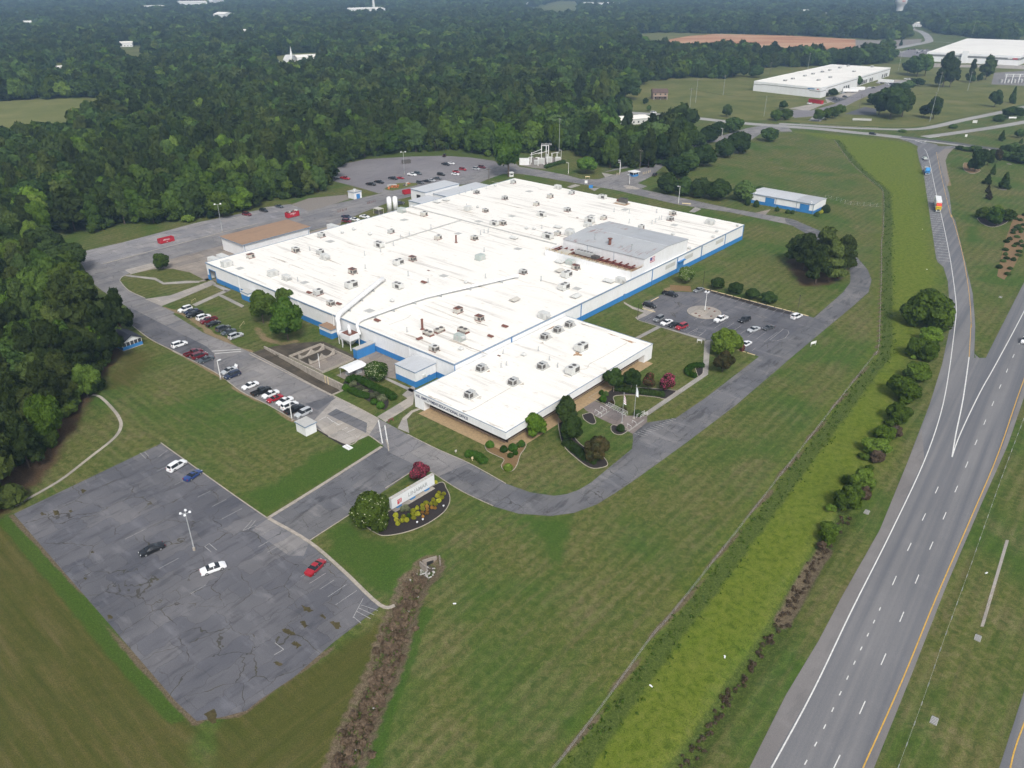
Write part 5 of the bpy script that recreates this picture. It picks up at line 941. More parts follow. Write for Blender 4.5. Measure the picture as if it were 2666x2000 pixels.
# church with a white steeple
ch_ = [(-291.2,1061.5),(-281.4,1061.5)]; co = house('church', 'white church with a slim steeple in a clearing of the far wood', (ch_[0], ch_[1], 30), 4.5, 4.5, 'white', 'unitlight', 'church')
MB().bb(8.5, 11, 3, 5.5, 6, 12).build('tower', 'white', co); MB().cyl((9.75, 4.25), 1.2, 12, 20, 6, 0.05).build('steeple', 'white', co)
hl = [(-276.1,1072.7),(-251.8,1084.2)]; house('church_hall', 'long white-roofed hall right of the church', (hl[0], hl[1], 32), 6.0, 2.0, 'white', 'membrane', 'hall')
FARB = [('white-roofed shed in the far wood left of the church', [(-507.7,1586.9),(-485.1,1586.9)], 20, 7), ('pale flat factory at the top of the wood', [(-1119,2898),(-1041,2939)], 90, 14), ('tall pale block beside the far factory at the top', [(-1070.2,3084.3),(-1052.5,3146.4)], 60, 24), ('row of low white sheds on the far skyline wood', [(-1143.7,2685.4),(-1113.2,2756.9)], 40, 9),
        ('pale L-shaped building among far trees', [(-709.7,2031.5),(-680,2018.1)], 35, 16), ('small white house roof far left', [(-1062.3,1847.5),(-1047.4,1858.7)], 18, 8), ('grey-white house beside a tiny clearing in the wood', [(-610.9,1309.9),(-593.9,1315.7)], 14, 6), ('white shed glimpsed at left edge of hay field wood', [(-526.9,965.7),(-521.6,972.1)], 12, 5),
        ('white plant with stacks beyond the wood', [(-452.9,2394.9),(-365.6,2471.4)], 60, 12), ('white farm house on the far hill clearing', [(245.6,2967),(280.7,2967)], 25, 10), ('pair of large pale roofs beside the far clearing', [(280.9,2911.6),(372.5,2967)], 40, 10), ('small white barn in front of far clearing', [(41.3,3024.5),(60.5,3024.5)], 20, 8), ('white house at the end of the winding road', [(861.1,1830.7),(879.7,1825.6)], 25, 7),
        ('pale shed behind trees on the right hill', [(919.7,1745.8),(923.6,1738.9)], 20, 7), ('white cottage roof among trees right of church', [(-239.1,1198.9),(-234.5,1198.9)], 12, 5), ('pale roof between trees at upper middle', [(807.9,2398),(832,2398)], 20, 9), ('light roof near the water tower wood', [(808,2238.6),(825.5,2238.6)], 20, 8), ('white roofs at the far top edge of the wood', [(302.9,2905.5),(349.5,2973.3)], 40, 10)]
for lb, p, dep, h in FARB:
    house('far_building', lb, (p[0], p[1], dep), h, h * 0.25, 'white', 'membrane', 'building')
pb = [(-452.9,2394.9),(-365.6,2471.4)]
st = thing('smokestack', 'slim pale chimney rising from the far white plant', 'chimney', (*(-401.2,2491.3), 0)); MB().cyl((0, 0), 4, 0, 55, 10, 2.6).build('shaft', 'unitlight', st); MB().cyl((0, 0), 3.2, 55, 57, 10).build('rim', 'graytrim', st)
# water tower
wt = thing('water_tower', 'pale water tower with flared bowl on the right skyline', 'water tower', (*(972.6,2151.7), 0))
b_ = MB(); b_.sm = True; prof = [(8.5, 0), (7.8, 10), (8.2, 26), (9.5, 31), (13.5, 35), (14.2, 38), (14.2, 50), (11, 56), (5, 60), (0.5, 61)]; n = 24
vs = [(r * math.cos(2 * math.pi * k / n), r * math.sin(2 * math.pi * k / n), z) for r, z in prof for k in range(n)]
b_.add(vs, [(i * n + k, i * n + (k + 1) % n, (i + 1) * n + (k + 1) % n, (i + 1) * n + k) for i in range(len(prof) - 1) for k in range(n)]); b_.build('shaft_and_bowl', 'unitlight', wt)
MB().bb(-4, 4, -14.8, -14.3, 39.6, 41.4).build('painted_emblem', 'signred', wt)

# ================================================================== THINGS ON THE ROOFS
def region(u, v):
    if u > 130.3: return 'office roof ' + ('near its lettered front' if v < 5 else 'in its middle' if v < 28 else 'near its far end')
    a = 'west' if u < 43 else 'middle' if u < 87 else 'south'
    b = 'left wall' if v < 30 else 'big duct' if v < 60 else 'roof kerb' if v < 90 else 'penthouse' if (v < 135 and u > 80) else 'long kerb' if v < 140 else 'far end'
    return 'factory roof, %s side by the %s' % (a, b)
SEEN = {}
PROTO = {}
def part_mesh(key, mb):
    if key not in PROTO: PROTO[key] = mb().mesh(key.split('/')[-1])
    return PROTO[key]
def unit(kind, u, v, z, turn=0.0, s=1.0):
    x, y = BW(u, v); names = {'C': ('rooftop_condenser', 'boxy grey condenser', 'roof unit'), 'P': ('rooftop_unit', 'plain pale sheet-metal air unit', 'roof unit'), 'L': ('rooftop_unit', 'large twin-fan air handler', 'roof unit'), 'G': ('rooftop_unit', 'large pale green air handler', 'roof unit'),
        'R': ('rooftop_condenser', 'rusting condenser with brown top', 'roof unit'), 'h': ('roof_vent', 'small pale hooded roof vent', 'vent'), 'H': ('roof_vent', 'wide pale roof ventilator', 'vent'), 's': ('roof_hatch', 'flat grey square roof panel', 'roof panel'), 'v': ('vent_pipe', 'thin vent pipe', 'pipe'), 'k': ('exhaust_stack', 'tall rusty exhaust stack', 'pipe'), 'b': ('roof_vent', 'rust-red curved vent', 'vent'), 'B': ('roof_vent', 'beige flat hood', 'vent'), 'X': ('cooling_plant', 'dark cooling plant', 'roof unit'), 'F': ('rooftop_condenser', 'low twin-fan condenser bench', 'roof unit'), 'O': ('rooftop_unit', 'grey packaged unit on a pale kerb pad', 'roof unit')}
    nm, lb, cat = names[kind]; key = '%s on the %s' % (lb, region(u, v)); SEEN.setdefault(key, []).append(1)
    o = thing(nm, key, cat, (x, y, z), ROT + turn, 'roof fittings: ' + lb); o.scale = (s, s, s)
    def P(name, mat, key2, fn): return put(name, part_mesh(kind + key2 + '/' + name, fn), mat, o)
    if kind in 'CR':
        P('cabinet', 'unitbeige' if kind == 'R' else ('unit' if (u + v) % 3 < 1.5 else 'unitbeige'), '', lambda: MB().bb(-1.25, 1.25, -0.95, 0.95, 0.25, 1.6))
        P('coil_face', 'grille', '1', lambda: MB().bb(0.1, 1.15, -0.99, -0.951, 0.45, 1.4)); P('coil_face', 'grille', '2', lambda: MB().bb(1.251, 1.29, -0.8, 0.8, 0.45, 1.4))
        P('top_frame', 'rust' if kind == 'R' else 'unitlight', '', lambda: MB().bb(-1.3, 1.3, -1.0, 1.0, 1.6, 1.7)); P('fan', 'grille', '', lambda: MB().cyl((0.4, 0), 0.62, 1.7, 1.78, 12)); P('skid', 'rust', '', lambda: MB().bb(-1.35, 1.5, -1.0, -0.8, 0, 0.25).bb(-1.35, 1.5, 0.8, 1.0, 0, 0.25))
    elif kind in 'PG':
        P('cabinet', 'unitgreen' if kind == 'G' else 'unitlight', '', lambda: MB().bb(-1.5, 1.5, -1.1, 1.1, 0.2, 1.9)); P('intake_hood', 'unit', '', lambda: MB().add([(1.5, -0.9, 1.7), (1.5, 0.9, 1.7), (2.1, 0.9, 1.0), (2.1, -0.9, 1.0), (1.5, -0.9, 0.9), (1.5, 0.9, 0.9)], [(0, 1, 2, 3), (4, 3, 2, 5), (0, 3, 4), (1, 5, 2)]))
        P('service_panel', 'unit', '', lambda: MB().bb(-0.6, 0.5, -1.13, -1.101, 0.4, 1.6)); P('kerb_frame', 'hatch', '', lambda: MB().bb(-1.7, 1.7, -1.3, 1.3, 0, 0.2))
    elif kind == 'L':
        P('cabinet', 'unitlight', '', lambda: MB().bb(-1.9, 1.9, -1.2, 1.2, 0.35, 2.1)); P('fan', 'grille', '1', lambda: MB().cyl((-0.85, 0), 0.62, 2.1, 2.18, 12)); P('fan', 'grille', '2', lambda: MB().cyl((0.85, 0), 0.62, 2.1, 2.18, 12))
        P('coil_face', 'grille', '', lambda: MB().bb(-0.2, 1.7, -1.24, -1.201, 0.6, 1.8)); P('leg_frame', 'unit', '', lambda: MB().bb(-1.9, 1.9, -1.2, -1.05, 0, 0.35)); P('leg_frame', 'unit', '2', lambda: MB().bb(-1.9, 1.9, 1.05, 1.2, 0, 0.35))
    elif kind == 'O':
        P('cabinet', 'unit', '', lambda: MB().bb(-1.25, 1.25, -0.95, 0.95, 0.3, 1.75)); P('coil_face', 'grille', '', lambda: MB().bb(-1.0, 0.2, -0.99, -0.951, 0.45, 1.55)); P('coil_face', 'grille', '2', lambda: MB().bb(-1.29, -1.251, -0.75, 0.75, 0.45, 1.55))
        P('fan', 'black', '1', lambda: MB().cyl((-0.55, 0.35), 0.36, 1.75, 1.82, 12)); P('fan', 'black', '2', lambda: MB().cyl((-0.55, -0.4), 0.36, 1.75, 1.82, 12)); P('pad', 'hatch', '', lambda: MB().bb(-1.3, 2.1, -1.15, 1.15, 0, 0.3)); P('duct_cap', 'steel', '', lambda: MB().bb(1.251, 1.9, -0.8, 0.8, 0.3, 0.75))
    elif kind == 'h':
        P('curb', 'unit', '', lambda: MB().bb(-0.45, 0.45, -0.45, 0.45, 0, 0.45)); P('hood', 'unitlight', '', lambda: MB().add([(-0.7, -0.7, 0.45), (0.7, -0.7, 0.45), (0.7, 0.7, 0.45), (-0.7, 0.7, 0.45), (-0.35, -0.35, 0.95), (0.35, -0.35, 0.95), (0.35, 0.35, 0.95), (-0.35, 0.35, 0.95)], [(0, 1, 5, 4), (1, 2, 6, 5), (2, 3, 7, 6), (3, 0, 4, 7), (4, 5, 6, 7)]))
    elif kind in 'HB':
        P('curb', 'grille' if kind == 'B' else 'unit', '', lambda: MB().bb(-1.2, 1.2, -0.9, 0.9, 0, 0.55)); P('hood', 'unitbeige' if kind == 'B' else 'unitlight', '', lambda: MB().add([(-1.8, -1.4, 0.5), (1.8, -1.4, 0.5), (1.8, 1.4, 0.5), (-1.8, 1.4, 0.5), (-1.6, 0, 1.15), (1.6, 0, 1.15)], [(0, 1, 5, 4), (2, 3, 4, 5), (1, 2, 5), (3, 0, 4), (3, 2, 1, 0)]))
    elif kind == 's':
        P('panel', 'hatch', '', lambda: MB().bb(-1.3, 1.3, -1.2, 1.2, 0.1, 0.16)); P('frame', 'unitlight', '', lambda: MB().bb(-1.45, 1.45, -1.35, 1.35, 0, 0.1))
    elif kind == 'v':
        P('pipe', 'steel', '', lambda: MB().cyl((0, 0), 0.14, 0.0, 1.5, 8)); P('flashing', 'unit', '', lambda: MB().cyl((0, 0), 0.45, 0, 0.18, 8, 0.25)); P('cap', 'unit', '', lambda: MB().cyl((0, 0), 0.3, 1.5, 1.75, 8, 0.1))
    elif kind == 'k':
        P('stack', 'rust', '', lambda: MB().cyl((0, 0), 0.32, 0.0, 3.0, 10)); P('flashing', 'rust', '', lambda: MB().cyl((0, 0), 0.7, 0, 0.2, 10, 0.4)); P('rim', 'rust', '', lambda: MB().cyl((0, 0), 0.38, 2.9, 3.05, 10))
    elif kind == 'b':
        P('curb', 'unitlight', '', lambda: MB().bb(-0.8, 0.8, -0.5, 0.5, 0, 0.4))
        def hood():
            mb = MB(); n = 6; vs = [(x, 0.65 * math.cos(math.pi * k / n), 0.4 + 0.45 * math.sin(math.pi * k / n)) for x in (-0.95, 0.95) for k in range(n + 1)]
            mb.add(vs, [(k, k + n + 1, k + n + 2, k + 1) for k in range(n)] + [tuple(range(n + 1)), tuple(range(n + 1, 2 * n + 2))[::-1]]); return mb
        P('hood', 'rust', '', hood)
    elif kind == 'F':
        P('cabinet', 'unitbeige', '', lambda: MB().bb(-1.7, 1.7, -0.85, 0.85, 0.6, 1.25)); [P('fan', 'grille', str(i), lambda i=i: MB().cyl((i * 0.85, 0), 0.62, 1.25, 1.4, 12)) for i in (-1, 1)]
        P('leg_frame', 'rust', '', lambda: MB().bb(-1.7, -1.55, -0.85, 0.85, 0, 0.6)); P('leg_frame', 'rust', '2', lambda: MB().bb(1.55, 1.7, -0.85, 0.85, 0, 0.6)); P('skid', 'rust', '', lambda: MB().bb(-1.8, 1.8, -0.95, -0.8, 0, 0.14).bb(-1.8, 1.8, 0.8, 0.95, 0, 0.14))
    elif kind == 'X':
        P('pad', 'stainpatch', '', lambda: MB().bb(-3.4, 3.4, -2.4, 2.4, 0.01, 0.05)); P('tank_bank', 'grille', '', lambda: MB().bb(-1.2, 2.6, -1.1, 1.1, 0.8, 2.6)); P('frame', 'unitbeige', '', lambda: MB().bb(-2.6, 2.8, -1.2, -1.05, 0.1, 0.8).bb(-2.6, 2.8, 1.05, 1.2, 0.1, 0.8)); P('motor', 'rust', '', lambda: MB().bb(-2.6, -1.4, -0.7, 0.7, 0.8, 1.7)); [P('fan', 'black', str(i), lambda i=i: MB().cyl((i * 1.2 + 0.7, 0), 0.55, 2.6, 2.75, 12)) for i in (-1, 0, 1)]
    return o
ROOF = {'C': [(15.1,29.5),(24.2,34.2),(7,47.7),(24.4,70),(45.3,76.8),(15.9,96.8),(58.6,7.6),(69.4,4.6)] + [(6.8,168.3),(6.7,140.8),(24.5,141.6),(39.1,158),(42.6,170.5),(42.8,142.9),(59.8,144.4),(32.4,119.3),(79.6,144.6),(99,170.4),(102.6,162.2),(51.6,109.3),(56.9,86),(78.5,113),(97.6,68.3),(99.6,143.4),(137,50.2)] + [(119.6,2.6)],
 'R': [(8,14.1),(50.9,28.5),(56.8,52.2)] + [(105.1,27.2),(114.5,27.1),(109.1,84.5)],
 'P': [(9.5,3.1),(30.5,31.7),(31,8.4),(38.4,9.1)] + [(30.9,174.5),(86.3,176.3),(24.2,116.5),(118.4,168.6),(128.9,83.8),(128.5,41.7),(82.2,116.3),(80.7,131.1)],
 'G': [(4,94.3)] + [(75.3,69.6),(104.3,87.5),(119.9,12.7)],
 'L': [(34.9,54.6),(56.2,45.7),(61.8,19.1),(74.4,29.2)] + [(59.1,173.2),(56.1,130.5),(77.7,136.8),(78.3,106.9),(111.4,76),(118.1,65.5),(49.5,106.4)],
 'F': [(116.9,17.4)] + [(111.3,12.8),(110.4,9.1)],
 'h': [(9.2,56.6),(9.3,62.6),(19.8,62.6),(1.1,102.9),(82.1,19.7)] + [(3.9,157.7),(24.6,122.4),(129,173.1),(126.1,160),(128.6,152.1),(128.6,132.5),(63.4,111.1),(66.1,112.9),(88.7,47.9),(114.5,144.4)] + [(125,8)],
 'H': [(4.2,116.3),(4.9,121.6)] + [(72.4,121.3),(68,97.7),(125.5,62.4),(125.8,81.5),(100.2,86.5)],
 'B': [(112.2,46.6),(106.2,78.6)],
 's': [(15.6,4.8),(14.6,46.3),(77.7,47.9),(45.7,11.4),(82.7,9.6),(14.2,86.5)] + [(46.1,87.6),(23.6,160.9),(46.1,121.8),(78.2,163.7),(107.7,157.1),(77.5,123),(40.5,106.1),(77.9,88.5),(121.2,68.9),(72.3,145.9)],
 'b': [(77.9,38.1),(55.8,6.1),(71.3,6.4),(91.3,5.6)] + [(125.7,19.9)] + [(111.1,4.8),(124.2,28.1)],
 'v': [(17.7,34.1),(38.5,44.3),(40,51),(38.1,59.3),(50.3,34.8),(32.9,72.6),(33.1,67.6),(32.4,85.3),(78.4,39.6),(68.1,39.7),(42.6,10.8)] + [(4.1,150.7),(1.8,138.1),(1.8,133.8),(1,143.6),(76.2,157.7),(82.8,160.1),(91.8,168.7),(99.4,155.5),(98.3,160.2),(99,160.9),(99.6,152.3),(91.3,147.1),(53.6,95.4),(54.3,97.2),(53.9,92.9),(70,77.6),(90.5,56.1),(67.7,116.1),(107.1,66.8),(20.1,119.8)] + [(104,6.4)],
 'k': [(53.9,78.5)] + [(106,10.8)], 'X': [(71,171.8)]}
for kd, pts in ROOF.items():
    for (u, v) in pts:
        if not (0.5 < u < 129.5 and 0.5 < v < 176): continue
        unit(kd, u, v, HM, random.choice((0, 0, math.pi, math.pi / 2)) if kd in 'hv' else (0 if kd in 'X' else random.choice((0, 0.0, math.pi / 2))), random.uniform(0.92, 1.1) if kd not in 'X' else 1.0)
for kd, pts in {'O': [(136.3,44.7),(136.1,39.1),(136.3,32.6),(136,4.7),(148,4.3),(144.1,-8.4),(147.9,16.8)], 'L': [(149.1,33.4),(155.9,20)], 'h': [(138.8,19.6)], 'v': [(146.2,22.2),(139.2,11.7),(138.8,9.8),(133.4,16.8),(139.9,25),(150.7,20.2)]}.items():
    for (u, v) in pts: unit(kd, u, v, OZ, (math.pi / 2 if kd in 'OL' else 0), 1.0 if kd != 'v' else 0.8)
for (u, v), w, d, z in (((69.5,48.3), 1.0, 0.7, HM), ((69.6,138.9), 1.0, 0.7, HM), ((133.5,14.9), 1.0, 0.6, OZ), ((7.2,103.3), 1.5, 0.7, HM)):
    t = thing('loose_board', 'flat reddish board lying on the %s' % region(u, v), 'board', (*BW(u, v), z), ROT); MB().bb(-w / 2, w / 2, -d / 2, d / 2, 0.01, 0.07).build('board', 'rust', t); MB().bb(-w / 2 - 0.1, -w / 2 - 0.02, -d / 2, d / 2, 0.01, 0.12).build('block', 'unit', t)
# stains: rust and ponding marks worn into the membrane
def stain(pts, mat, par): flat('stain', pts, 0.006, mat, par)
M['pond'] = simple('ponding_grime', (0.44, 0.39, 0.33), 0.9, 0.3, 0.8, space='world')
M['pondpale'] = simple('pale_grime', (0.58, 0.54, 0.48), 0.9, 0.2, 0.8, space='world')
def blob(u, v, ru, rv, mat, par, z, n=18):
    ph_ = random.uniform(0, 6); pts = []
    for k in range(n):
        a = 2 * math.pi * k / n; r = 1 + 0.35 * math.sin(3 * a + ph_) + 0.25 * math.sin(7 * a + 2 * ph_) + random.uniform(-0.15, 0.15)
        pts.append((u + ru * r * math.cos(a), v + rv * r * math.sin(a)))
    flat('roof_stain', pts, z, mat, par)
orf = [c for c in of.children if c.name.startswith('roof') and 'edge' not in c.name][0]
for (u, v), a, b, mt in (((150,30.4), 1.2, 1.1, 'stainpatch'), ((132.6,40), 0.3, 2.2, 'stainpatch'), ((139.5,49), 2.6, 0.35, 'pond'), ((156.1,47.8), 2.2, 0.5, 'stainpatch'), ((150,48.3), 1.6, 0.25, 'stainpatch'), ((158,-14.7), 2.4, 0.3, 'pondpale'), ((148.1,-14.7), 0.5, 0.4, 'pond'), ((140.4,-14.8), 2.6, 0.3, 'pondpale'), ((136.6,-15), 1.4, 0.3, 'pond'), ((146,-7), 0.6, 0.8, 'pondpale'), ((149.7,6), 0.4, 0.8, 'pond'), ((137.4,29.8), 0.5, 0.5, 'pond'), ((137.8,5.7), 0.3, 0.5, 'stainpatch'), ((155.9,17.4), 1.2, 0.3, 'pondpale')):
    blob(u, v, a, b, mt, orf, OZ + 0.006)
for line, par, z in (([(156.5,46.5),(156.5,33.9),(156.3,27.6),(157.4,25),(156,22.8)], orf, OZ), ([(148.7,2.4),(148.8,-5.4),(148.9,-12.8),(147.4,-14.9)], orf, OZ), ([(125,9.9),(127.7,9.6),(130.1,10.1)], rf, HM), ([(90,34.8),(92.2,41.8),(93.5,51.7),(97.4,63.4)], rf, HM), ([(103.9,58.1),(110.7,61.2),(119,60.6)], rf, HM), ([(95.7,6.4),(96.1,13.1),(95.1,16)], rf, HM)):
    ribbon('roof_seam', line, 0.16, z + 0.008, 'pond', par)
for k in range(75):
    u, v = random.uniform(3, 127), random.uniform(4, 172)
    if 90 < u and 86 < v < 131: continue
    if random.random() < 0.45 and v < 110: continue
    blob(u, v, random.uniform(2.5, 10), random.uniform(0.15, 0.45), random.choice(('pondpale', 'pondpale', 'pond')), rf, HM + 0.005 + 0.0005 * k)

# ================================================================== VEHICLES
def loft(stations, glass):
    """stations: (x, half width, z belt, roof half width, z top). Returns body and window meshes cut from one lofted shell"""
    rows = []
    for x, w, zb, rw_, zt in stations:
        rows.append([(x, -w * 0.93, 0.24), (x, -w, 0.48), (x, -w * 0.97, zb), (x, -rw_, zt - 0.03), (x, 0, zt), (x, rw_, zt - 0.03), (x, w * 0.97, zb), (x, w, 0.48), (x, w * 0.93, 0.24)])
    body = MB(); body.sm = False; g = {'side_window': MB(), 'side_window ': MB(), 'windshield': MB(), 'rear_window': MB()}
    for i in range(len(rows) - 1):
        for j in range(8):
            q_ = [rows[i][j], rows[i + 1][j], rows[i + 1][j + 1], rows[i][j + 1]]
            kind = glass.get(i)
            tgt = body
            if kind and j in (2, 5) and 's' in kind: tgt = g['side_window' if j == 2 else 'side_window ']
            elif kind and j in (3, 4) and 'w' in kind: tgt = g['windshield']
            elif kind and j in (3, 4) and 'r' in kind: tgt = g['rear_window']
            tgt.quad(*q_[::-1])
    body.quad(*rows[0]); body.quad(*rows[-1][::-1])
    for r_ in range(len(rows) - 1): body.quad(rows[r_][0], rows[r_][8], rows[r_ + 1][8], rows[r_ + 1][0])
    return body, g
def car_parts(kind):
    if kind == 'sedan':
        st = [(-2.42, .70, .62, .55, .70), (-2.34, .84, .86, .62, .93), (-1.75, .90, .93, .68, 1.02), (-1.25, .91, .95, .64, 1.06), (-.62, .92, .96, .56, 1.42), (-.02, .92, .95, .58, 1.46), (.06, .92, .95, .58, 1.46), (.42, .92, .94, .57, 1.42), (1.22, .91, .92, .66, 1.01), (1.9, .88, .84, .66, .90), (2.30, .80, .70, .58, .76), (2.42, .66, .55, .45, .60)]
        gl = {3: 'sr', 4: 's', 6: 's', 7: 'sw'}; wx, wr, wh = (-1.42, 1.46), .33, .90
    elif kind == 'suv':
        st = [(-2.40, .78, .80, .62, .86), (-2.34, .88, .98, .68, 1.02), (-2.26, .92, 1.02, .68, 1.12), (-2.02, .94, 1.06, .62, 1.68), (-1.2, .95, 1.06, .64, 1.75), (-.12, .95, 1.05, .65, 1.76), (-.04, .95, 1.05, .65, 1.76), (.55, .95, 1.04, .62, 1.70), (1.18, .94, 1.02, .72, 1.16), (1.95, .91, .95, .70, 1.04), (2.32, .84, .80, .62, .88), (2.42, .72, .60, .5, .66)]
        gl = {2: 'r', 3: 's', 4: 's', 6: 's', 7: 'sw'}; wx, wr, wh = (-1.40, 1.48), .38, .93
    elif kind == 'coupe':
        st = [(-2.25, .72, .62, .55, .70), (-2.15, .85, .84, .62, .88), (-1.6, .90, .90, .66, .98), (-1.1, .90, .90, .62, 1.02), (-.35, .90, .90, .52, 1.26), (.2, .90, .89, .53, 1.28), (.3, .90, .89, .53, 1.27), (1.05, .90, .87, .64, .94), (1.8, .87, .78, .64, .84), (2.2, .78, .64, .55, .70), (2.3, .65, .5, .45, .56)]
        gl = {3: 'sr', 4: 's', 6: 'sw'}; wx, wr, wh = (-1.35, 1.38), .33, .88
    else:                                             # pickup
        st = [(-.62, .95, 1.10, .66, 1.16), (-.48, .95, 1.10, .62, 1.76), (.30, .95, 1.09, .64, 1.80), (.38, .95, 1.09, .64, 1.80), (.95, .95, 1.08, .62, 1.74), (1.50, .95, 1.06, .74, 1.20), (2.3, .93, 1.0, .74, 1.10), (2.72, .88, .85, .66, .96), (2.82, .78, .62, .55, .72)]
        gl = {0: 'r', 1: 's', 3: 's', 4: 'sw'}; wx, wr, wh = (-1.75, 1.85), .40, .93
    body, g = loft(st, gl)
    if kind == 'pickup':
        body.bb(-2.80, -.62, -.95, -.83, .5, 1.12).bb(-2.80, -.62, .83, .95, .5, 1.12).bb(-2.84, -2.74, -.93, .93, .5, 1.10).bb(-2.8, -.62, -.9, .9, .42, .62)
    xr, xf = st[0][0] if kind != 'pickup' else -2.84, st[-1][0]
    out = [('body', body.mesh('body'), None)]
    for nm, mb in g.items():
        if mb.f: out.append((nm.strip(), mb.mesh(nm.strip()), 'carglass'))
    if kind == 'pickup': out.append(('bed_floor', MB().bb(-2.72, -.64, -.82, .82, .625, .65).mesh('bed_floor'), 'black'))
    tz = .78 if kind in ('sedan', 'coupe') else .95
    hw = st[-2][1] - 0.12; lz = tz - .10
    out.append(('headlight', MB().bb(st[-2][0] - .02, st[-2][0] + .09, hw - .30, hw, lz - .08, lz + .04).mesh('headlight'), 'lamp')); out.append(('headlight', MB().bb(st[-2][0] - .02, st[-2][0] + .09, -hw, -hw + .30, lz - .08, lz + .04).mesh('headlight'), 'lamp'))
    out.append(('tail_light', MB().bb(xr - .02, xr + .12, .52, .80, tz - .12, tz + .08).mesh('tail_light'), 'taillight')); out.append(('tail_light', MB().bb(xr - .02, xr + .12, -.80, -.52, tz - .12, tz + .08).mesh('tail_light'), 'taillight'))
    out.append(('grille', MB().bb(xf - .03, xf + .02, -.42, .42, .36, .56).mesh('grille'), 'black'))
    def wheel(x, s):
        mb = MB(); n = 12; y0, y1 = s * (wh - .20), s * (wh + .02)
        vs = [(x + wr * math.cos(2 * math.pi * k / n), y, wr + wr * math.sin(2 * math.pi * k / n)) for y in (y0, y1) for k in range(n)]
        return mb.add(vs, [(k, (k + 1) % n, n + (k + 1) % n, n + k) for k in range(n)] + [tuple(range(n))[::-1], tuple(range(n, 2 * n))]).mesh('wheel')
    def rim(x, s):
        n = 10; y = s * (wh + .028); vs = [(x + wr * .62 * math.cos(2 * math.pi * k / n), y, wr + wr * .62 * math.sin(2 * math.pi * k / n)) for k in range(n)]
        return MB().add(vs, [tuple(range(n))]).mesh('rim')
    for x in wx:
        for s in (-1, 1): out.append(('wheel', wheel(x, s), 'tyre', ('rim', rim(x, s), 'rim')))
    return out
CARS = {k: car_parts(k) for k in ('sedan', 'suv', 'coupe', 'pickup')}
CNAME = {'sedan': 'sedan_car', 'suv': 'sport_utility_car', 'coupe': 'coupe_car', 'pickup': 'pickup_truck'}
CWORD = {'sedan': 'sedan', 'suv': 'SUV', 'coupe': 'low coupe', 'pickup': 'pickup truck'}
def car(kind, col, rear, front, where, group, z=0.03, wheels=True):
    cx, cy = (rear[0] + front[0]) / 2, (rear[1] + front[1]) / 2; a = math.atan2(front[1] - rear[1], front[0] - rear[0])
    o = thing(CNAME[kind], '%s %s %s' % (col, CWORD[kind], where), 'pickup' if kind == 'pickup' else 'car', (cx, cy, z), a, group)
    for p in CARS[kind]:
        c = put(p[0], p[1], PAINTM[col] if p[2] is None else p[2], o)
        if len(p) > 3: put(p[3][0], p[3][1], p[3][2], c)
    return o
def row(cars, where, group, z=0.03, snap=None):
    for k, (kind, col, pts) in enumerate(cars):
        r_, f_ = pts
        if snap is not None:
            cx, cy = (r_[0] + f_[0]) / 2, (r_[1] + f_[1]) / 2; a = math.atan2(f_[1] - r_[1], f_[0] - r_[0])
            best = min((snap, snap + math.pi), key=lambda s: abs(math.atan2(math.sin(s - a), math.cos(s - a)))) + random.uniform(-0.03, 0.03)
            r_, f_ = (cx - math.cos(best), cy - math.sin(best)), (cx + math.cos(best), cy + math.sin(best))
        car(kind, col, r_, f_, where % ORD[k], group, z)
row([('suv', 'white', [(-110.3,246.1),(-113,243.4)]), ('sedan', 'navy', [(-107.6,244.4),(-110.4,241.8)]), ('pickup', 'black', [(-104.8,242.3),(-108.9,238.4)]), ('suv', 'white', [(-104.5,236.4),(-101.4,239.2)]), ('pickup', 'dark red', [(-98.5,237.1),(-102.1,233.4)]), ('sedan', 'black', [(-99.7,231.3),(-96.1,233.9)]), ('suv', 'dark grey', [(-94.9,227.1),(-91.9,230.3)]), ('sedan', 'slate', [(-89.3,227.7),(-92.2,224.4)]), ('suv', 'silver', [(-89.2,221.5),(-85.7,224.2)])],
    'parked %s from the far end on the grassy side', 'cars in the upper roadside row', 0.035, TH)
row([('suv', 'white', [(-105.1,215.3),(-100.7,217.7)]), ('pickup', 'dark red', [(-98.4,209.4),(-94.3,211.6)]), ('suv', 'dark red', [(-95.5,207.4),(-92.2,209.9)]), ('sedan', 'slate', [(-89,207.1),(-93,205)]), ('sedan', 'silver', [(-80.2,200),(-83.3,197.6)]), ('suv', 'navy', [(-78.3,197),(-81.5,194.8)]), ('sedan', 'white', [(-71.2,190.9),(-74.7,188.4)]), ('pickup', 'black', [(-71.1,184.5),(-66.7,187.9)]), ('sedan', 'white', [(-64.3,186.1),(-67.5,183.2)]), ('coupe', 'red', [(-62.4,183.7),(-65.8,180.8)]), ('sedan', 'white', [(-59.3,182),(-62.8,179.7)]), ('suv', 'white', [(-61.1,176.9),(-57.1,179.7)]), ('pickup', 'black', [(-58.9,174.7),(-55.5,177.7)]), ('suv', 'silver', [(-52.7,175.2),(-56.2,173.4)])],
    'parked %s from the pavilion in the lower road row', 'cars in the lower roadside row', 0.035, TH)
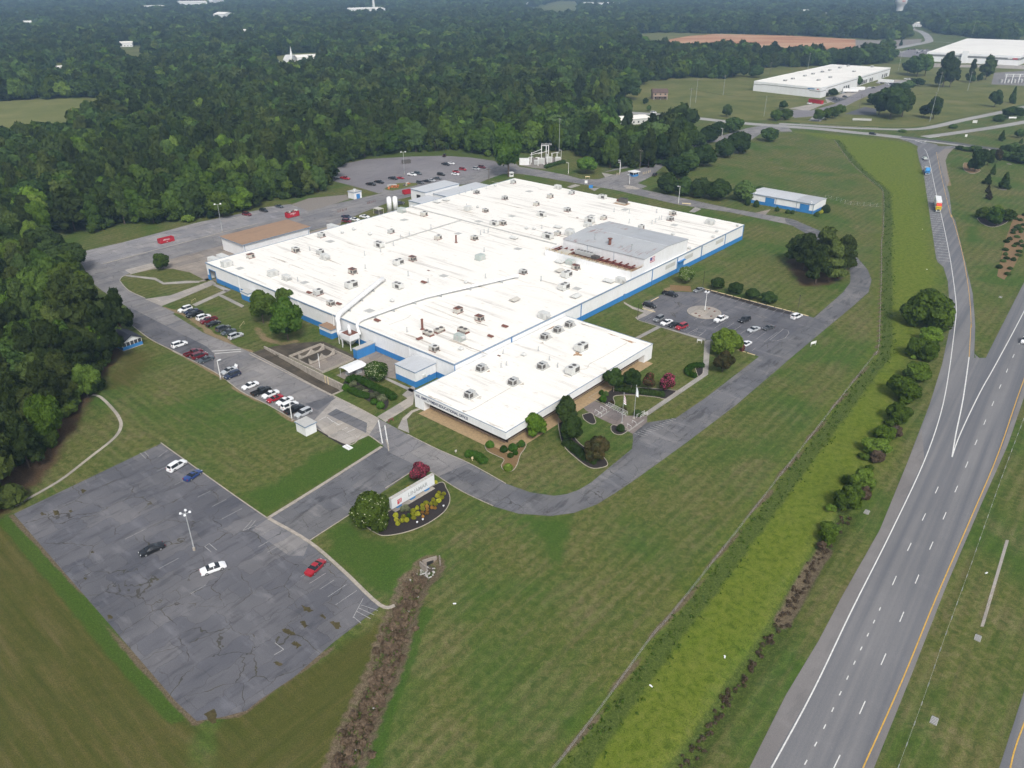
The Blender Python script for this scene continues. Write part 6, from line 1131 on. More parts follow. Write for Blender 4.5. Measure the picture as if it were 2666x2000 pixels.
# open boot lid on the silver sedan of that row
sv = [o for o in bpy.data.objects if o.get('label', '').startswith('silver sedan parked fifth')][0]
bl = MB().bb(-0.05, 0.05, -0.7, 0.7, 0, 0.75).build('boot_lid', PAINTM['white'], sv, (-2.2, 0, 0.98)); bl.rotation_euler = (0, -0.5, 0)
row([('suv', 'white', [(-79.1,148.2),(-77.2,151.7)]), ('coupe', 'blue', [(-74,144.2),(-72.1,148.1)]), ('sedan', 'black', [(-70.3,121.8),(-73.4,119)]), ('sedan', 'white', [(-59.5,113.7),(-55.9,116)]), ('sedan', 'red', [(-38.9,113.3),(-37.1,117)])], 'standing %s from the top in the big cracked car lot', 'cars in the near lot', 0.02)
row([('pickup', 'black', [(54.3,260.6),(58.8,257.3)]), ('suv', 'black', [(45.8,249.9),(49.3,246.6)]), ('sedan', 'grey', [(69.4,264.6),(65.9,261.5)]), ('suv', 'grey', [(50.9,238.8),(46.6,234.1)]), ('sedan', 'white', [(52.7,235.3),(49,232.1)]), ('sedan', 'black', [(54.8,233.4),(51.2,230.6)]), ('suv', 'red', [(56.8,231.5),(53.4,228.7)]), ('pickup', 'white', [(71.8,238.4),(66.8,234.3)]), ('suv', 'black', [(79.1,237.3),(75,234.1)]), ('sedan', 'silver', [(79.7,229.2),(76.1,226.7)]), ('coupe', 'dark grey', [(84.8,230.5),(81.6,228.5)]), ('suv', 'white', [(93.1,237.1),(97.3,240.2)]), ('sedan', 'white', [(73.9,218.2),(70.7,215.4)])], 'in the visitor lot, %s counted from the factory wall', 'cars in the visitor lot', 0.035)
row([('pickup', 'black', [(-79.2,422.8),(-74.2,420.6)]), ('pickup', 'black', [(-75.2,427.7),(-70.8,425.5)]), ('pickup', 'black', [(-68.9,436.6),(-64.1,433.8)]), ('coupe', 'red', [(-64.5,437.5),(-60.7,435.8)]), ('pickup', 'white', [(-59.2,445.9),(-54.8,443.1)]), ('suv', 'slate', [(-56,448.5),(-51.9,445.9)]), ('suv', 'dark grey', [(-52.2,426.7),(-48.6,423.7)]), ('sedan', 'black', [(-49.3,430.1),(-44.9,427.9)]), ('sedan', 'silver', [(-46.5,431.5),(-42.9,429.9)]), ('sedan', 'dark grey', [(-43.8,436.4),(-39.8,434.6)]), ('suv', 'black', [(-42.5,445.9),(-38.5,443.6)]), ('sedan', 'red', [(-34.3,453.8),(-30.3,450.3)]), ('sedan', 'white', [(-34.4,446.8),(-30.4,444.9)]), ('suv', 'red', [(-31.3,460.1),(-26.4,456)]), ('pickup', 'black', [(-42.1,473.1),(-37.5,469.3)]), ('coupe', 'white', [(-38.9,476),(-34.6,473.4)]), ('suv', 'silver', [(-22.8,460.5),(-19.1,457.8)]), ('suv', 'dark red', [(-19.6,465.1),(-16,462.4)]), ('pickup', 'black', [(-42.6,494),(-42.5,499.7)])], 'in the rear gravel lot, %s in order from the left', 'cars in the rear lot', 0.03)
row([('suv', 'dark red', [(-127.9,363.3),(-124.5,361.6)]), ('suv', 'black', [(-122.1,370.5),(-118.2,367.9)]), ('sedan', 'slate', [(-116.6,378),(-112.8,375.6)])], 'parked against the pines on the west lot, %s from the left', 'cars by the pine hedge', 0.03)
row([('pickup', 'navy', [(-79.7,359),(-75.8,356.1)]), ('suv', 'dark red', [(-78.7,352.1),(-74.4,349.9)]), ('sedan', 'white', [(-75.1,354.9),(-71.6,353)]), ('sedan', 'white', [(-71.4,359.5),(-67.7,358)]), ('suv', 'dark grey', [(-57.1,381.8),(-54.8,382.8)])], 'in the yard behind the roof edge, %s from left', 'cars in the back yard', 0.035)
row([('suv', 'white', [(114.3,667.8),(119,665.8)]), ('sedan', 'slate', [(143.3,644.9),(139.9,647.7)]), ('suv', 'black', [(255.2,572.8),(259.8,568.4)]), ('suv', 'black', [(79.6,440.8),(83.3,447.3)])], 'out on the roads beyond the factory, %s from the left', 'cars on the public roads', 0.05)
row([('suv', 'white', [(163,222.5),(157.8,216.3)])], 'driving on the highway at the right edge, %s to arrive', 'cars on the highway', 0.05)
row([('coupe', 'white', [(260,717),(264.8,718)]), ('suv', 'black', [(292.1,741.8),(296.4,745.9)]), ('suv', 'slate', [(292.4,735.7),(297.8,740.8)]), ('suv', 'dark grey', [(307.1,758.6),(311,755.9)]), ('pickup', 'silver', [(311.3,779.4),(320.3,786.1)]), ('sedan', 'white', [(357,822.4),(361.2,825.6)]), ('sedan', 'black', [(359.7,820.6),(363.8,823.1)]), ('sedan', 'white', [(382.3,861.3),(383.1,859.3)]), ('sedan', 'black', [(385,860.7),(385.6,858.6)]), ('suv', 'white', [(387.9,852.6),(388.9,850.6)]), ('suv', 'black', [(391,852),(391.9,850)]), ('suv', 'silver', [(394.3,852.6),(395.1,850.6)]), ('sedan', 'dark grey', [(397.7,852.6),(398.5,851.3)]), ('pickup', 'white', [(426.6,894.3),(429,892.9)]), ('suv', 'white', [(430.1,894.3),(431.7,892.9)]), ('suv', 'black', [(432.6,891.4),(434.3,890)]), ('sedan', 'grey', [(435.6,890),(436.7,888.5)])], 'outside the far warehouse, %s from its front', 'cars at the far warehouse', 0.07)
mc = [(564.6,1217.3),(570.9,1221.9),(578.3,1229),(594,1256.6),(601.1,1262.8),(606.6,1265.3),(604.1,1250.5),(605.6,1244.5),(611.7,1250.5),(613.1,1244.5),(596.2,1226.6),(601.6,1229),(575.7,1198),(581.4,1201.3),(621,1256.6)]
row([(random.choice(('sedan', 'suv', 'suv', 'pickup')), random.choice(('white', 'white', 'silver', 'black', 'grey')), [p, (p[0] + 2, p[1] + 3)]) for p in mc], 'in the hilltop lot by the huge warehouse, %s parked', 'cars in the hilltop lot', 0.08)
# flatbed car carrier
ft = [(-95.9,436.8),(-91,434.4)]; a = math.atan2(ft[1][1] - ft[0][1], ft[1][0] - ft[0][0])
fb = car('pickup', 'red', ft[0], ft[1], 'hauling a flat trailer at the left end of the rear lot', 'cars in the rear lot')
MB().bb(-10.2, -3.6, -1.1, 1.1, 0.62, 0.78).build('trailer_deck', 'hatch', fb); MB().bb(-3.7, -2.7, -0.1, 0.1, 0.5, 0.62).build('drawbar', 'black', fb)
for x in (-7.6, -6.6):
    for s in (-1, 1): MB().box((x, s * 1.0, 0.33), (0.66, 0.2, 0.66)).build('trailer_wheel', 'tyre', fb)
def semi(label, nose, tail, cabmat, roofmat, boxmat, cabname, L=16.0, group='lorries on the exit ramp', trailer=True):
    """cab-over-bonnet tractor with box trailer; nose/tail give the heading"""
    a = math.atan2(nose[1] - tail[1], nose[0] - tail[0]); o = thing('articulated_truck', label, 'truck', (*nose, 0.04), a, group)
    MB().bb(-1.7, -0.15, -1.0, 1.0, 0.7, 1.75).build('bonnet', cabmat, o); MB().bb(-3.4, -1.7, -1.2, 1.2, 0.7, 2.7).build('cab', cabmat, o)
    MB().add([(-3.9, -1.2, 2.7), (-1.75, -1.2, 2.7), (-1.75, 1.2, 2.7), (-3.9, 1.2, 2.7), (-3.9, -1.15, 3.8), (-2.9, -1.1, 3.75), (-2.9, 1.1, 3.75), (-3.9, 1.15, 3.8)], [(0, 1, 5, 4), (1, 2, 6, 5), (2, 3, 7, 6), (3, 0, 4, 7), (4, 5, 6, 7)]).build('roof_fairing', roofmat, o)
    MB().bb(-5.2, -3.4, -1.2, 1.2, 0.8, 3.3).build('sleeper', cabmat, o); MB().add([(-1.69, -1.05, 1.8), (-1.69, 1.05, 1.8), (-1.72, 1.0, 2.6), (-1.72, -1.0, 2.6)], [(0, 1, 2, 3)]).build('windshield', 'carglass', o); [MB().bb(-3.1, -2.0, s * 1.21 - 0.01, s * 1.21 + 0.01, 1.7, 2.5).build('side_window', 'carglass', o) for s in (-1, 1)]
    MB().bb(-0.15, 0.05, -1.1, 1.1, 0.4, 0.8).build('bumper', 'steel', o); MB().bb(-0.16, -0.1, -0.6, 0.6, 0.85, 1.6).build('grille', 'grille', o); MB().bb(-8.0, -0.2, -0.5, 0.5, 0.55, 0.8).build('chassis', 'black', o)
    for s in (-1, 1): MB().bb(-2.2, -2.0, s * 1.45 - 0.15, s * 1.45 + 0.15, 1.8, 2.5).build('mirror', 'steel', o); MB().bb(-0.2, 0.0, s * 0.85 - 0.2, s * 0.85 + 0.2, 0.9, 1.15).build('headlight', 'lamp', o)
    xs_ = [-1.0, -5.8, -7.1]
    if trailer:
        MB().bb(-L, -5.6, -1.28, 1.28, 1.2, 4.1).build('trailer_box', boxmat, o); MB().bb(-L + 0.1, -5.7, -1.2, 1.2, 4.1, 4.13).build('trailer_roof', boxmat, o); MB().bb(-L, -8, -0.5, 0.5, 0.8, 1.2).build('trailer_chassis', 'black', o); xs_ += [-L + 2.6, -L + 1.3]
    for x in xs_:
        for s in (-1, 1):
            mb = MB(); n = 12; vs = [(x + 0.5 * math.cos(2 * math.pi * k / n), s * y, 0.5 + 0.5 * math.sin(2 * math.pi * k / n)) for y in (0.85, 1.22) for k in range(n)]
            mb.add(vs, [(k, (k + 1) % n, n + (k + 1) % n, n + k) for k in range(n)] + [tuple(range(n)), tuple(range(n, 2 * n))]).build('wheel', 'tyre', o)
    return o
M['truckyellow'] = simple('truck_yellow', (0.60, 0.46, 0.02), 0.4, 0.05); M['truckred'] = simple('truck_red', (0.55, 0.05, 0.03), 0.4, 0.05); M['truckblue'] = simple('truck_blue', (0.04, 0.24, 0.52), 0.35, 0.05)
semi('articulated truck with yellow cab, red roof and white box trailer on the ramp', (205.2,367.2), (215.6,390.9), 'truckyellow', 'truckred', 'whitesteel', '', 17.5)
semi('bright blue truck tractor with a flat pale load on the ramp', (236.7,444.6), (244.7,463.7), 'truckblue', 'truckblue', 'unitlight', '', 9.5, 'lorries on the exit ramp', False)
bt = [o for o in bpy.data.objects if o.get('label', '').startswith('bright blue')][0]; MB().bb(-14, -6.2, -1.25, 1.25, 1.15, 1.6).build('flat_trailer', 'unitbeige', bt); MB().bb(-13.5, -7.5, -1.0, 1.0, 1.6, 2.3).build('tarped_load', 'unitbeige', bt)
fl2 = thing('flat_trailer', 'small grey flat trailer with gear parked ahead of the blue truck', 'trailer', (*(255.5,487.4), 0.04), 1.35); MB().bb(-3, 3, -1.1, 1.1, 0.7, 0.85).build('deck', 'unitlight', fl2); MB().bb(-2.0, 1.2, -0.8, 0.8, 0.85, 1.6).build('load', 'unitgreen', fl2); MB().bb(1.4, 2.9, -0.9, 0.3, 0.85, 1.9).build('machine', 'grille', fl2); MB().bb(-1.2, 0.2, -1.15, 1.15, 0.05, 0.7).build('wheel_set', 'tyre', fl2)
def boxtrailer(label, x, y, a, L=13.0, group='parked box trailers'):
    o = thing('box_trailer', label, 'trailer', (x, y, 0.03), a, group)
    MB().bb(-L / 2, L / 2, -1.28, 1.28, 1.15, 4.0).build('box', 'whitesteel', o); MB().bb(-L / 2 + 0.05, L / 2 - 0.05, -1.25, 1.25, 4.0, 4.03).build('roof', 'unitlight', o); MB().bb(-L / 2, L / 2 - 3, -0.45, 0.45, 0.8, 1.15).build('chassis', 'black', o)
    for x_ in (-L / 2 + 1.2, -L / 2 + 2.5):
        for s in (-1, 1): MB().box((x_, s * 1.05, 0.5), (1.0, 0.4, 1.0)).build('wheel', 'tyre', o)
    MB().bb(L / 2 - 3.2, L / 2 - 3.0, -0.7, -0.5, 0, 1.15).bb(L / 2 - 3.2, L / 2 - 3.0, 0.5, 0.7, 0, 1.15).build('landing_leg', 'steel', o)
for lb, u, v, a, L in (('white box trailer backed to the west corner of the factory', -6.5, 8.5, ROT, 12), ('second white box trailer nearer the tan-roofed shed', -6.8, 12.6, ROT, 12), ('lone white box trailer standing behind the factory roof edge', -7.2, 66.5, ROT, 12)): boxtrailer(lb, *BW(u, v), a, L)
for lb, p, d in (('white trailer docked at the far warehouse nearer the front', (325.9,789.6), 0.2), ('white trailer docked behind its twin at the far warehouse', (336.8,801.2), 0.2), ('white trailer at the rear docks of the far warehouse', (390.5,860.7), -0.45)): boxtrailer(lb, *p, an - math.pi / 2 + 0.5 + d, 15)
# roll-off bins
def bin_(label, corner, right, text, mat='redbin', L=6.4, Wd=2.4, Hh=2.0, load=None):
    a = math.atan2(right[1] - corner[1], right[0] - corner[0]); o = thing('roll_off_bin', label, 'skip bin', (*corner, 0.03), a, 'red roll-off bins')
    MB().bb(0, L, 0, 0.1, 0.15, Hh).build('side', mat, o); MB().bb(0, L, Wd - 0.1, Wd, 0.15, Hh).build('side', mat, o); MB().bb(0, 0.1, 0.1, Wd - 0.1, 0.15, Hh).build('end', mat, o); MB().bb(L - 0.1, L, 0.1, Wd - 0.1, 0.15, Hh).build('end', mat, o); MB().bb(0.1, L - 0.1, 0.1, Wd - 0.1, 0.2, 0.3).build('floor', 'black', o)
    for k in range(7): MB().bb(0.2 + k * (L - 0.5) / 6, 0.32 + k * (L - 0.5) / 6, -0.08, 0, 0.2, Hh - 0.1).build('rib', mat, o)
    MB().bb(-0.05, L + 0.05, -0.1, 0.0, Hh - 0.1, Hh + 0.05).build('top_rail', mat, o); MB().bb(0.2, L - 0.2, 0.3, 0.5, 0, 0.15).bb(0.2, L - 0.2, Wd - 0.5, Wd - 0.3, 0, 0.15).build('skid', 'black', o)
    if load:
        for k in range(9): MB().box((random.uniform(0.6, L - 0.6), random.uniform(0.4, Wd - 0.4), Hh - 0.2 + random.uniform(0, 0.5)), (random.uniform(0.5, 1.6), random.uniform(0.3, 0.9), random.uniform(0.1, 0.5)), random.uniform(0, 3)).build('scrap', random.choice(('grille', 'unitlight', 'rust')), o)
    z = Hh - 0.75
    for ln_, sz in text:
        if ln_:
            m_ = text_mesh(ln_, sz, 0.03, 0.01); t_ = put('lettering', m_, 'textwhite', o, (L / 2 - len(ln_) * sz * 0.36, -0.10, z)); t_.rotation_euler = (R(90), 0, 0)
        z -= sz
    return o
bin_('long red roll-off bin with METALS lettering on the west lot', (-149.6,318), (-145.4,322.8), [('METALS', 0.75), ('INC', 0.35)])
bin_('heaped red roll-off bin with arched white lettering beside the tan roof', (-105.3,357.2), (-100.7,362.5), [('LANDFIELD', 0.62), ('INC', 0.5)], load=True, Hh=2.4)
bin_('red bin half hidden behind the metal shed', (-55.9,401.3), (-53.2,403.4), [], L=5.5)
rb = (264.5,726.8); rq_ = (270.8,717); o = bin_('pair of red containers end to end on the warehouse yard', rb, rq_, [], L=14.0, Wd=2.6, Hh=3.0)
bk = bin_('black low bin on the rear gravel lot beside a lamp', (-66.2,474.8), (-61.7,476.5), [], 'grille', 5.2)

# ================================================================== VEGETATION
def crown_mesh(name, lobes, n, ls, rg, flatten=1.0, core=True, keep=0.72, up=0.25, shell=(0.86, 1.08), elong=1.0):
    """leaf clumps: n small quads on the skins of overlapping lobes (x, y, z, r); faces buried inside other lobes are dropped"""
    Lb = np.array(lobes, float); C = Lb[:, :3]; Rr = Lb[:, 3]
    w = Rr ** 2; pick = rg.choice(len(Lb), size=n * 2, p=w / w.sum())
    d = rg.normal(size=(n * 2, 3)); d[:, 2] += up; d /= np.linalg.norm(d, axis=1)[:, None]
    rad = Rr[pick] * rg.uniform(shell[0], shell[1], n * 2)
    p = C[pick] + d * rad[:, None] * np.array([1, 1, flatten])
    ok = np.ones(len(p), bool)
    for c, r in zip(C, Rr):
        q_ = (p - c) / np.array([1, 1, flatten]); ok &= ~((np.linalg.norm(q_, axis=1) < r * keep))
    p, d = p[ok][:n], d[ok][:n]; m = len(p)
    nrm = d + rg.normal(size=(m, 3)) * 0.42; nrm /= np.linalg.norm(nrm, axis=1)[:, None]
    t = np.cross(nrm, rg.normal(size=(m, 3))); t /= np.linalg.norm(t, axis=1)[:, None]; b = np.cross(nrm, t)
    s = ls * rg.uniform(0.6, 1.35, m)[:, None]
    q4 = np.stack([p - t * s * elong - b * s * 0.5, p + t * s * elong * 0.3 - b * s * 0.75, p + t * s * elong + b * s * 0.4, p - t * s * elong * 0.4 + b * s * 0.7], 1).reshape(-1, 3)
    V = q4.tolist(); F = [(4 * i, 4 * i + 1, 4 * i + 2, 4 * i + 3) for i in range(m)]
    if core:
        k = 0.80
        for (x, y, z), r in zip(C, Rr):
            b0 = len(V); ring = 7
            V.append((x, y, z - r * k * flatten)); V.append((x, y, z + r * k * flatten))
            for lat in (-0.6, 0.1, 0.7):
                for j in range(ring):
                    a = 2 * math.pi * (j + lat) / ring; cr = math.cos(lat * 1.2)
                    V.append((x + r * k * cr * math.cos(a), y + r * k * cr * math.sin(a), z + r * k * math.sin(lat * 1.2) * flatten))
            for j in range(ring):
                j2 = (j + 1) % ring; F.append((b0, b0 + 2 + j2, b0 + 2 + j)); F.append((b0 + 1, b0 + 2 + 2 * ring + j, b0 + 2 + 2 * ring + j2))
                for L_ in (0, 1): F.append((b0 + 2 + L_ * ring + j, b0 + 2 + L_ * ring + j2, b0 + 2 + (L_ + 1) * ring + j2, b0 + 2 + (L_ + 1) * ring + j))
    me = bpy.data.meshes.new(name); me.from_pydata(V, [], F); me.update(); return me
def lobes_for(kind, rg):
    """unit crowns: radius about 1, from z = 0 to about 2"""
    L = []
    if kind == 'oak':
        for k in range(15):
            a = rg.uniform(0, 6.28); z = rg.uniform(0.42, 1.55); m = math.sqrt(max(0.05, 1 - ((z - 0.85) / 1.0) ** 2)) * 0.68; r = rg.uniform(0.26, 0.44)
            L.append((m * math.cos(a) * rg.uniform(0.5, 1.05), m * math.sin(a) * rg.uniform(0.5, 1.05), z, r))
        L.append((0, 0, 0.9, 0.62)); L.append((0.1, 0, 1.45, 0.42))
    elif kind == 'round':
        for k in range(12):
            a = 6.28 * k / 12 + rg.uniform(-.2, .2); z = rg.uniform(0.45, 1.45); m = math.sqrt(max(0.05, 1 - ((z - 0.95) / 1.0) ** 2)) * 0.55
            L.append((m * math.cos(a), m * math.sin(a), z, rg.uniform(0.34, 0.46)))
        L.append((0, 0, 0.95, 0.78)); L.append((0, 0, 1.45, 0.5))
    elif kind == 'pine':
        for k in range(30):
            z = rg.uniform(0.2, 1.9); a = rg.uniform(0, 6.28); m = (0.78 * (1 - (max(0, z - 0.5) / 1.65) ** 1.4)) * rg.uniform(0.45, 1.0)
            L.append((m * math.cos(a), m * math.sin(a), z, rg.uniform(0.22, 0.36) * (1.1 - 0.25 * z)))
        L.append((0, 0, 0.85, 0.48)); L.append((0, 0, 1.4, 0.36)); L.append((0, 0, 1.8, 0.22))
    elif kind == 'cone':
        for k in range(22):
            z = 1.9 * (k / 21) ** 0.9 + 0.08; a = k * 2.4; m = 0.75 * (1 - z / 2.05) * rg.uniform(0.6, 1.0)
            L.append((m * math.cos(a), m * math.sin(a), z, 0.10 + 0.22 * (1 - z / 2.1)))
    elif kind == 'dome':
        L = [(0, 0, 0.55, 0.82)] + [(0.42 * math.cos(a), 0.42 * math.sin(a), 0.5, 0.52) for a in (0.3, 1.6, 2.9, 4.1, 5.4)] + [(0, 0, 0.95, 0.5)]
    elif kind == 'tuft':
        for k in range(9):
            a = rg.uniform(0, 6.28); L.append((0.55 * math.cos(a), 0.55 * math.sin(a), rg.uniform(0.2, 0.9), rg.uniform(0.3, 0.5)))
    return L
CROWN = {}
def get_crown(kind, var, lod):
    key = (kind, var, lod)
    if key not in CROWN:
        rg = np.random.default_rng(hash_int(kind) + 31 * var + 7 * 0)
        n, ls = {'fine': (3000, 0.085), 'mid': (1500, 0.115), 'far': (520, 0.20)}[lod]
        if kind == 'pine': n = int(n * 1.15); el = 1.5
        elif kind == 'tuft': n, ls, el = 700, 0.10, 2.4
        elif kind == 'dome': n, ls, el = (2200, 0.075, 1.0) if lod == 'fine' else (900, 0.12, 1.0)
        else: el = 1.0
        CROWN[key] = crown_mesh('crown', lobes_for(kind, rg), n, ls, rg, 0.55 if kind == 'pine' else 1.0, True, 0.72, 0.3, elong=el)
    return CROWN[key]
def hash_int(s): return sum(ord(c) * (i + 3) for i, c in enumerate(s))
def trunk_mesh(seed):
    rg = random.Random(seed); mb = MB(); mb.tube([(0, 0, -0.02), (0.02, 0, 0.3), (rg.uniform(-.03, .03), rg.uniform(-.03, .03), 0.62), (0, 0, 0.95)], [1.0, 0.75, 0.55, 0.2], 7)
    for k in range(4):
        a = k * 1.6 + rg.uniform(0, 1); mb.tube([(0, 0, 0.42 + 0.08 * k), (3.0 * math.cos(a), 3.0 * math.sin(a), 0.6 + 0.07 * k)], [0.45, 0.15], 5)
    return mb.mesh('trunk')
TRUNKS = [trunk_mesh(k) for k in range(3)]
BLOOM = {}
def tree(name, kind, leaf, spec, label, group=None, lod='fine', bare=0.12, cat='tree', bark='bark', bloom=None, rg=random, z0=0.0):
    """spec = (x, y, radius, height). Root at the foot; parts: trunk, crown, sometimes blossom"""
    x, y, r, h = spec
    o = thing(name, label, cat, (x, y, z0), rg.uniform(0, 6.28), group)
    if bare > 0:
        t = put('trunk', TRUNKS[rg.randrange(3)], bark, o); tr = max(0.07, h * 0.018); t.scale = (tr, tr, h * 0.9)
    var = rg.randrange(4); c = put('crown', get_crown(kind, var, lod), LEAF[leaf], o)
    c.location = (0, 0, h * bare); c.scale = (r, r * rg.uniform(0.92, 1.08), h * (1 - bare) / (1.9 if kind != 'dome' else 1.45))
    if bloom:
        key = (kind, var)
        if key not in BLOOM:
            rgn = np.random.default_rng(5 + var); BLOOM[key] = crown_mesh('blossom', lobes_for(kind, np.random.default_rng(hash_int(kind) + 31 * var)), bloom[1], 0.075 if bloom[0] != 'bloom' else 0.032, rgn, 1.0, False, 0.9, 0.5, (1.0, 1.14))
        b = put('blossom', BLOOM[key], bloom[0], o); b.location = c.location; b.scale = c.scale
    return o
def lawn_trees(rows):
    for name, kind, leaf, spec, label, kw in rows: tree(name, kind, leaf, spec, label, **kw)
ORN = 'ornamental trees round the office'; GATE = 'rounded trees along the gate road'; SHR = 'shrubs along the highway ditch'; PNE = 'pines inside the drive loop'
lawn_trees([
 ('shade_tree', 'oak', 'oak', (-82.0, 234.3, 4.91, 11.8), 'big dark shade tree, left of the pair at the left factory wall', dict(bare=0.16)),
 ('shade_tree', 'oak', 'fresh', (-70.4, 220.9, 5.93, 14.1), 'big bright green shade tree, right of the pair at the left factory wall', dict(bare=0.08)),
 ('shade_tree', 'oak', 'oak', (-77.0, 243.6, 3.52, 9.0), 'shade tree peeking out behind the pair at the factory wall', dict(bare=0.12)),
 ('crape_myrtle', 'round', 'fresh', (-38.4, 194.4, 3.54, 5.4), 'round tree dotted with cream blossom beside the small canopy', dict(bare=0.06, bloom=('bloom', 600))),
 ('yard_tree', 'oak', 'oak', (-135.9, 286.7, 3.55, 6.3), 'lone bushy tree on the island by the loading yard', dict(bare=0.05)),
 ('ornamental_tree', 'oak', 'lime', (5.7, 163.8, 3.11, 6.2), 'yellow-green tree at the office corner', dict(bare=0.1, group=ORN)),
 ('ornamental_tree', 'oak', 'deep', (13.9, 169.7, 3.35, 8.2), 'tall dark tree against the office fascia above the curved bed', dict(bare=0.1, group=ORN)),
 ('ornamental_tree', 'oak', 'deep', (14.7, 161.0, 3.07, 7.3), 'dark tree standing in the curved mulch bed', dict(bare=0.1, group=ORN)),
 ('ornamental_tree', 'oak', 'red', (19.9, 153.2, 2.96, 6.6), 'bronze-tinged dark tree at the lower tip of the curved bed', dict(bare=0.06, group=ORN)),
 ('ornamental_tree', 'oak', 'deep', (28.0, 187.1, 2.85, 7.3), 'dark multi-stem tree left of two behind the entrance hedge', dict(bare=0.22, group=ORN, bark='palebark')),
 ('ornamental_tree', 'oak', 'deep', (32.9, 187.4, 2.69, 6.9), 'dark tree right of two behind the entrance hedge', dict(bare=0.2, group=ORN, bark='palebark')),
 ('crape_myrtle', 'oak', 'red', (37.7, 187.4, 1.93, 5.7), 'reddish crape myrtle behind the entrance hedge', dict(bare=0.2, group=ORN, bloom=('cranberry', 120))),
 ('crape_myrtle', 'oak', 'red', (42.8, 187.2, 2.27, 5.5), 'bright pink crape myrtle at the end of the entrance hedge', dict(bare=0.14, group=ORN, bloom=('pink', 800))),
 ('ornamental_tree', 'oak', 'lime', (64.3, 210.5, 4.69, 8.2), 'brilliant lime green tree at the lower edge of the visitor lot', dict(bare=0.06, group=ORN)),
 ('ornamental_tree', 'oak', 'red', (60.9, 198.9, 3.26, 6.7), 'dull reddish-green tree below the lime green one', dict(bare=0.1, group=ORN)),
 ('crape_myrtle', 'dome', 'red', (70.2, 213.0, 0.93, 2.6), 'small pink bush tucked behind the lime green tree', dict(bare=0.05, cat='shrub', bloom=('pink', 300))),
 ('small_tree', 'round', 'oak', (64.7, 271.4, 3.35, 6.3), 'rounded tree at the factory wall above the visitor lot', dict(bare=0.1, bloom=('bloom', 60))),
 ('small_tree', 'round', 'deep', (75.0, 265.5, 2.84, 4.3), 'first of four round trees above the visitor lot', dict(bare=0.12)),
 ('small_tree', 'round', 'deep', (80.2, 260.3, 2.95, 4.4), 'second of four round trees above the visitor lot', dict(bare=0.12)),
 ('small_tree', 'round', 'deep', (85.1, 255.8, 2.91, 3.9), 'third of four round trees above the visitor lot', dict(bare=0.12)),
 ('small_tree', 'round', 'deep', (89.6, 251.6, 2.87, 4.3), 'fourth of four round trees above the visitor lot', dict(bare=0.12)),
 ('magnolia_tree', 'round', 'oak', (-29.2, 128.3, 4.30, 8.3), 'round dark evergreen with white flowers beside the entrance sign', dict(bare=0.04, bloom=('bloom', 200))),
 ('crape_myrtle', 'oak', 'maroon', (-21.0, 144.6, 2.55, 4.9), 'maroon-leaved crape myrtle behind the entrance sign', dict(bare=0.14, bloom=('cranberry', 360))),
 ('roadside_tree', 'oak', 'fresh', (-2.0, 441.7, 9.06, 28.7), 'open tall tree at the north roof corner by a tiny hut', dict(bare=0.14)),
 ('roadside_tree', 'round', 'fresh', (42.7, 449.2, 6.38, 9.3), 'spreading round tree on the lawn by the substation', dict(bare=0.22)),
])
for k, sp in enumerate(((112.6, 270.5, 5.64, 14.6), (118.8, 273.4, 6.15, 15.1), (124.5, 278.3, 5.55, 15.5), (113.6, 286.4, 6.16, 13.7), (112.6, 294.3, 5.09, 11.2), (121.4, 288.5, 7.15, 15.1), (130.2, 286.4, 3.55, 12.3))):
    tree('pine_tree', 'pine', 'pine', sp, '%s pine from the front of the dark clump inside the drive loop' % ORD[k], PNE, bare=0.14)
for k, sp in enumerate(((93.2, 439.8, 7.55, 11.4), (103.5, 459.0, 6.28, 10.9), (114.5, 468.1, 7.53, 12.6), (132.6, 493.6, 6.10, 11.2), (144.9, 506.3, 7.84, 13.1), (122.2, 523.5, 6.18, 9.8), (134.2, 543.0, 7.04, 10.6), (146.8, 567.6, 6.25, 9.3), (160.4, 579.5, 7.20, 10.2), (176.3, 546.4, 6.30, 8.7), (81.5, 404.7, 6.01, 10.3), (89.3, 400.7, 5.57, 9.2), (97.2, 396.1, 6.00, 9.8), (105.0, 391.5, 6.62, 10.2), (117.3, 389.3, 5.91, 9.9), (130.9, 407.9, 2.22, 3.0), (99.1, 514.2, 6.21, 9.4), (108.3, 523.5, 5.68, 8.3))):
    tree('street_tree', 'round', 'deep', sp, '%s of the rounded dark trees lining the gate road' % ORD[k], GATE, lod='mid', bare=0.08)
MEAD = 'scattered trees on the far meadow'
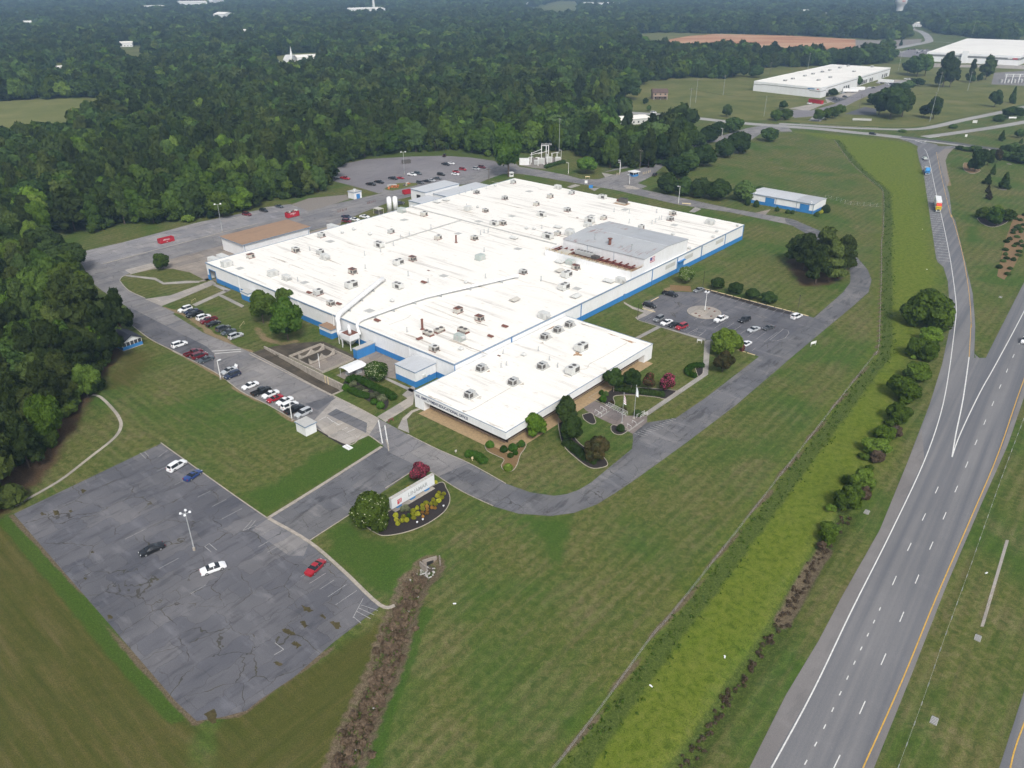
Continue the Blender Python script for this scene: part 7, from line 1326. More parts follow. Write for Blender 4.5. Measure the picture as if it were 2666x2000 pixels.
for k, (kd, lf, sp, lb) in enumerate((('round', 'deep', (172.0, 646.7, 3.98, 9.5), 'dark round tree alone beside the far road'), ('oak', 'deep', (229.3, 686.0, 4.53, 7.1), 'small tree on the lawn before the red containers'), ('round', 'oak', (206.4, 630.4, 5.23, 8.0), 'left tree on the warehouse entrance island'), ('round', 'oak', (215.0, 634.0, 5.56, 8.0), 'right tree on the warehouse entrance island'),
   ('oak', 'oak', (238.2, 626.0, 4.61, 8.9), 'first tree of the short row at the warehouse drive'), ('oak', 'oak', (245.9, 632.2, 4.65, 9.0), 'second tree of the short row at the warehouse drive'), ('oak', 'oak', (254.3, 640.3, 4.70, 9.1), 'third tree of the short row at the warehouse drive'), ('oak', 'oak', (263.4, 650.5, 4.77, 9.2), 'fourth tree of the short row at the warehouse drive'),
   ('oak', 'deep', (299.7, 639.4, 11.36, 24.3), 'tallest tree of the clump beside the warehouse drive'), ('oak', 'deep', (297.7, 656.1, 8.69, 18.8), 'left tree of the clump beside the warehouse drive'), ('oak', 'oak', (312.4, 646.7, 7.96, 21.7), 'right tree of the clump beside the warehouse drive'), ('oak', 'deep', (316.8, 711.7, 7.69, 9.9), 'low tree where the warehouse hedge begins'), ('oak', 'deep', (366.1, 784.5, 6.05, 9.5), 'middle tree of the warehouse hedge'), ('oak', 'deep', (391.4, 812.0, 6.81, 8.7), 'upper tree of the warehouse hedge'), ('oak', 'deep', (414.0, 838.3, 6.04, 7.8), 'last tree of the warehouse hedge'), ('oak', 'deep', (367.6, 771.4, 5.41, 10.5), 'tree in the warehouse hedge beside the clump'),
   ('oak', 'deep', (329.7, 646.7, 5.66, 9.4), 'left tree of a pair on the right meadow'), ('oak', 'deep', (332.5, 636.7, 6.64, 17.0), 'right taller tree of a pair on the right meadow'), ('oak', 'deep', (415.1, 698.6, 5.43, 14.2), 'tree standing near the bend of the frontage road'), ('cone', 'deep', (442.5, 720.7, 3.89, 13.0), 'slim tree near the right edge above the frontage road'), ('pine', 'pine', (434.9, 829.4, 10.13, 31.4), 'tall pine left of pair in front of the huge warehouse'), ('pine', 'pine', (442.0, 829.4, 8.11, 26.6), 'shorter pine beside the tall one before the huge warehouse'), ('pine', 'pine', (482.9, 869.5, 5.04, 21.0), 'slender pine between meadow and huge warehouse'), ('pine', 'pine', (512.6, 892.6, 9.10, 23.4), 'pine beside the switchyard hedge'), ('round', 'deep', (483.4, 866.3, 3.62, 7.9), 'small bush under the slender pine'), ('round', 'deep', (496.6, 876.0, 3.25, 7.6), 'small bush between the two pines'),
   ('oak', 'deep', (352.6, 838.3, 4.09, 9.9), 'tree in front of the far warehouse long wall'), ('oak', 'deep', (288.3, 763.8, 3.39, 6.2), 'small tree at the far warehouse front corner'), ('round', 'deep', (299.4, 762.5, 4.82, 7.2), 'bushy tree beside the first dock of the far warehouse'), ('oak', 'deep', (243.3, 911.6, 9.91, 20.6), 'large dark tree at the meadow wood edge'), ('round', 'deep', (258.6, 920.5, 4.47, 11.3), 'narrow tree between two at the meadow wood edge'), ('round', 'deep', (268.9, 911.6, 8.23, 12.6), 'twin-topped tree at the meadow wood edge'), ('dome', 'fresh', (219.4, 906.4, 4.83, 5.2), 'low bush on the meadow'), ('oak', 'deep', (103.5, 744.0, 13.51, 20.9), 'broad dark tree left of the tan house'), ('round', 'deep', (117.5, 716.1, 2.69, 5.2), 'small tree left of the house drive'), ('round', 'deep', (114.4, 677.8, 2.08, 4.7), 'small conical tree by the far road'), ('dome', 'deep', (89.6, 660.0, 3.59, 4.4), 'bush beside the far road at the wood'),
   ('oak', 'deep', (451.0, 920.5, 11.07, 23.9), 'dark tree right of the far warehouse'), ('oak', 'fresh', (463.4, 927.8, 7.72, 22.2), 'lighter tree right of the far warehouse'), ('oak', 'deep', (452.0, 946.4, 6.99, 15.0), 'tree at the far warehouse rear corner'), ('pine', 'pine', (75.9, 679.8, 7.21, 30.2), 'tall dark conifer where the far road meets the wood'), ('cone', 'deep', (573.6, 1282.6, 4.09, 11.5), 'young conifer left of two by the gravel field'), ('cone', 'deep', (617.4, 1335.3, 3.64, 9.0), 'young conifer right of two by the gravel field'), ('dome', 'deep', (328.2, 596.7, 3.41, 3.1), 'dark bush in the road median'), ('dome', 'deep', (378.8, 626.9, 4.46, 5.0), 'round bush beside the branch road'), ('oak', 'fresh', (398.8, 643.0, 8.38, 8.5), 'bank of bushes at the right edge by the branch road'), ('dome', 'deep', (283.6, 581.1, 3.47, 1.9), 'flat bush in the median ditch'))):
    tree('meadow_tree', kd, lf, sp, lb, MEAD, lod='mid' if k > 0 else 'mid', bare=0.06 if kd in ('dome', 'cone') else 0.12, cat='shrub' if kd == 'dome' else 'tree')
PARK = 'young trees beside the exit ramp'
for kd, lf, sp, lb, br in (('oak', 'deep', (268.8, 454.0, 4.81, 11.4), 'large shrub mass in a ringed bed right of the ramp', 0.02), ('oak', 'deep', (285.1, 470.5, 3.16, 9.4), 'dark oval tree behind the ringed bed', 0.1), ('oak', 'red', (295.7, 479.3, 2.75, 8.1), 'brownish tree in front of the roadside hedge', 0.12), ('cone', 'deep', (275.5, 447.4, 2.16, 5.4), 'young cypress nearest the ringed bed', 0.1), ('cone', 'deep', (259.6, 423.9, 2.88, 5.2), 'broad young cypress in the middle of the ramp lawn', 0.08), ('cone', 'deep', (262.9, 413.9, 3.87, 8.2), 'symmetrical young cypress in a pale mulch ring', 0.1), ('cone', 'red', (243.4, 392.7, 2.46, 3.8), 'yellowing young cypress lower of two', 0.12), ('cone', 'red', (249.9, 405.5, 1.90, 4.1), 'yellowing young cypress upper of two', 0.1),
   ('oak', 'oak', (221.5, 357.1, 3.82, 5.6), 'left shrub of the big rounded island bed', 0.02), ('oak', 'fresh', (220.6, 346.3, 4.27, 8.2), 'front shrub of the big rounded island bed', 0.02), ('oak', 'oak', (230.0, 353.1, 3.64, 5.7), 'right shrub of the big rounded island bed', 0.02), ('oak', 'oak', (231.7, 365.3, 3.75, 4.2), 'rear shrub of the big rounded island bed', 0.02),
   ('cone', 'deep', (336.7, 547.8, 3.02, 6.6), 'conifer at right edge above the county road', 0.1), ('round', 'deep', (355.0, 559.0, 3.48, 5.9), 'round tree at right edge above the county road', 0.1), ('cone', 'deep', (344.9, 538.4, 1.68, 3.2), 'tiny conifer at the right edge', 0.1)):
    tree('young_tree', kd, lf, sp, lb, PARK, lod='mid', bare=br)
for k, sp in enumerate(((293.0, 518.4, 3.35, 2.5), (295.2, 513.6, 3.52, 2.8), (298.8, 510.7, 3.89, 3.9), (298.8, 501.4, 3.82, 3.9), (301.7, 494.1, 4.15, 4.9), (304.5, 489.7, 4.30, 4.9), (306.5, 485.3, 4.46, 5.2), (308.0, 480.2, 4.41, 5.9), (309.1, 475.1, 4.37, 6.2), (315.8, 505.1, 4.62, 5.4), (319.3, 497.7, 4.56, 4.9), (321.6, 508.1, 4.30, 6.5), (323.2, 499.3, 4.23, 6.9))):
    tree('hedge_shrub', 'oak', 'deep', sp, '%s shrub of the dense dark bank below the county road' % ORD[k], 'dark shrub bank below the county road', lod='mid', bare=0.0, cat='shrub')
bank = [(240.8,363.4),(244.5,363.4),(217.1,316.5),(198.2,290.7),(185.4,275.1),(184.9,279.1),(197.1,298.5),(215.4,326.9),(231.5,350.9)]
flat('shrub_bank', bank, 0.02, 'strawbed')
bx_ = np.array(bank); cand = [p for p in np.random.default_rng(9).uniform(bx_.min(0), bx_.max(0), (420, 2)) if inside(np.array([p]), bank)[0]]
kept = []
for p in cand:
    if all(math.dist(p, q_) > 2.5 for q_ in kept): kept.append(p)
for k, p in enumerate(kept[:60]):
    tree('juniper_shrub', 'dome', 'deep', (p[0], p[1], random.uniform(1.0, 1.6), random.uniform(0.9, 1.5)), 'low dark juniper on the striped embankment at the right edge', 'junipers on the embankment', lod='far', bare=0.0, cat='shrub')
for k, (lf, sp) in enumerate((('fresh', (135.4, 230.8, 7.24, 12.2)), ('oak', (132.1, 234.2, 5.04, 9.6)), ('oak', (139.6, 231.9, 4.24, 9.7)), ('oak', (148.9, 258.1, 3.56, 2.9)), ('fresh', (130.3, 219.0, 3.83, 5.3)), ('fresh', (121.4, 209.1, 3.49, 6.2)), ('fresh', (123.9, 206.3, 2.97, 6.4)), ('fresh', (114.3, 194.0, 4.14, 5.1)), ('fresh', (105.8, 182.7, 4.71, 6.3)), ('fresh', (99.0, 171.0, 3.29, 5.1)), ('fresh', (87.1, 155.9, 3.20, 4.1)), ('fresh', (91.8, 162.1, 2.47, 3.9)), ('fresh', (72.2, 134.1, 3.44, 6.0)), ('fresh', (77.7, 141.5, 2.86, 5.4)), ('fresh', (63.7, 123.1, 1.80, 3.0)), ('dry', (95.0, 163.2, 1.93, 3.3)), ('dry', (86.1, 152.1, 1.97, 3.1)), ('dry', (77.0, 137.4, 1.40, 3.8)), ('dry', (62.2, 121.4, 1.12, 1.6)))):
    tree('willow_shrub', 'oak', 'willow' if lf in ('fresh', 'oak') else lf, sp, '%s bush down the highway ditch from the far end' % ORD[k], SHR, bare=0.0, cat='shrub')
for k, p in enumerate(along(smooth([(127.8,218.6),(115.2,197.8),(105.5,183),(99,172.7),(91.3,161.9),(84.2,152.1),(77.7,143.1),(72.5,135.4),(64.1,123.8)]), 6.5)):
    tree('willow_shrub', 'tuft' if k % 3 == 0 else 'oak', 'willow', (p[0] + random.uniform(-1.8, 1.8), p[1] + random.uniform(-1.5, 1.5), random.uniform(0.9, 2.0), random.uniform(1.2, 2.8)), 'small light green bush filling the ditch-side shrub row', SHR, bare=0.0, cat='shrub', lod='mid')
# clipped plants of the beds
GB = 'golden clipped balls by the sign'
for k, (x, y) in enumerate([(-24.7,131.6),(-24.4,130.2),(-23.9,128.8),(-23,131.2),(-23.2,129.9),(-22.2,130),(-21.2,133.3),(-21.1,132.3),(-20.8,130.9),(-20.1,132.1),(-20.4,134.1),(-19.4,135.1),(-19.2,133.9),(-18.7,136),(-17.5,135.7),(-16.6,135.7),(-17.2,137.1),(-16,136.8),(-15.5,138),(-16.5,138.5),(-16.2,139.5),(-15.1,139.3)]):
    tree('golden_shrub', 'dome', 'gold', (x, y, random.uniform(.48, .72), random.uniform(.8, 1.05)), 'yellow-green clipped ball, one of the rows in the sign bed', GB, bare=0.0, cat='shrub', lod='mid')
for k, (x, y) in enumerate([(-18.4,134.8),(-18.2,133.7),(-18.2,132.5),(-17.3,134.5),(-16.6,134.3),(-18.9,131.4),(-19.2,132.9)]):
    tree('golden_shrub', 'dome', 'amber', (x, y, random.uniform(.35, .55), random.uniform(.6, .8)), 'orange-tinged small clipped ball in the sign bed', 'orange clipped balls by the sign', bare=0.0, cat='shrub', lod='mid')
for nm, kd, lf, sp, lb in (('dwarf_shrub', 'dome', 'box', (-21.9, 131.4, 0.55, 1.1), 'single green ball among the golden ones'), ('grey_shrub', 'tuft', 'grey', (-23.0, 133.6, 1.06, 1.7), 'grey-green wispy bush in front of the sign emblem'), ('ornamental_grass', 'tuft', 'gold', (-23.0, 142.1, 0.71, 1.0), 'pale grass clump behind the sign'), ('ornamental_grass', 'tuft', 'gold', (-17.3, 143.7, 0.46, 1.1), 'pale grass clump at the right end of the sign'),
   ('boxwood', 'dome', 'box', (-5.4, 159.0, 1.19, 1.7), 'round boxwood at the left of the corner bed'), ('boxwood', 'dome', 'box', (-2.0, 156.9, 1.10, 1.7), 'round boxwood in the corner bed beside the tan walk'), ('boxwood', 'dome', 'box', (0.2, 157.4, 1.32, 1.9), 'largest round boxwood of the corner bed'), ('boxwood', 'dome', 'box', (2.3, 159.3, 1.04, 1.7), 'boxwood at the right of the corner bed'), ('boxwood', 'dome', 'fresh', (1.6, 158.8, 0.74, 1.5), 'pale small shrub of the corner bed'), ('boxwood', 'dome', 'box', (0.8, 155.6, 0.73, 1.3), 'small boxwood low in the corner bed'), ('boxwood', 'dome', 'fresh', (-0.4, 154.5, 0.80, 1.2), 'loose light shrub in the corner bed'), ('boxwood', 'dome', 'lime', (-0.9, 149.1, 1.27, 1.7), 'yellowish shrub at the tip of the corner bed'),
   ('boxwood', 'dome', 'box', (24.5, 181.5, 1.08, 2.1), 'dark green ball left of the entrance lawn'), ('boxwood', 'dome', 'box', (24.5, 185.4, 0.88, 1.5), 'green ball next to the office plinth'), ('boxwood', 'dome', 'deep', (25.6, 184.8, 0.87, 1.4), 'shrub between the green balls at the entrance bed'), ('boxwood', 'dome', 'deep', (27.4, 166.5, 1.21, 1.9), 'dark clipped ball at the foot of the left flagpole'), ('boxwood', 'dome', 'deep', (32.8, 174.2, 1.32, 1.6), 'dark clipped shrub beside the right flagpole'), ('boxwood', 'dome', 'red', (29.3, 176.7, 1.12, 1.1), 'ruddy low shrub along the plaza rail'), ('boxwood', 'dome', 'red', (26.5, 180.1, 0.93, 1.0), 'ruddy shrub at the top of the plaza rail'),
   ('boxwood', 'dome', 'deep', (120.4, 377.5, 1.56, 3.5), 'dark egg-shaped shrub left of the blue roller door'), ('boxwood', 'dome', 'deep', (128.5, 370.0, 1.24, 2.2), 'dark shrub right of the blue roller door'), ('boxwood', 'dome', 'deep', (132.4, 366.1, 1.29, 2.0), 'left of two joined shrubs at the blue-white shed'), ('boxwood', 'dome', 'deep', (134.5, 365.3, 1.05, 1.9), 'right of two joined shrubs at the blue-white shed'), ('boxwood', 'dome', 'deep', (117.0, 380.7, 1.69, 4.5), 'loose dark shrub at the left end of the blue-white shed'), ('boxwood', 'dome', 'deep', (144.8, 361.1, 1.50, 2.2), 'dark shrub at the right front corner of the shed'), ('boxwood', 'dome', 'deep', (151.0, 367.4, 2.23, 4.0), 'largest dark shrub behind the shed gable'), ('boxwood', 'dome', 'gold', (148.8, 366.4, 0.99, 1.7), 'yellow shrub at the shed gable, right one'), ('boxwood', 'dome', 'gold', (147.2, 364.9, 0.87, 1.4), 'yellow shrub at the shed gable, left one'),
   ('grey_shrub', 'tuft', 'grey', (-44.6, 190.2, 1.24, 2.2), 'straggly grey bush at the back of the hedge garden'), ('grey_shrub', 'tuft', 'grey', (-42.1, 187.8, 1.37, 2.0), 'straggly grey bush in the middle of the hedge garden'), ('grey_shrub', 'tuft', 'grey', (-40.1, 186.0, 1.07, 1.4), 'small straggly grey bush in the hedge garden'), ('grey_shrub', 'tuft', 'grey', (-37.2, 183.3, 1.42, 2.3), 'grey-green grass clump near the hedge end'), ('grey_shrub', 'tuft', 'grey', (-35.1, 182.2, 1.34, 2.1), 'grey-green grass clump beside the hedge end'),
   ('boxwood', 'dome', 'box', (-46.0, 188.1, 1.23, 1.9), 'clipped ball at the left end of the hedge garden'), ('boxwood', 'dome', 'box', (-37.0, 180.4, 1.12, 1.5), 'clipped mound under the grass clumps'), ('boxwood', 'dome', 'box', (-34.9, 178.1, 1.25, 2.0), 'clipped ball at the front of the hedge garden')):
    tree(nm, kd, lf, sp, lb, None, bare=0.0, cat='shrub', lod='fine' if kd == 'dome' else 'mid')
def hedge(label, path, w, h, leaf, n=3200, ls=0.17):
    pts = along(smooth(path), w * 0.5); c = pts[len(pts) // 2][:2]; rg = np.random.default_rng(int(abs(c[0]) * 10))
    lb = []
    for x, y, a in pts:
        for s in (-0.28, 0.28): lb.append((x - c[0] - math.sin(a) * w * s, y - c[1] + math.cos(a) * w * s, h - w * 0.42, w * 0.42))
        lb.append((x - c[0], y - c[1], h * 0.35, w * 0.5))
    o = thing('hedge', label, 'hedge', (*c, 0)); put('clipped_foliage', crown_mesh('clipped_foliage', lb, n, ls, rg, 1.0, True, 0.85, 0.4, (0.95, 1.05)), LEAF[leaf], o)
    mb = MB(); [mb.cyl((x - c[0], y - c[1]), 0.05, 0, h * 0.5, 5) for x, y, a in pts[::3]]
    mb.build('stems', 'bark', o)['kind'] = 'stuff'
hedge('long clipped hedge along the top of the hedge garden', [(-46,192.7),(-44.1,194),(-40.6,190.8),(-37.2,187.8),(-33.7,184.8),(-32,182.4)], 1.9, 1.5, 'box')
hedge('clipped hedge along the front of the hedge garden', [(-44.3,187.2),(-42.4,185.4),(-40.5,184.2),(-39,183.6)], 1.7, 1.2, 'box', 2000)
hedge('curved clipped hedge on the lawn below the office', [(-10.5,155),(-8.8,154.5),(-7.6,153.4),(-6.5,151.6)], 1.7, 1.3, 'box', 2400)
hedge('horseshoe hedge beside the bend in the footpath', [(55.8,202.3),(53.2,202.1),(51.1,199.7),(50.8,196.9),(52.6,195.6)], 1.5, 1.2, 'box', 2600)
hedge('low dark hedge behind the entrance lawn', [(28.6,187.9),(32.5,186.9),(36.7,185.7),(41.3,184.5)], 1.6, 1.3, 'deep', 2800)
hedge('dark hedge in front of the substation', [(20.2,464),(23.3,468.1),(26.7,472.3),(29.5,476.5),(32.5,476.5)], 2.2, 1.8, 'deep', 1800, 0.25)
hedge('bed of low shrubs beside the tall bed trees', [(13.4,160.4),(15.3,157.7),(17.6,154),(20.3,152.2)], 2.2, 1.0, 'deep', 2000)

# ------------------------------------------------------------------ woods
NOT_WOOD = [[(-96.6,44.2),(-126.2,94.4),(-108.8,128.2),(-110.8,136.1),(-110.3,141.8),(-110.1,150.3),(-110.3,158.8),(-114.7,188.4),(-116.3,203.2),(-114.2,210.1),(-123.7,228),(-142.2,248.1),(-157.5,268.5),(-172.6,289.6),(-189.9,311.1),(-202.4,328.1),(-201.9,334.9),(-186.1,334.9),(-178.6,345.6),(-145.6,353),(-134.7,361.4),(-113.8,392.4),(-98,409.8),(-107.3,456.6),(-92.2,493.9),(-67.4,507.9),(-35.6,512.8),(-10.4,493.9),(2.9,499.6),(36.8,515.2),(46.5,482.7),(51.4,461.6),(69.3,459.6),(88.4,465.7),(107.8,482.7),(116.8,515.2),(115.6,541),(128.5,572.2),(143.6,603.5),(163.8,603.5),(392.2,424.1),(80.8,44.2)],
 [(53.3,672.6),(83.4,656.8),(105,597),(125.1,569.2),(143.6,603.5),(157.9,579.7),(378.5,407.3),(1438.2,1699.8),(1207.1,1699.8)] + [(936.4,1545.4),(811.5,1392.3),(827.5,1545.4),(810,1595.2),(888.4,1830.2),(857.5,1830.2),(704.8,1498.4),(697.8,1432.9),(564.8,1259.4),(488.1,1069.6),(427.8,1034.9),(396.9,1034.9),(311.4,1010.8),(231.7,902.9),(175.3,902.9),(140.9,869.5),(115.1,798.1),(85.3,713.9)] + [(62.6,708.4)],
 [(-603.2,738.2),(-461.2,733.5),(-418,750.3),(-369,752.8),(-325.1,656.8),(-316.1,595.4),(-309.3,541),(-327.7,505.5),(-400.5,471.9)],
 [(226.4,1595.2),(287.6,1637.4),(389.8,1616.1),(519.3,1564.9),(606.3,1489.4),(648.5,1454.1),(718,1476),(646,1335.3),(559,1259.4),(516.1,1146.1),(428.5,1094),(354.4,1081.7),(349.6,1132.7),(292,1174),(232.9,1146.1),(199.7,1218.3),(193.8,1335.3)],
 [(34.6,2708.8),(186.1,3537.5),(276,3537.5),(184.4,2238.6),(114.7,2160.1),(57.4,2238.6)], [(-337.2,1145.2),(-329.4,1164.8),(-311.3,1205.9),(-276.4,1213.1),(-216.3,942.3),(-242.9,929.1),(-266.3,960.3),(-290.5,979.1)], [(-251.4,367.1),(-243.2,367.1),(-225.2,350.7),(-214.9,330.1),(-231.4,333.7)], [(75.8,616.9),(114.6,634.5),(103.4,546.4),(68.9,533)], [(-618.7,1316.1),(-570.5,1316.1),(-427.3,977.5),(-468.1,977.5)], [(-591.5,1065.4),(-564.5,1065.4),(-445.8,837.6),(-473.2,837.6)], [(-55.6,835.2),(-47.7,835.2),(-40.7,704.7),(-47.5,704.7)], [(48.9,727.6),(119.5,687.3),(111.8,639.5),(60.7,639.5),(45.3,670.7)]]
for lb, p, dep, h in FARB:                                    # open ground in front of every far building
    c = ((p[0][0] + p[1][0]) / 2, (p[0][1] + p[1][1]) / 2); d = math.hypot(*c); w = math.dist(*p) * 0.5 + 6; gap = max(12, (15 - h * 0.55)) * d / 102 * 0.75
    ux, uy = c[0] / d, c[1] / d; bk_ = dep + 8
    NOT_WOOD.append([(c[0] - uy * w - ux * gap, c[1] + ux * w - uy * gap), (c[0] + uy * w - ux * gap, c[1] - ux * w - uy * gap), (c[0] + uy * w + ux * bk_, c[1] - ux * w + uy * bk_), (c[0] - uy * w + ux * bk_, c[1] + ux * w + uy * bk_)])
rg = np.random.default_rng(21); pts = []
y = 128.0
while y < 3900:
    s = 8.4 + max(0, y - 220) * 0.0042; hw = 0.69 * y + 28
    xs_ = np.arange(-hw, hw, s); P = np.column_stack([xs_ + rg.uniform(-.42, .42, len(xs_)) * s, y + rg.uniform(-.42, .42, len(xs_)) * s, np.full(len(xs_), s)])
    pts.append(P); y += s * 0.88
WP = np.vstack(pts); ok = np.ones(len(WP), bool)
for poly in NOT_WOOD: ok &= ~inside(WP[:, :2], poly)
WP = WP[ok]; WP = WP[np.argsort(np.hypot(WP[:, 0], WP[:, 1]))]
# small undergrowth along the edges of the woods
edge = []
for x, y, s in WP[:2600]:
    for k in range(3): edge.append((x + rg.uniform(-6, 6), y - rg.uniform(1, 7)))
edge = np.array(edge); e_ok = np.ones(len(edge), bool); 
e_ok &= ~inside(edge, NOT_WOOD[0]); edge = edge[e_ok]
def wood_kind(x, y, r_):
    """broad stands: pines in the near left wood and along the west lot, mixed beyond"""
    f_ = 0.5 + 0.5 * math.sin(x * 0.021 + 1.3) * math.cos(y * 0.017 + 0.4) + 0.3 * math.sin(x * 0.007 - y * 0.005)
    if y < 330: f_ += 0.25
    return 'pine' if r_ < 0.18 + 0.45 * f_ * (1.0 if y < 700 else 0.6) else 'oak'
count = {'pine': 0, 'oak': 0}; REST = []
def stand(x, y):
    if x < -60 and y < 262: return 'in the near wood behind the pavilion'
    if y < 400 and x < -60: return 'in the belt along the west lot'
    if x < 20: return 'in the wood beyond the rear lot and west lot'
    return 'in the wood behind the substation and gate road'
LF = ['oak', 'oak', 'deep', 'deep', 'fresh', 'oak', 'deep', 'oak']
for x, y, s in WP:
    r_ = rg.random(); kd = wood_kind(x, y, r_); vis = abs(x) < 0.68 * y + 12 and not (y < 140)
    r = s * rg.uniform(0.46, 0.84) * (1.4 if rg.random() < 0.12 else 1.0); h = rg.uniform(10.5, 18.0) * (0.75 + 0.36 * r / s) + (1.5 if kd == 'pine' else 0)
    if y > 420: h += 1.5
    if count[kd] < 300 and vis:
        count[kd] += 1; lf = 'pine' if kd == 'pine' else LF[int(rg.integers(8))]
        if kd == 'oak' and rg.random() < 0.10: lf = 'lime'
        word = {'lime': 'bright yellow-green broadleaf tree', 'fresh': 'fresh green broadleaf tree', 'deep': 'dark broadleaf tree', 'oak': 'mid green broadleaf tree', 'pine': 'dark green pine'}[lf]
        tree('pine_tree' if kd == 'pine' else 'broadleaf_tree', kd, lf, (x, y, r * (0.92 if kd == 'pine' else 1.0), h), '%s %s' % (word, stand(x, y)), 'pines of the woods' if kd == 'pine' else 'broadleaf trees of the woods', lod='fine' if y < 330 else 'mid', bare=0.08, rg=random)
    else: REST.append((x, y, r, h, 0 if kd == 'oak' else 1))
# the rest of the woods: one object, geometry nodes
def forest_object(name, P, protos, label):
    """P rows: x, y, sx, sz, index"""
    col = bpy.data.collections.new(name + '_kinds')
    for k, (me_, mt) in enumerate(protos):
        m2 = me_.copy(); m2.materials.clear(); m2.materials.append(mt); ob_ = bpy.data.objects.new('%s_kind_%02d' % (name, k), m2); col.objects.link(ob_)
    me_ = bpy.data.meshes.new(name); P = np.array(P); me_.from_pydata([(a, b, 0.0) for a, b in P[:, :2]], [], [])
    sc_ = me_.attributes.new('scl', 'FLOAT_VECTOR', 'POINT'); sc_.data.foreach_set('vector', np.column_stack([P[:, 2], P[:, 2], P[:, 3]]).astype(np.float32).ravel())
    ix = me_.attributes.new('idx', 'INT', 'POINT'); ix.data.foreach_set('value', P[:, 4].astype(np.int32))
    an_ = me_.attributes.new('ang', 'FLOAT_VECTOR', 'POINT'); an_.data.foreach_set('vector', np.column_stack([np.zeros(len(P)), np.zeros(len(P)), np.random.default_rng(1).uniform(0, 6.28, len(P))]).astype(np.float32).ravel())
    o = bpy.data.objects.new(name, me_); COL.objects.link(o); o['kind'] = 'stuff'; tag(o, label, 'wood')
    ng = bpy.data.node_groups.new(name, 'GeometryNodeTree'); ng.interface.new_socket('Geometry', in_out='INPUT', socket_type='NodeSocketGeometry'); ng.interface.new_socket('Geometry', in_out='OUTPUT', socket_type='NodeSocketGeometry')
    N = ng.nodes; gi, go = N.new('NodeGroupInput'), N.new('NodeGroupOutput'); mp = N.new('GeometryNodeMeshToPoints'); ip = N.new('GeometryNodeInstanceOnPoints'); ci = N.new('GeometryNodeCollectionInfo')
    ci.inputs['Collection'].default_value = col; ci.inputs['Separate Children'].default_value = True; ci.inputs['Reset Children'].default_value = True
    def na(nm, ty): a = N.new('GeometryNodeInputNamedAttribute'); a.data_type = ty; a.inputs['Name'].default_value = nm; return a.outputs['Attribute']
    ng.links.new(gi.outputs[0], mp.inputs['Mesh']); ng.links.new(mp.outputs[0], ip.inputs['Points']); ng.links.new(ci.outputs[0], ip.inputs['Instance']); ip.inputs['Pick Instance'].default_value = True
    ng.links.new(na('idx', 'INT'), ip.inputs['Instance Index']); ng.links.new(na('ang', 'FLOAT_VECTOR'), ip.inputs['Rotation']); ng.links.new(na('scl', 'FLOAT_VECTOR'), ip.inputs['Scale'])
    ng.links.new(ip.outputs[0], go.inputs[0]); md = o.modifiers.new('scatter', 'NODES'); md.node_group = ng
    return o
protos = [(get_crown('oak', v, 'mid'), LEAF[l]) for v, l in ((0, 'oak'), (1, 'deep'), (2, 'oak'))] + [(get_crown('pine', v, 'mid'), LEAF['pine']) for v in (0, 1)]
protos += [(get_crown('oak', v, 'far'), LEAF[l]) for v, l in ((0, 'oak'), (1, 'deep'), (2, 'deep'), (3, 'oak'), (1, 'fresh'))] + [(get_crown('pine', v, 'far'), LEAF['pine']) for v in (2, 3)]
FP = []
for x, y, r, h, k in REST:
    if y < 520: idx_ = int(rg.integers(0, 3)) if k == 0 else 3 + int(rg.integers(0, 2))
    else: idx_ = 5 + int(rg.choice(5, p=[.28, .28, .2, .14, .10])) if k == 0 else 10 + int(rg.integers(0, 2))
    FP.append((x, y, r * 1.08, h / 1.9, idx_))
for x, y in edge:
    if y < 520: FP.append((x, y, rg.uniform(1.6, 3.2), rg.uniform(1.2, 2.6), int(rg.integers(0, 3))))
forest_object('forest', FP, protos, 'unbroken dark green woodland reaching back to the horizon')
# dry brush and rubble in the brook, weeds along the fence
def scatter_stuff(name, lobes, n, ls, leaf, label, el=1.6):
    o = put(name, crown_mesh(name, lobes, n, ls, np.random.default_rng(4), 1.0, False, 0.5, 0.6, (0.7, 1.15), el), LEAF[leaf]); o['kind'] = 'stuff'; tag(o, label, 'plants'); return o
bl_ = []
for x, y, a in along(BROOK, 0.55, 3.0):
    for k in range(4): d = random.gauss(0, 1.05); bl_.append((x - math.sin(a) * d, y + math.cos(a) * d, -1.1 + abs(d) * 0.25 + random.uniform(0, 0.25), random.uniform(0.3, 0.7)))
scatter_stuff('dry_brush', bl_, 34000, 0.10, 'dry', 'brown dry brush filling the brook bed on the front lawn', 2.4)
scatter_stuff('green_brush', [b for b in bl_ if random.random() < 0.16], 3600, 0.11, 'oak', 'green plants growing among the dry brush of the brook')
fw2 = []
for x, y, a in along(FENCE, 0.7):
    for k in range(2):
        d = 0.4 + 4.6 * random.random() ** 1.6; cand_ = [(x - math.sin(a) * d * s, y + math.cos(a) * d * s) for s in (1, -1)]
        for c in cand_:
            if inside(np.array([c]), VERGE)[0]: fw2.append((*c, 0.05, random.uniform(0.22, 0.55)))
scatter_stuff('fence_weeds', fw2, 6500, 0.13, 'fresh', 'tall weeds along the fence line beside the bright verge', 2.0)
dp = []
for x, y, a in along(DITCH, 0.6): dp.append((x + random.gauss(0, 0.6), y + random.gauss(0, 0.6), -0.6, random.uniform(0.25, 0.5)))
scatter_stuff('ditch_weeds', dp, 6000, 0.09, 'dry', 'brown weeds along the highway ditch', 1.8)
mb = MB(); rr = random.Random(5)
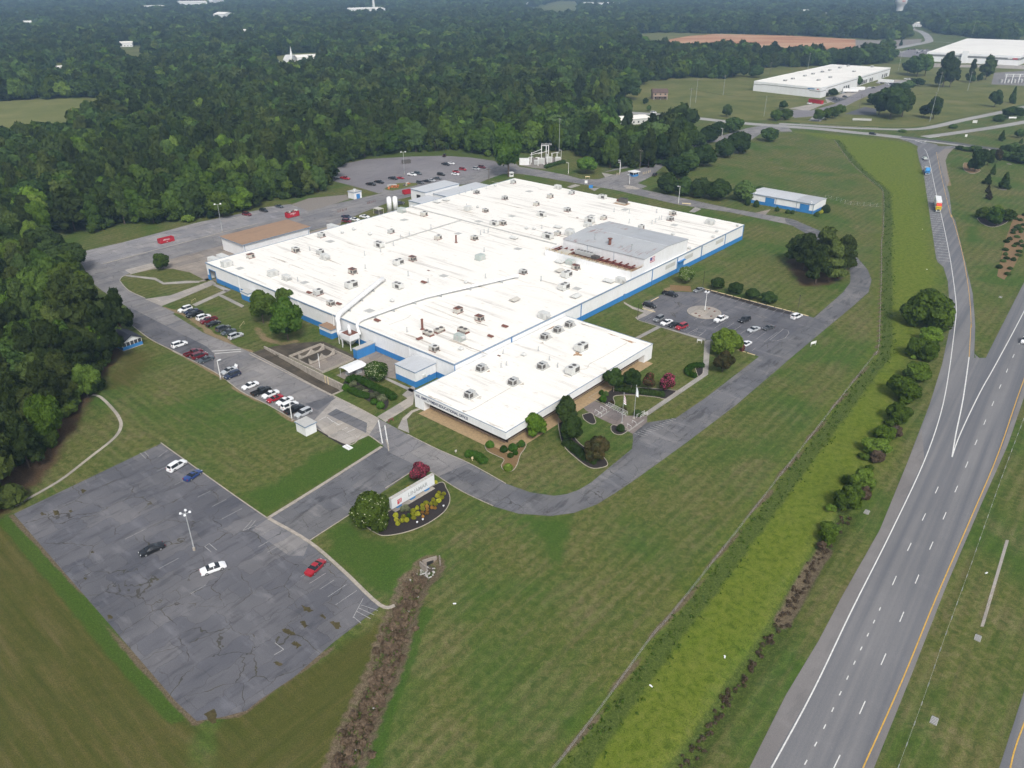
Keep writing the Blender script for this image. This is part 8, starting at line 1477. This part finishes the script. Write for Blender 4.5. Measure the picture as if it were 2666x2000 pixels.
def rock(mb, x, y, z, r):
    vs = [(x + r * rr.uniform(.6, 1.1) * a, y + r * rr.uniform(.6, 1.1) * b, z + r * rr.uniform(.5, .9) * c) for a, b, c in ((1, 0, 0), (-1, 0, 0), (0, 1, 0), (0, -1, 0), (0, 0, 1), (0, 0, -1))]
    mb.add(vs, [(0, 2, 4), (2, 1, 4), (1, 3, 4), (3, 0, 4), (2, 0, 5), (1, 2, 5), (3, 1, 5), (0, 3, 5)])
for x, y, a in along(BROOK, 0.5, 1.0):
    for k in range(2 if random.random() < 0.5 else 0): rock(mb, x + rr.gauss(0, 0.9), y + rr.gauss(0, 0.9), -1.0 + rr.uniform(0, 0.25), rr.uniform(0.15, 0.42))
for k in range(110): x, y = (-17.1,114.8); rock(mb, x + rr.gauss(0, 1.3), y + rr.gauss(0, 1.2), -0.85, rr.uniform(0.12, 0.32))
o = mb.build('rubble', 'stone'); o['kind'] = 'stuff'; tag(o, 'pale rubble stones in the brook bed below the culvert', 'rubble')

# ================================================================== SIGNS, LAMPS, POLES, RAILS
# entrance sign
sa, sb = (-25.64, 133.14), (-17.36, 142.35); SA = math.atan2(sb[1] - sa[1], sb[0] - sa[0]); SLN = math.dist(sa, sb)
sg = thing('entrance_sign', 'long white LINAMAR sign with red emblem on blue feet in the mulch bed', 'sign', (*sa, 0), SA)
MB().bb(0, SLN, 0, 0.75, 0.75, 3.35).build('panel', 'signwhite', sg); MB().bb(-0.04, SLN + 0.04, -0.04, 0.79, 3.35, 3.42).build('top_cap', 'hatch', sg)
for k in range(14): MB().bb(0.2 + k * 0.87, 0.6 + k * 0.87 + random.uniform(0, 0.3), 0.1 + random.uniform(0, 0.2), 0.6, 3.42, 3.425).build('lichen_patch', 'pond', sg)
for x in (1.5, 5.4, 9.6): MB().bb(x, x + 1.3, 0.12, 0.62, 0.0, 0.75).build('foot', 'blue', sg)
MB().bb(0.4, SLN - 0.4, -0.55, 0.95, 0.03, 0.12).build('footing', 'conc', sg)
tm = text_mesh('LINAMAR', 1.35, 0.06, 0.01); xs_ = [v_.co.x for v_ in tm.vertices]; k_ = 5.6 / (max(xs_) - min(xs_))
tx = put('lettering', tm, 'textgrey', sg, (4.6, -0.03, 1.55)); tx.rotation_euler = (R(90), 0, 0); tx.scale = (k_, 1.05, 1)
em = MB().bb(1.55, 2.75, -0.03, -0.005, 1.15, 2.35).build('emblem', 'signred', sg)
for b in ((1.50, 2.80, 1.98, 2.05), (1.95, 2.80, 1.52, 1.59)): MB().bb(b[0], b[1], -0.045, -0.031, b[2], b[3]).build('emblem_gap', 'signwhite', em)
for b in ((1.98, 2.05, 1.55, 2.40), (2.38, 2.45, 1.55, 2.40), (2.05, 2.8, 1.1, 1.32)): MB().bb(b[0], b[1], -0.048, -0.033, b[2], b[3]).build('emblem_gap', 'signwhite', em)
for k, p in enumerate([(-14.8,134.9),(-18.8,130.2),(-19.9,129.3)]):
    o = thing('floodlight', ('small white floodlight at the right rim of the sign bed', 'small white floodlight in front of the golden balls', 'thin white stake beside the floodlight')[k], 'floodlight', (*p, 0.04), 0.4); MB().cyl((0, 0), 0.05, 0, 0.25, 6).build('stake', 'steel', o); MB().bb(-0.18, 0.18, -0.1, 0.1, 0.25, 0.5).build('lamp_head', 'lamp', o)
# lamp posts
def lamp(label, p, h, heads, mat='whitesteel', arm=0.9, rz=0.3, group='lamp posts of the site'):
    o = thing('lamp_post', label, 'lamp post', (*p, 0), rz, group)
    MB().cyl((0, 0), 0.28, 0, 0.7, 10).build('base', 'kerb', o); MB().cyl((0, 0), 0.13, 0.7, h, 8, 0.08).build('pole', mat, o)
    if heads == 1: MB().bb(0, arm + 0.2, -0.05, 0.05, h - 0.12, h - 0.02).build('arm', mat, o); MB().bb(arm - 0.2, arm + 0.7, -0.2, 0.2, h - 0.2, h + 0.02).build('lamp_head', 'lamp', o)
    elif heads == 2:
        MB().bb(-arm, arm, -0.05, 0.05, h - 0.1, h).build('arm', mat, o)
        for s in (-1, 1): b_ = MB(); b_.sm = True; b_.cyl((s * arm, 0), 0.5, h - 0.05, h + 0.35, 12, 0.28); b_.build('lamp_head', 'lamp', o)
    else:
        for k in range(4):
            a = k * math.pi / 2; MB().tube([(0, 0, h - 0.3), (arm * math.cos(a), arm * math.sin(a), h)], 0.05, 6).build('arm', mat, o); b_ = MB(); b_.cyl((arm * math.cos(a), arm * math.sin(a)), 0.28, h - 0.05, h + 0.2, 10, 0.2); b_.build('lamp_head', 'lamp', o)
lamp('tall grey lamp post with four heads in the big cracked lot', (-63.6,120.8), 9.3, 4, 'steel', 0.85)
lamp('white lamp post with clustered heads on the round island', (65.7,244), 7.2, 4, 'whitesteel', 0.7)
lamp('tall twin-headed lamp post beside the west lot', (-129,335.5), 12.6, 2, 'steel', 1.2)
lamp('tall twin-headed lamp post in the rear gravel lot', (-61.6,447), 12.6, 2, 'steel', 1.2)
lamp('white single lamp post between cars near the pavilion end', (-82.8,194.4), 6.0, 1, 'whitesteel', 0.4, 0.9)
lamp('white single lamp post beside the small white hut', (-56.8,171.6), 6.0, 1, 'whitesteel', 0.4, 0.9)
for lb, p, h in (('pale lamp post on the substation lawn', (32.3,447.8), 6.5), ('pale lamp post at the corner of the gatehouse island', (64,422.8), 5.5), ('pale lamp post left of the gatehouse lane', (61.7,447.5), 8.0), ('pale lamp post behind the gatehouse by the woods', (62.5,451.7), 6.0), ('pale lamp post along the gate road, third from the gatehouse', (90.2,488), 6.0), ('pale lamp post along the gate road, fourth from the gatehouse', (117.7,521.6), 6.0), ('pale lamp post along the gate road, nearest the public road', (147.8,561.8), 6.0), ('pale lamp post between tree row and back drive', (83.1,382.7), 9.0), ('lamp post beside the substation fence', (30.3,486.3), 6.0)):
    lamp(lb, p, h, 1, 'whitesteel', 0.7, 2.6)
for lb, p, h in (('slim dark post at the left corner of the visitor lot', (42.1,239), 4.5), ('slim dark post at the top corner of the visitor lot', (70.1,267.1), 6.0), ('slim dark post at the right corner of the visitor lot', (97.2,243.7), 6.0)):
    o = thing('marker_post', lb, 'post', (*p, 0)); MB().cyl((0, 0), 0.07, 0, h, 6).build('pole', 'black', o); MB().cyl((0, 0), 0.16, h, h + 0.25, 6).build('cap', 'black', o)
# round island
ri = thing('round_island', 'round gravel island with pale kerb in the visitor lot', 'island', (*(65.4,243.4), 0.02))
MB().cyl((0, 0), 5.7, 0, 0.16, 40).build('kerb_ring', 'kerb', ri); MB().cyl((0, 0), 5.4, 0.16, 0.19, 40).build('gravel_fill', 'conc', ri)
for x, y in ((-3.2, -1.5), (-2.4, -3.6), (1.5, -3.9), (2.2, 2.6), (3.6, 0.4)): MB().box((x, y, 0.3), (0.7, 0.4, 0.22), 0.5).build('planter', 'rust', ri)
# wheel stops
for k in range(13):
    u = 147.6 + k * 3.05; o = thing('wheel_stop', '%s pale wheel stop from the left along the top of the visitor lot' % ORD[k], 'wheel stop', (*BW(u, 113.0), 0.03), ROT, 'wheel stops'); MB().bb(-1.3, 1.3, -0.12, 0.12, 0, 0.16).build('block', 'cream', o); MB().bb(-1.25, 1.25, -0.06, 0.06, 0.16, 0.19).build('top', 'cream', o)
for k, (a, b) in enumerate(((181.0, 72.9), (184.0, 72.9))):
    o = thing('wheel_stop', '%s pale wheel stop below the lime green tree' % ORD[k], 'wheel stop', (*BW(a, b), 0.03), ROT, 'wheel stops'); MB().bb(-1.3, 1.3, -0.12, 0.12, 0, 0.16).build('block', 'cream', o); MB().bb(-1.25, 1.25, -0.06, 0.06, 0.16, 0.19).build('top', 'cream', o)
for lb, p, rz in (('yellow kerb block where the black pickup stands', (50.5,255.3), TH), ('yellow kerb block left of the black sport car', (46.8,245.3), ROT)):
    o = thing('yellow_kerb', lb, 'kerb block', (*p, 0.03), rz); MB().bb(-2.6, 2.6, -0.12, 0.12, 0, 0.16).build('block', 'cream', o); MB().bb(-2.5, 2.5, -0.06, 0.06, 0.16, 0.19).build('top', 'cream', o)
# flagpoles
def flagpole(label, p, h, kind):
    o = thing('flagpole', label, 'flagpole', (*p, 0.06)); MB().cyl((0, 0), 0.09, 0, h, 8, 0.05).build('pole', 'steel', o); MB().cyl((0, 0), 0.35, 0, 0.15, 12).build('base', 'conc', o); b_ = MB(); b_.cyl((0, 0), 0.12, h, h + 0.2, 8, 0.05); b_.build('finial', 'steel', o)
    n, m = 10, 12; L_, Hh = (1.1, 2.6)
    def cloth(i, j):
        s, t = i / n, j / m; return (0.1 + L_ * s * (0.35 + 0.3 * t), 0.22 * math.sin(5 * s + 3 * t) * s, h - 0.4 - Hh * t - 0.9 * s * (1 - 0.4 * t))
    vs = [cloth(i, j) for i in range(n + 1) for j in range(m + 1)]; fs = [(i * (m + 1) + j, (i + 1) * (m + 1) + j, (i + 1) * (m + 1) + j + 1, i * (m + 1) + j + 1) for i in range(n) for j in range(m)]
    if kind == 'white': MB().add(vs, fs).build('flag', 'flagwhite', o)
    else:
        a = [f_ for k, f_ in enumerate(fs) if (k % m) % 3 != 0]; b = [f_ for k, f_ in enumerate(fs) if (k % m) % 3 == 0]
        fo = MB().add(vs, a).build('flag', 'flagwhite', o); MB().add(vs, b).build('stripe', 'flagred', fo)
flagpole('right flagpole with a limp white flag beside the plaza', (31.6,172.6), 9.6, 'white')
flagpole('left flagpole with a red and white flag above the clipped ball', (28.2,170.2), 8.7, 'striped')
# plaza rails
def rail(label, a, b, h=0.95, n=4, mat='whitesteel', z=0.06, rails=2):
    o = thing('handrail', label, 'handrail', (*a, z), math.atan2(b[1] - a[1], b[0] - a[0]), 'handrails'); L_ = math.dist(a, b)
    for k in range(rails): MB().bb(0, L_, -0.03, 0.03, h - 0.03 - k * 0.45, h + 0.03 - k * 0.45).build('rail', mat, o)
    for k in range(n): x = L_ * k / (n - 1); MB().bb(x - 0.02, x + 0.02, -0.02, 0.02, 0, h).build('post', mat, o)
rail('long white handrail on the lawn side of the plaza ramp', (25.7,179.4), (30.2,174.3), n=6); rail('long white handrail on the plaza side of the ramp', (25,178.6), (29.6,173.2), n=6); rail('short white handrail at the flagpole, upper', (32.3,172.7), (34.7,174.9), n=3); rail('short white handrail at the flagpole, lower', (33.2,172.4), (35.4,174.3), n=3)
rail('step handrail left at the plaza middle', (21.8,175.5), (23.3,173.3), n=3, rails=1); rail('step handrail right at the plaza middle', (23.4,177.4), (24.8,175.5), n=3, rails=1); rail('step handrail left at the plaza foot', (29.3,168.3), (30.1,167.1), n=2, rails=1); rail('step handrail right at the plaza foot', (30.8,170), (31.6,168.8), n=2, rails=1)
for k, (a, b) in enumerate(([(21.8,173.8),(24.8,177.1)], [(22.6,172.8),(25.6,176.1)], [(29.4,166.2),(34.1,171.7)])):
    ribbon('step_edge', [a, b], 0.35, 0.06, 'walk', None, False, 0.12)
rail('yellow stair rail at the car row steps', (-111.9,251.6), (-111.4,253.9), n=2, mat='cream', rails=1); rail('yellow stair rail near the shade trees', (-88.1,229.2), (-88.1,233.6), n=2, mat='cream', rails=1)
# small site signs and barriers
def boardsign(label, p, w, h, z, mat='whitesteel', rz=0.0, legs=2):
    o = thing('sign_board', label, 'sign', (*p, 0), rz)
    MB().bb(-w / 2, w / 2, -0.04, 0.04, z, z + h).build('board', mat, o)
    for s in ((-1, 1) if legs == 2 else (0,)): MB().bb(s * w * 0.42 - 0.05, s * w * 0.42 + 0.05, -0.04, 0.04, 0, z).build('leg', mat, o)
    return o
boardsign('low white sign beside the drive right of the visitor lot', (93.3,216.8), 2.3, 0.8, 0.7, rz=0.5); boardsign('low white sign by the footpath below the visitor lot', (58.5,218.9), 1.6, 0.5, 0.7, rz=-0.5); boardsign('white sign at the lawn edge near the north roof corner', (40.4,423.3), 1.6, 1.4, 0.8, rz=0.3); boardsign('pale board in the lawn beside the back drive', (86.8,381.4), 4.2, 0.5, 0.5, 'cream', -0.2)
boardsign('blue box sign beside the back drive', (42.3,415.1), 2.2, 1.5, 0.2, 'blue', 0.2); boardsign('pale rack frame by the gate junction', (42.4,437.5), 2.6, 0.5, 0.8, 'cream', 0.1); boardsign('big pale billboard frame on the far verge', (271.9,625.9), 14, 1.6, 0.8, 'hatch', -0.2)
boardsign('white road sign in the far median', (354.8,616.6), 3.5, 2.0, 0.5, 'unitlight'); boardsign('white road sign among bushes at the right edge', (394.7,635.9), 6, 1.2, 0.8, 'whitesteel'); boardsign('small white sign at the county road corner', (319,560.5), 1.5, 1.5, 0.5); boardsign('small round plate on a stake in front of the office', (-9.4,152.9), 0.5, 0.6, 0.5, 'cream', 0.5, 1); boardsign('small brown stake sign left of the office lawn', (-13.5,156.2), 0.5, 0.5, 0.4, 'unitbeige', 0.5, 1); boardsign('white square plate on the tiny hut lawn', (40.6,424.4), 1.2, 1.2, 0.4)
o = thing('barrier', 'small red and white barrier at the foot of the office walk', 'barrier', (*(-31.2,171), 0.03), 0.8); MB().bb(-0.8, 0.8, -0.04, 0.04, 0.55, 0.95).build('board', 'rust', o); [MB().bb(s * 0.7 - 0.04, s * 0.7 + 0.04, -0.3, 0.3, 0, 0.55).build('leg', 'rust', o) for s in (-1, 1)]
o = thing('slab_lid', 'pale concrete lid in the lawn beside the white hut', 'lid', (*(-40,158.7), 0), ROT); MB().bb(-1.2, 1.2, -0.7, 0.7, 0, 0.18).build('slab', 'whitesteel', o); MB().bb(-1.0, 1.0, -0.04, 0.04, 0.18, 0.22).build('joint', 'kerb', o)
bed([(-50.1,167.4),(-48.9,167.1),(-40.1,159.4),(-42,159.9)], 'mulch', 0.03, False)
for lb, p, n in (('cluster of brown bollards across the west road, upper', (-70.6,384.9), 7), ('cluster of brown bollards across the west road, lower', (-82.3,369.7), 7)):
    for k in range(n):
        o = thing('bollard', '%s brown bollard of the %s cluster behind the factory' % (ORD[k], 'upper' if 'upper' in lb else 'lower'), 'bollard', (p[0] + (k - 3) * 0.9 * E2[0] + random.uniform(-.3, .3), p[1] + (k - 3) * 0.9 * E2[1], 0.03), 0, 'brown bollards'); MB().cyl((0, 0), 0.1, 0, 1.1, 8).build('post', 'rust', o); MB().cyl((0, 0), 0.11, 1.1, 1.18, 8, 0.05).build('cap', 'rust', o)
for k, p in enumerate([(75.2,447.5),(76.4,448.5),(77.6,449.9),(78.9,451.3),(80,452.7),(60,445.8),(61.2,446.5)]):
    o = thing('bollard', '%s cream bollard in the lane beside the gatehouse' % ORD[k], 'bollard', (*p, 0.03), 0, 'cream bollards'); MB().cyl((0, 0), 0.14, 0, 1.2, 8).build('post', 'cream', o); MB().cyl((0, 0), 0.15, 1.2, 1.3, 8, 0.06).build('cap', 'cream', o)
# junk pile on the rear lot island
flat('weedy_island', [(-68.2,416),(-63.4,425.7),(-58.4,427.7),(-52.6,426.7),(-51.4,422.8),(-57,416),(-63.6,409.5),(-67.7,412.2)], 0.05, 'farlawn')
for k in range(12):
    t = random.random(); p = ((-65.9,416)[0] * (1 - t) + (-57.8,422.8)[0] * t + random.uniform(-1.5, 1.5), (-65.9,416)[1] * (1 - t) + (-57.8,422.8)[1] * t + random.uniform(-2.5, 2.5))
    o = thing('scrap_frame', '%s steel scrap piece heaped on the weedy island of the rear lot' % ORD[k], 'scrap', (*p, 0.05), random.uniform(0, 3), 'scrap on the weedy island'); w, d, h = random.uniform(1.2, 4.0), random.uniform(0.8, 1.6), random.uniform(0.3, 1.1); mt = random.choice(('orange', 'orange', 'grille', 'unitbeige'))
    MB().bb(-w / 2, w / 2, -d / 2, d / 2, h - 0.15, h).build('top', mt, o); [MB().bb(a * w * .45 - .08, a * w * .45 + .08, -d / 2, d / 2, 0, h - 0.15).build('leg', mt, o) for a in (-1, 1)]
# tiny hut by the open tree
o = thing('guard_hut', 'tiny white hut under the open tree at the north roof corner', 'hut', (*(-0.7,442.4), 0), 0.5); MB().bb(-1.2, 1.2, -1, 1, 0, 2.2).build('wall', 'white', o); MB().bb(-1.5, 1.5, -1.3, 1.3, 2.2, 2.4).build('roof', 'whitesteel', o); MB().bb(-0.8, 0.8, -1.03, -1.0, 1.0, 1.8).build('window', 'glassdark', o)
# substation
su = thing('substation', 'white steel electrical substation at the wood edge', 'substation', (*(16.5,476.5), 0), 0.0)
def at(p): return (p[0] - su.location[0], p[1] - su.location[1])
for p, h in (((11.3,473.3), 4.5), ((11.9,478.7), 6.0), ((15.6,469.4), 5.0), ((18.3,490.7), 8.0), ((22.7,490.7), 8.0), ((21.2,490.7), 8.0), ((19.3,472.3), 4.0), ((21.3,474.4), 6.0), ((24.3,479.7), 5.0), ((27.6,483), 5.5)):
    x, y = at(p); MB().bb(x - 0.2, x + 0.2, y - 0.2, y + 0.2, 0, h).build('column', 'whitesteel', su)
for a, b, h in (((18.3,490.7), (22.7,490.7), 7.8), ((9.9,472.3), (12.7,473.3), 4.5), ((14,469.2), (16.2,469.4), 5.0), ((23.8,479.7), (28.4,483), 5.3), ((11.9,478.7), (18.3,490.7), 5.6), ((15.8,476.5), (22.4,486.3), 5.6), ((10.9,476.5), (18.6,485.2), 5.0)):
    a, b = at(a), at(b); MB().tube([(*a, h), (*b, h)], 0.16, 5).build('beam', 'whitesteel', su)
for p, w, d, h in (((17.3,474.9), 3.6, 3, 3.4), ((14.5,473.3), 2.4, 2.4, 2.6), ((22.4,479.7), 3.0, 3, 3.2), ((28.1,480.8), 3.2, 2.6, 2.8)):
    x, y = at(p); q_ = MB().bb(x - w / 2, x + w / 2, y - d / 2, y + d / 2, 0.2, h).build('transformer', 'unitlight', su); [MB().bb(x + k * w / 6 - .06, x + k * w / 6 + .06, y - d / 2 - .3, y - d / 2, .5, h - .3).build('fin', 'unit', q_) for k in (-2, -1, 0, 1, 2)]
x, y = at((7.5,473.3)); MB().bb(x - 3.0, x + 3.0, y - 1.5, y + 1.5, 0, 3.6).build('switch_cabinet', 'whitesteel', su)
for k in range(12): p = at((19.3,491.9)); MB().cyl((p[0] + k * 0.55 - 1, p[1] + random.uniform(-1, 1)), 0.12, 7.9, 9.0, 6).build('insulator', 'unitlight', su)
s2 = thing('switchyard', 'fenced electrical switchyard at the right edge of the meadow', 'substation', (*(529.5,864.8), 0))
for k in range(7): x = -14 + k * 7; MB().bb(x - 0.3, x + 0.3, -4, -3.4, 0, 9).build('column', 'whitesteel', s2); MB().bb(x - 0.9, x + 0.9, 2, 5, 0, 3.2).build('transformer', 'unitlight', s2)
for h in (7, 8.8): MB().bb(-16, 34, -3.9, -3.5, h, h + 0.4).build('beam', 'whitesteel', s2)
# utility poles and their wires
PO = []
for k, (p, h, lb) in enumerate((((138.1,630.4), 24, 'tall grey utility pole beside the far road'), ((163,722.9), 20, 'utility pole on the meadow behind the road'), ((199.2,771.4), 18, 'utility pole crossing the middle meadow'), ((290.9,933.3), 14, 'short utility pole near the meadow wood'), ((355.9,998.1), 18, 'utility pole at the left of the far warehouse'), ((417.9,1057.8), 22, 'utility pole behind the far warehouse'), ((455.6,977.6), 20, 'utility pole right of the far warehouse'), ((202.4,648.6), 16, 'utility pole by the warehouse entrance'), ((323.6,623.4), 22, 'leaning utility pole on the right meadow'), ((819.2,1505), 25, 'utility pole beyond the huge warehouse'), ((30,504.6), 22, 'tall pole rising from the substation'), ((15.5,572.3), 20, 'pole in the wood behind the substation'), ((74.9,459), 12, 'slim mast beside the gatehouse'), ((296,691.5), 12, 'pole on the warehouse drive'), ((966.9,2249.8), 30, 'pale mast in the far wood'), ((-12.9,434), 7, 'slim post on the north lawn corner'), ((414.8,797.6), 18, 'pole below the pines'), ((446.4,802.8), 18, 'pole in the centre of the right meadow'))):
    o = thing('utility_pole', lb, 'pole', (*p, 0), 0.2 * k, 'utility poles'); MB().cyl((0, 0), 0.17, 0, h, 8, 0.1).build('pole', 'steel' if h > 15 else 'wood', o); MB().bb(-1.4, 1.4, -0.08, 0.08, h - 1.2, h - 0.95).build('crossarm', 'wood', o); [MB().cyl((x, 0), 0.07, h - 0.95, h - 0.6, 6).build('insulator', 'unitlight', o) for x in (-1.2, 0.5, 1.2)]
    PO.append((p, h))
def wire(label, a, b, za, zb, sag):
    o = thing('overhead_wire', label, 'wire', (*a, 0)); mb = MB(); n = 10
    mb.tube([((b[0] - a[0]) * k / n, (b[1] - a[1]) * k / n, za + (zb - za) * k / n - sag * 4 * (k / n) * (1 - k / n)) for k in range(n + 1)], 0.04, 4); mb.build('cable', 'black', o)
for i, j in ((0, 7), (0, 1), (1, 2), (2, 3), (3, 4), (4, 5), (7, 8)): wire('overhead wire from the %s to the next pole' % ('tall roadside pole', 'meadow pole', 'middle meadow pole', 'short meadow pole', 'pole left of the warehouse', '', '', 'entrance pole')[i] + (' on its right' if (i, j) == (0, 7) else ''), PO[i][0], PO[j][0], PO[i][1] - 0.7, PO[j][1] - 0.7, 2.0)
# fences
def fence(label, line, step, h, post, railmat, rails, name='wire_fence', r=0.035):
    line = smooth(line, 4); c = line[0]; o = thing(name, label, 'fence', (*c, 0))
    for x, y, a in along(line, step): MB().bb(x - c[0] - r, x - c[0] + r, y - c[1] - r, y - c[1] + r, -0.05, h).build('post', post, o)
    for z in rails: MB().tube([(x - c[0], y - c[1], z) for x, y in line], 0.014, 4).build('wire', railmat, o)
    return o
fence('wire fence following the bare strip between lawn and verge', FENCE, 3.6, 1.15, 'wood', 'steel', (0.35, 0.7, 1.08))
fence('cable barrier along the grassy highway median', [(56.1,72.8),(64.7,83.9),(74.7,97.1),(86.5,112.4),(99.3,129.2),(115,149.7),(132.9,172.7),(148.6,192.7)], 4.6, 0.85, 'steel', 'steel', (0.5, 0.65, 0.8), 'cable_barrier', 0.05)
fence('chain-link fence behind the blue-white shed', [(160.4,393.8),(164.9,389)] + [(168.5,382),(182.7,377.4)], 3.0, 1.8, 'steel', 'steel', (0.2, 1.0, 1.75), 'chain_link_fence')
# culvert headwall, storm drains
cu_ = thing('culvert_headwall', 'concrete culvert headwall with wing walls at the head of the brook', 'culvert', (*(-15.8,117), -1.1), 0.45)
MB().box((0, 0.9, 0.85), (3.0, 0.3, 1.5)).build('head_wall', 'concyard', cu_); MB().box((-1.75, -0.1, 0.8), (0.28, 2.0, 1.6), 0.3).build('wing_wall', 'concyard', cu_); MB().box((1.75, -0.1, 0.8), (0.28, 2.0, 1.6), -0.3).build('wing_wall', 'concyard', cu_); MB().bb(-1.6, 1.6, -1.2, 0.8, 0.0, 0.12).build('apron', 'wetconc', cu_); MB().bb(-0.7, 0.7, 0.68, 0.74, 0.12, 1.0).build('pipe_mouth', 'black', cu_)
for lb, p in (('grated storm drain in the highway median', (80.9,97.6)), ('storm drain at the foot of the shrub embankment', (174.1,257.4)), ('blue-grey grate in the verge beside the ditch', (76,133.1)), ('pale drain slab at the median bottom', (65.2,80.8))):
    o = thing('storm_drain', lb, 'drain', (*p, 0.0), 0.9); MB().bb(-0.75, 0.75, -0.5, 0.5, 0, 0.08).build('frame', 'hatch', o); [MB().bb(-0.75 + k * 0.3, -0.62 + k * 0.3, -0.45, 0.45, 0.08, 0.12).build('bar', 'graytrim', o) for k in range(6)]
for k, p in enumerate([(91.2,114)] + [(35.9,93.3),(22.6,87.3),(-10.4,105.9)] + [(185,340),(161.6,286.6)]):
    o = thing('litter_scrap', '%s scrap of white litter on the grass from the left verge outward' % ORD[k], 'litter', (*p, 0.02), k); MB().box((0, 0, 0.06), (0.35, 0.22, 0.1), 0.3).build('sheet', 'flagwhite', o); MB().box((0.25, 0.1, 0.12), (0.3, 0.25, 0.06), 0.8).build('flap', 'flagwhite', o)
# pale mulch rings of the ramp lawn
for p, r_ in (((262.3,412.9), 2.0), ((300.9,474.8), 1.6), ((265.5,450.4), 1.8)): flat('mulch_ring', [(p[0] + r_ * math.cos(a * .6), p[1] + r_ * math.sin(a * .6)) for a in range(10)], 0.012, 'gravel')
bed([(219.5,359.1),(216.7,349.2),(218.3,343.4),(225.3,347.2),(232.5,355.1),(235.4,363.2),(231.4,368.5),(225.9,366.4)]); bed([(275.5,478.5),(269.6,468.5),(264.5,455.8),(265.5,449.7),(271.7,454.3),(276.3,462.1),(280.7,475.1)], 'strawbed')

# ------------------------------------------------------------------ the air: even haze round everything
hz = MB().bb(-9000, 9000, -9000, 9000, -4, 112).build('haze', None); hz['kind'] = 'stuff'; tag(hz, 'thin blue-grey summer haze over the whole landscape', 'haze')
hm = bpy.data.materials.new('haze'); hm.use_nodes = True; t = hm.node_tree; t.nodes.clear()
pv_ = nd(t, 'ShaderNodeVolumePrincipled'); pv_.inputs['Color'].default_value = (0.46, 0.70, 1.0, 1); pv_.inputs['Density'].default_value = 0.00020; pv_.inputs['Anisotropy'].default_value = 0.2
t.links.new(pv_.outputs[0], nd(t, 'ShaderNodeOutputMaterial').inputs['Volume']); hz.data.materials.append(hm)
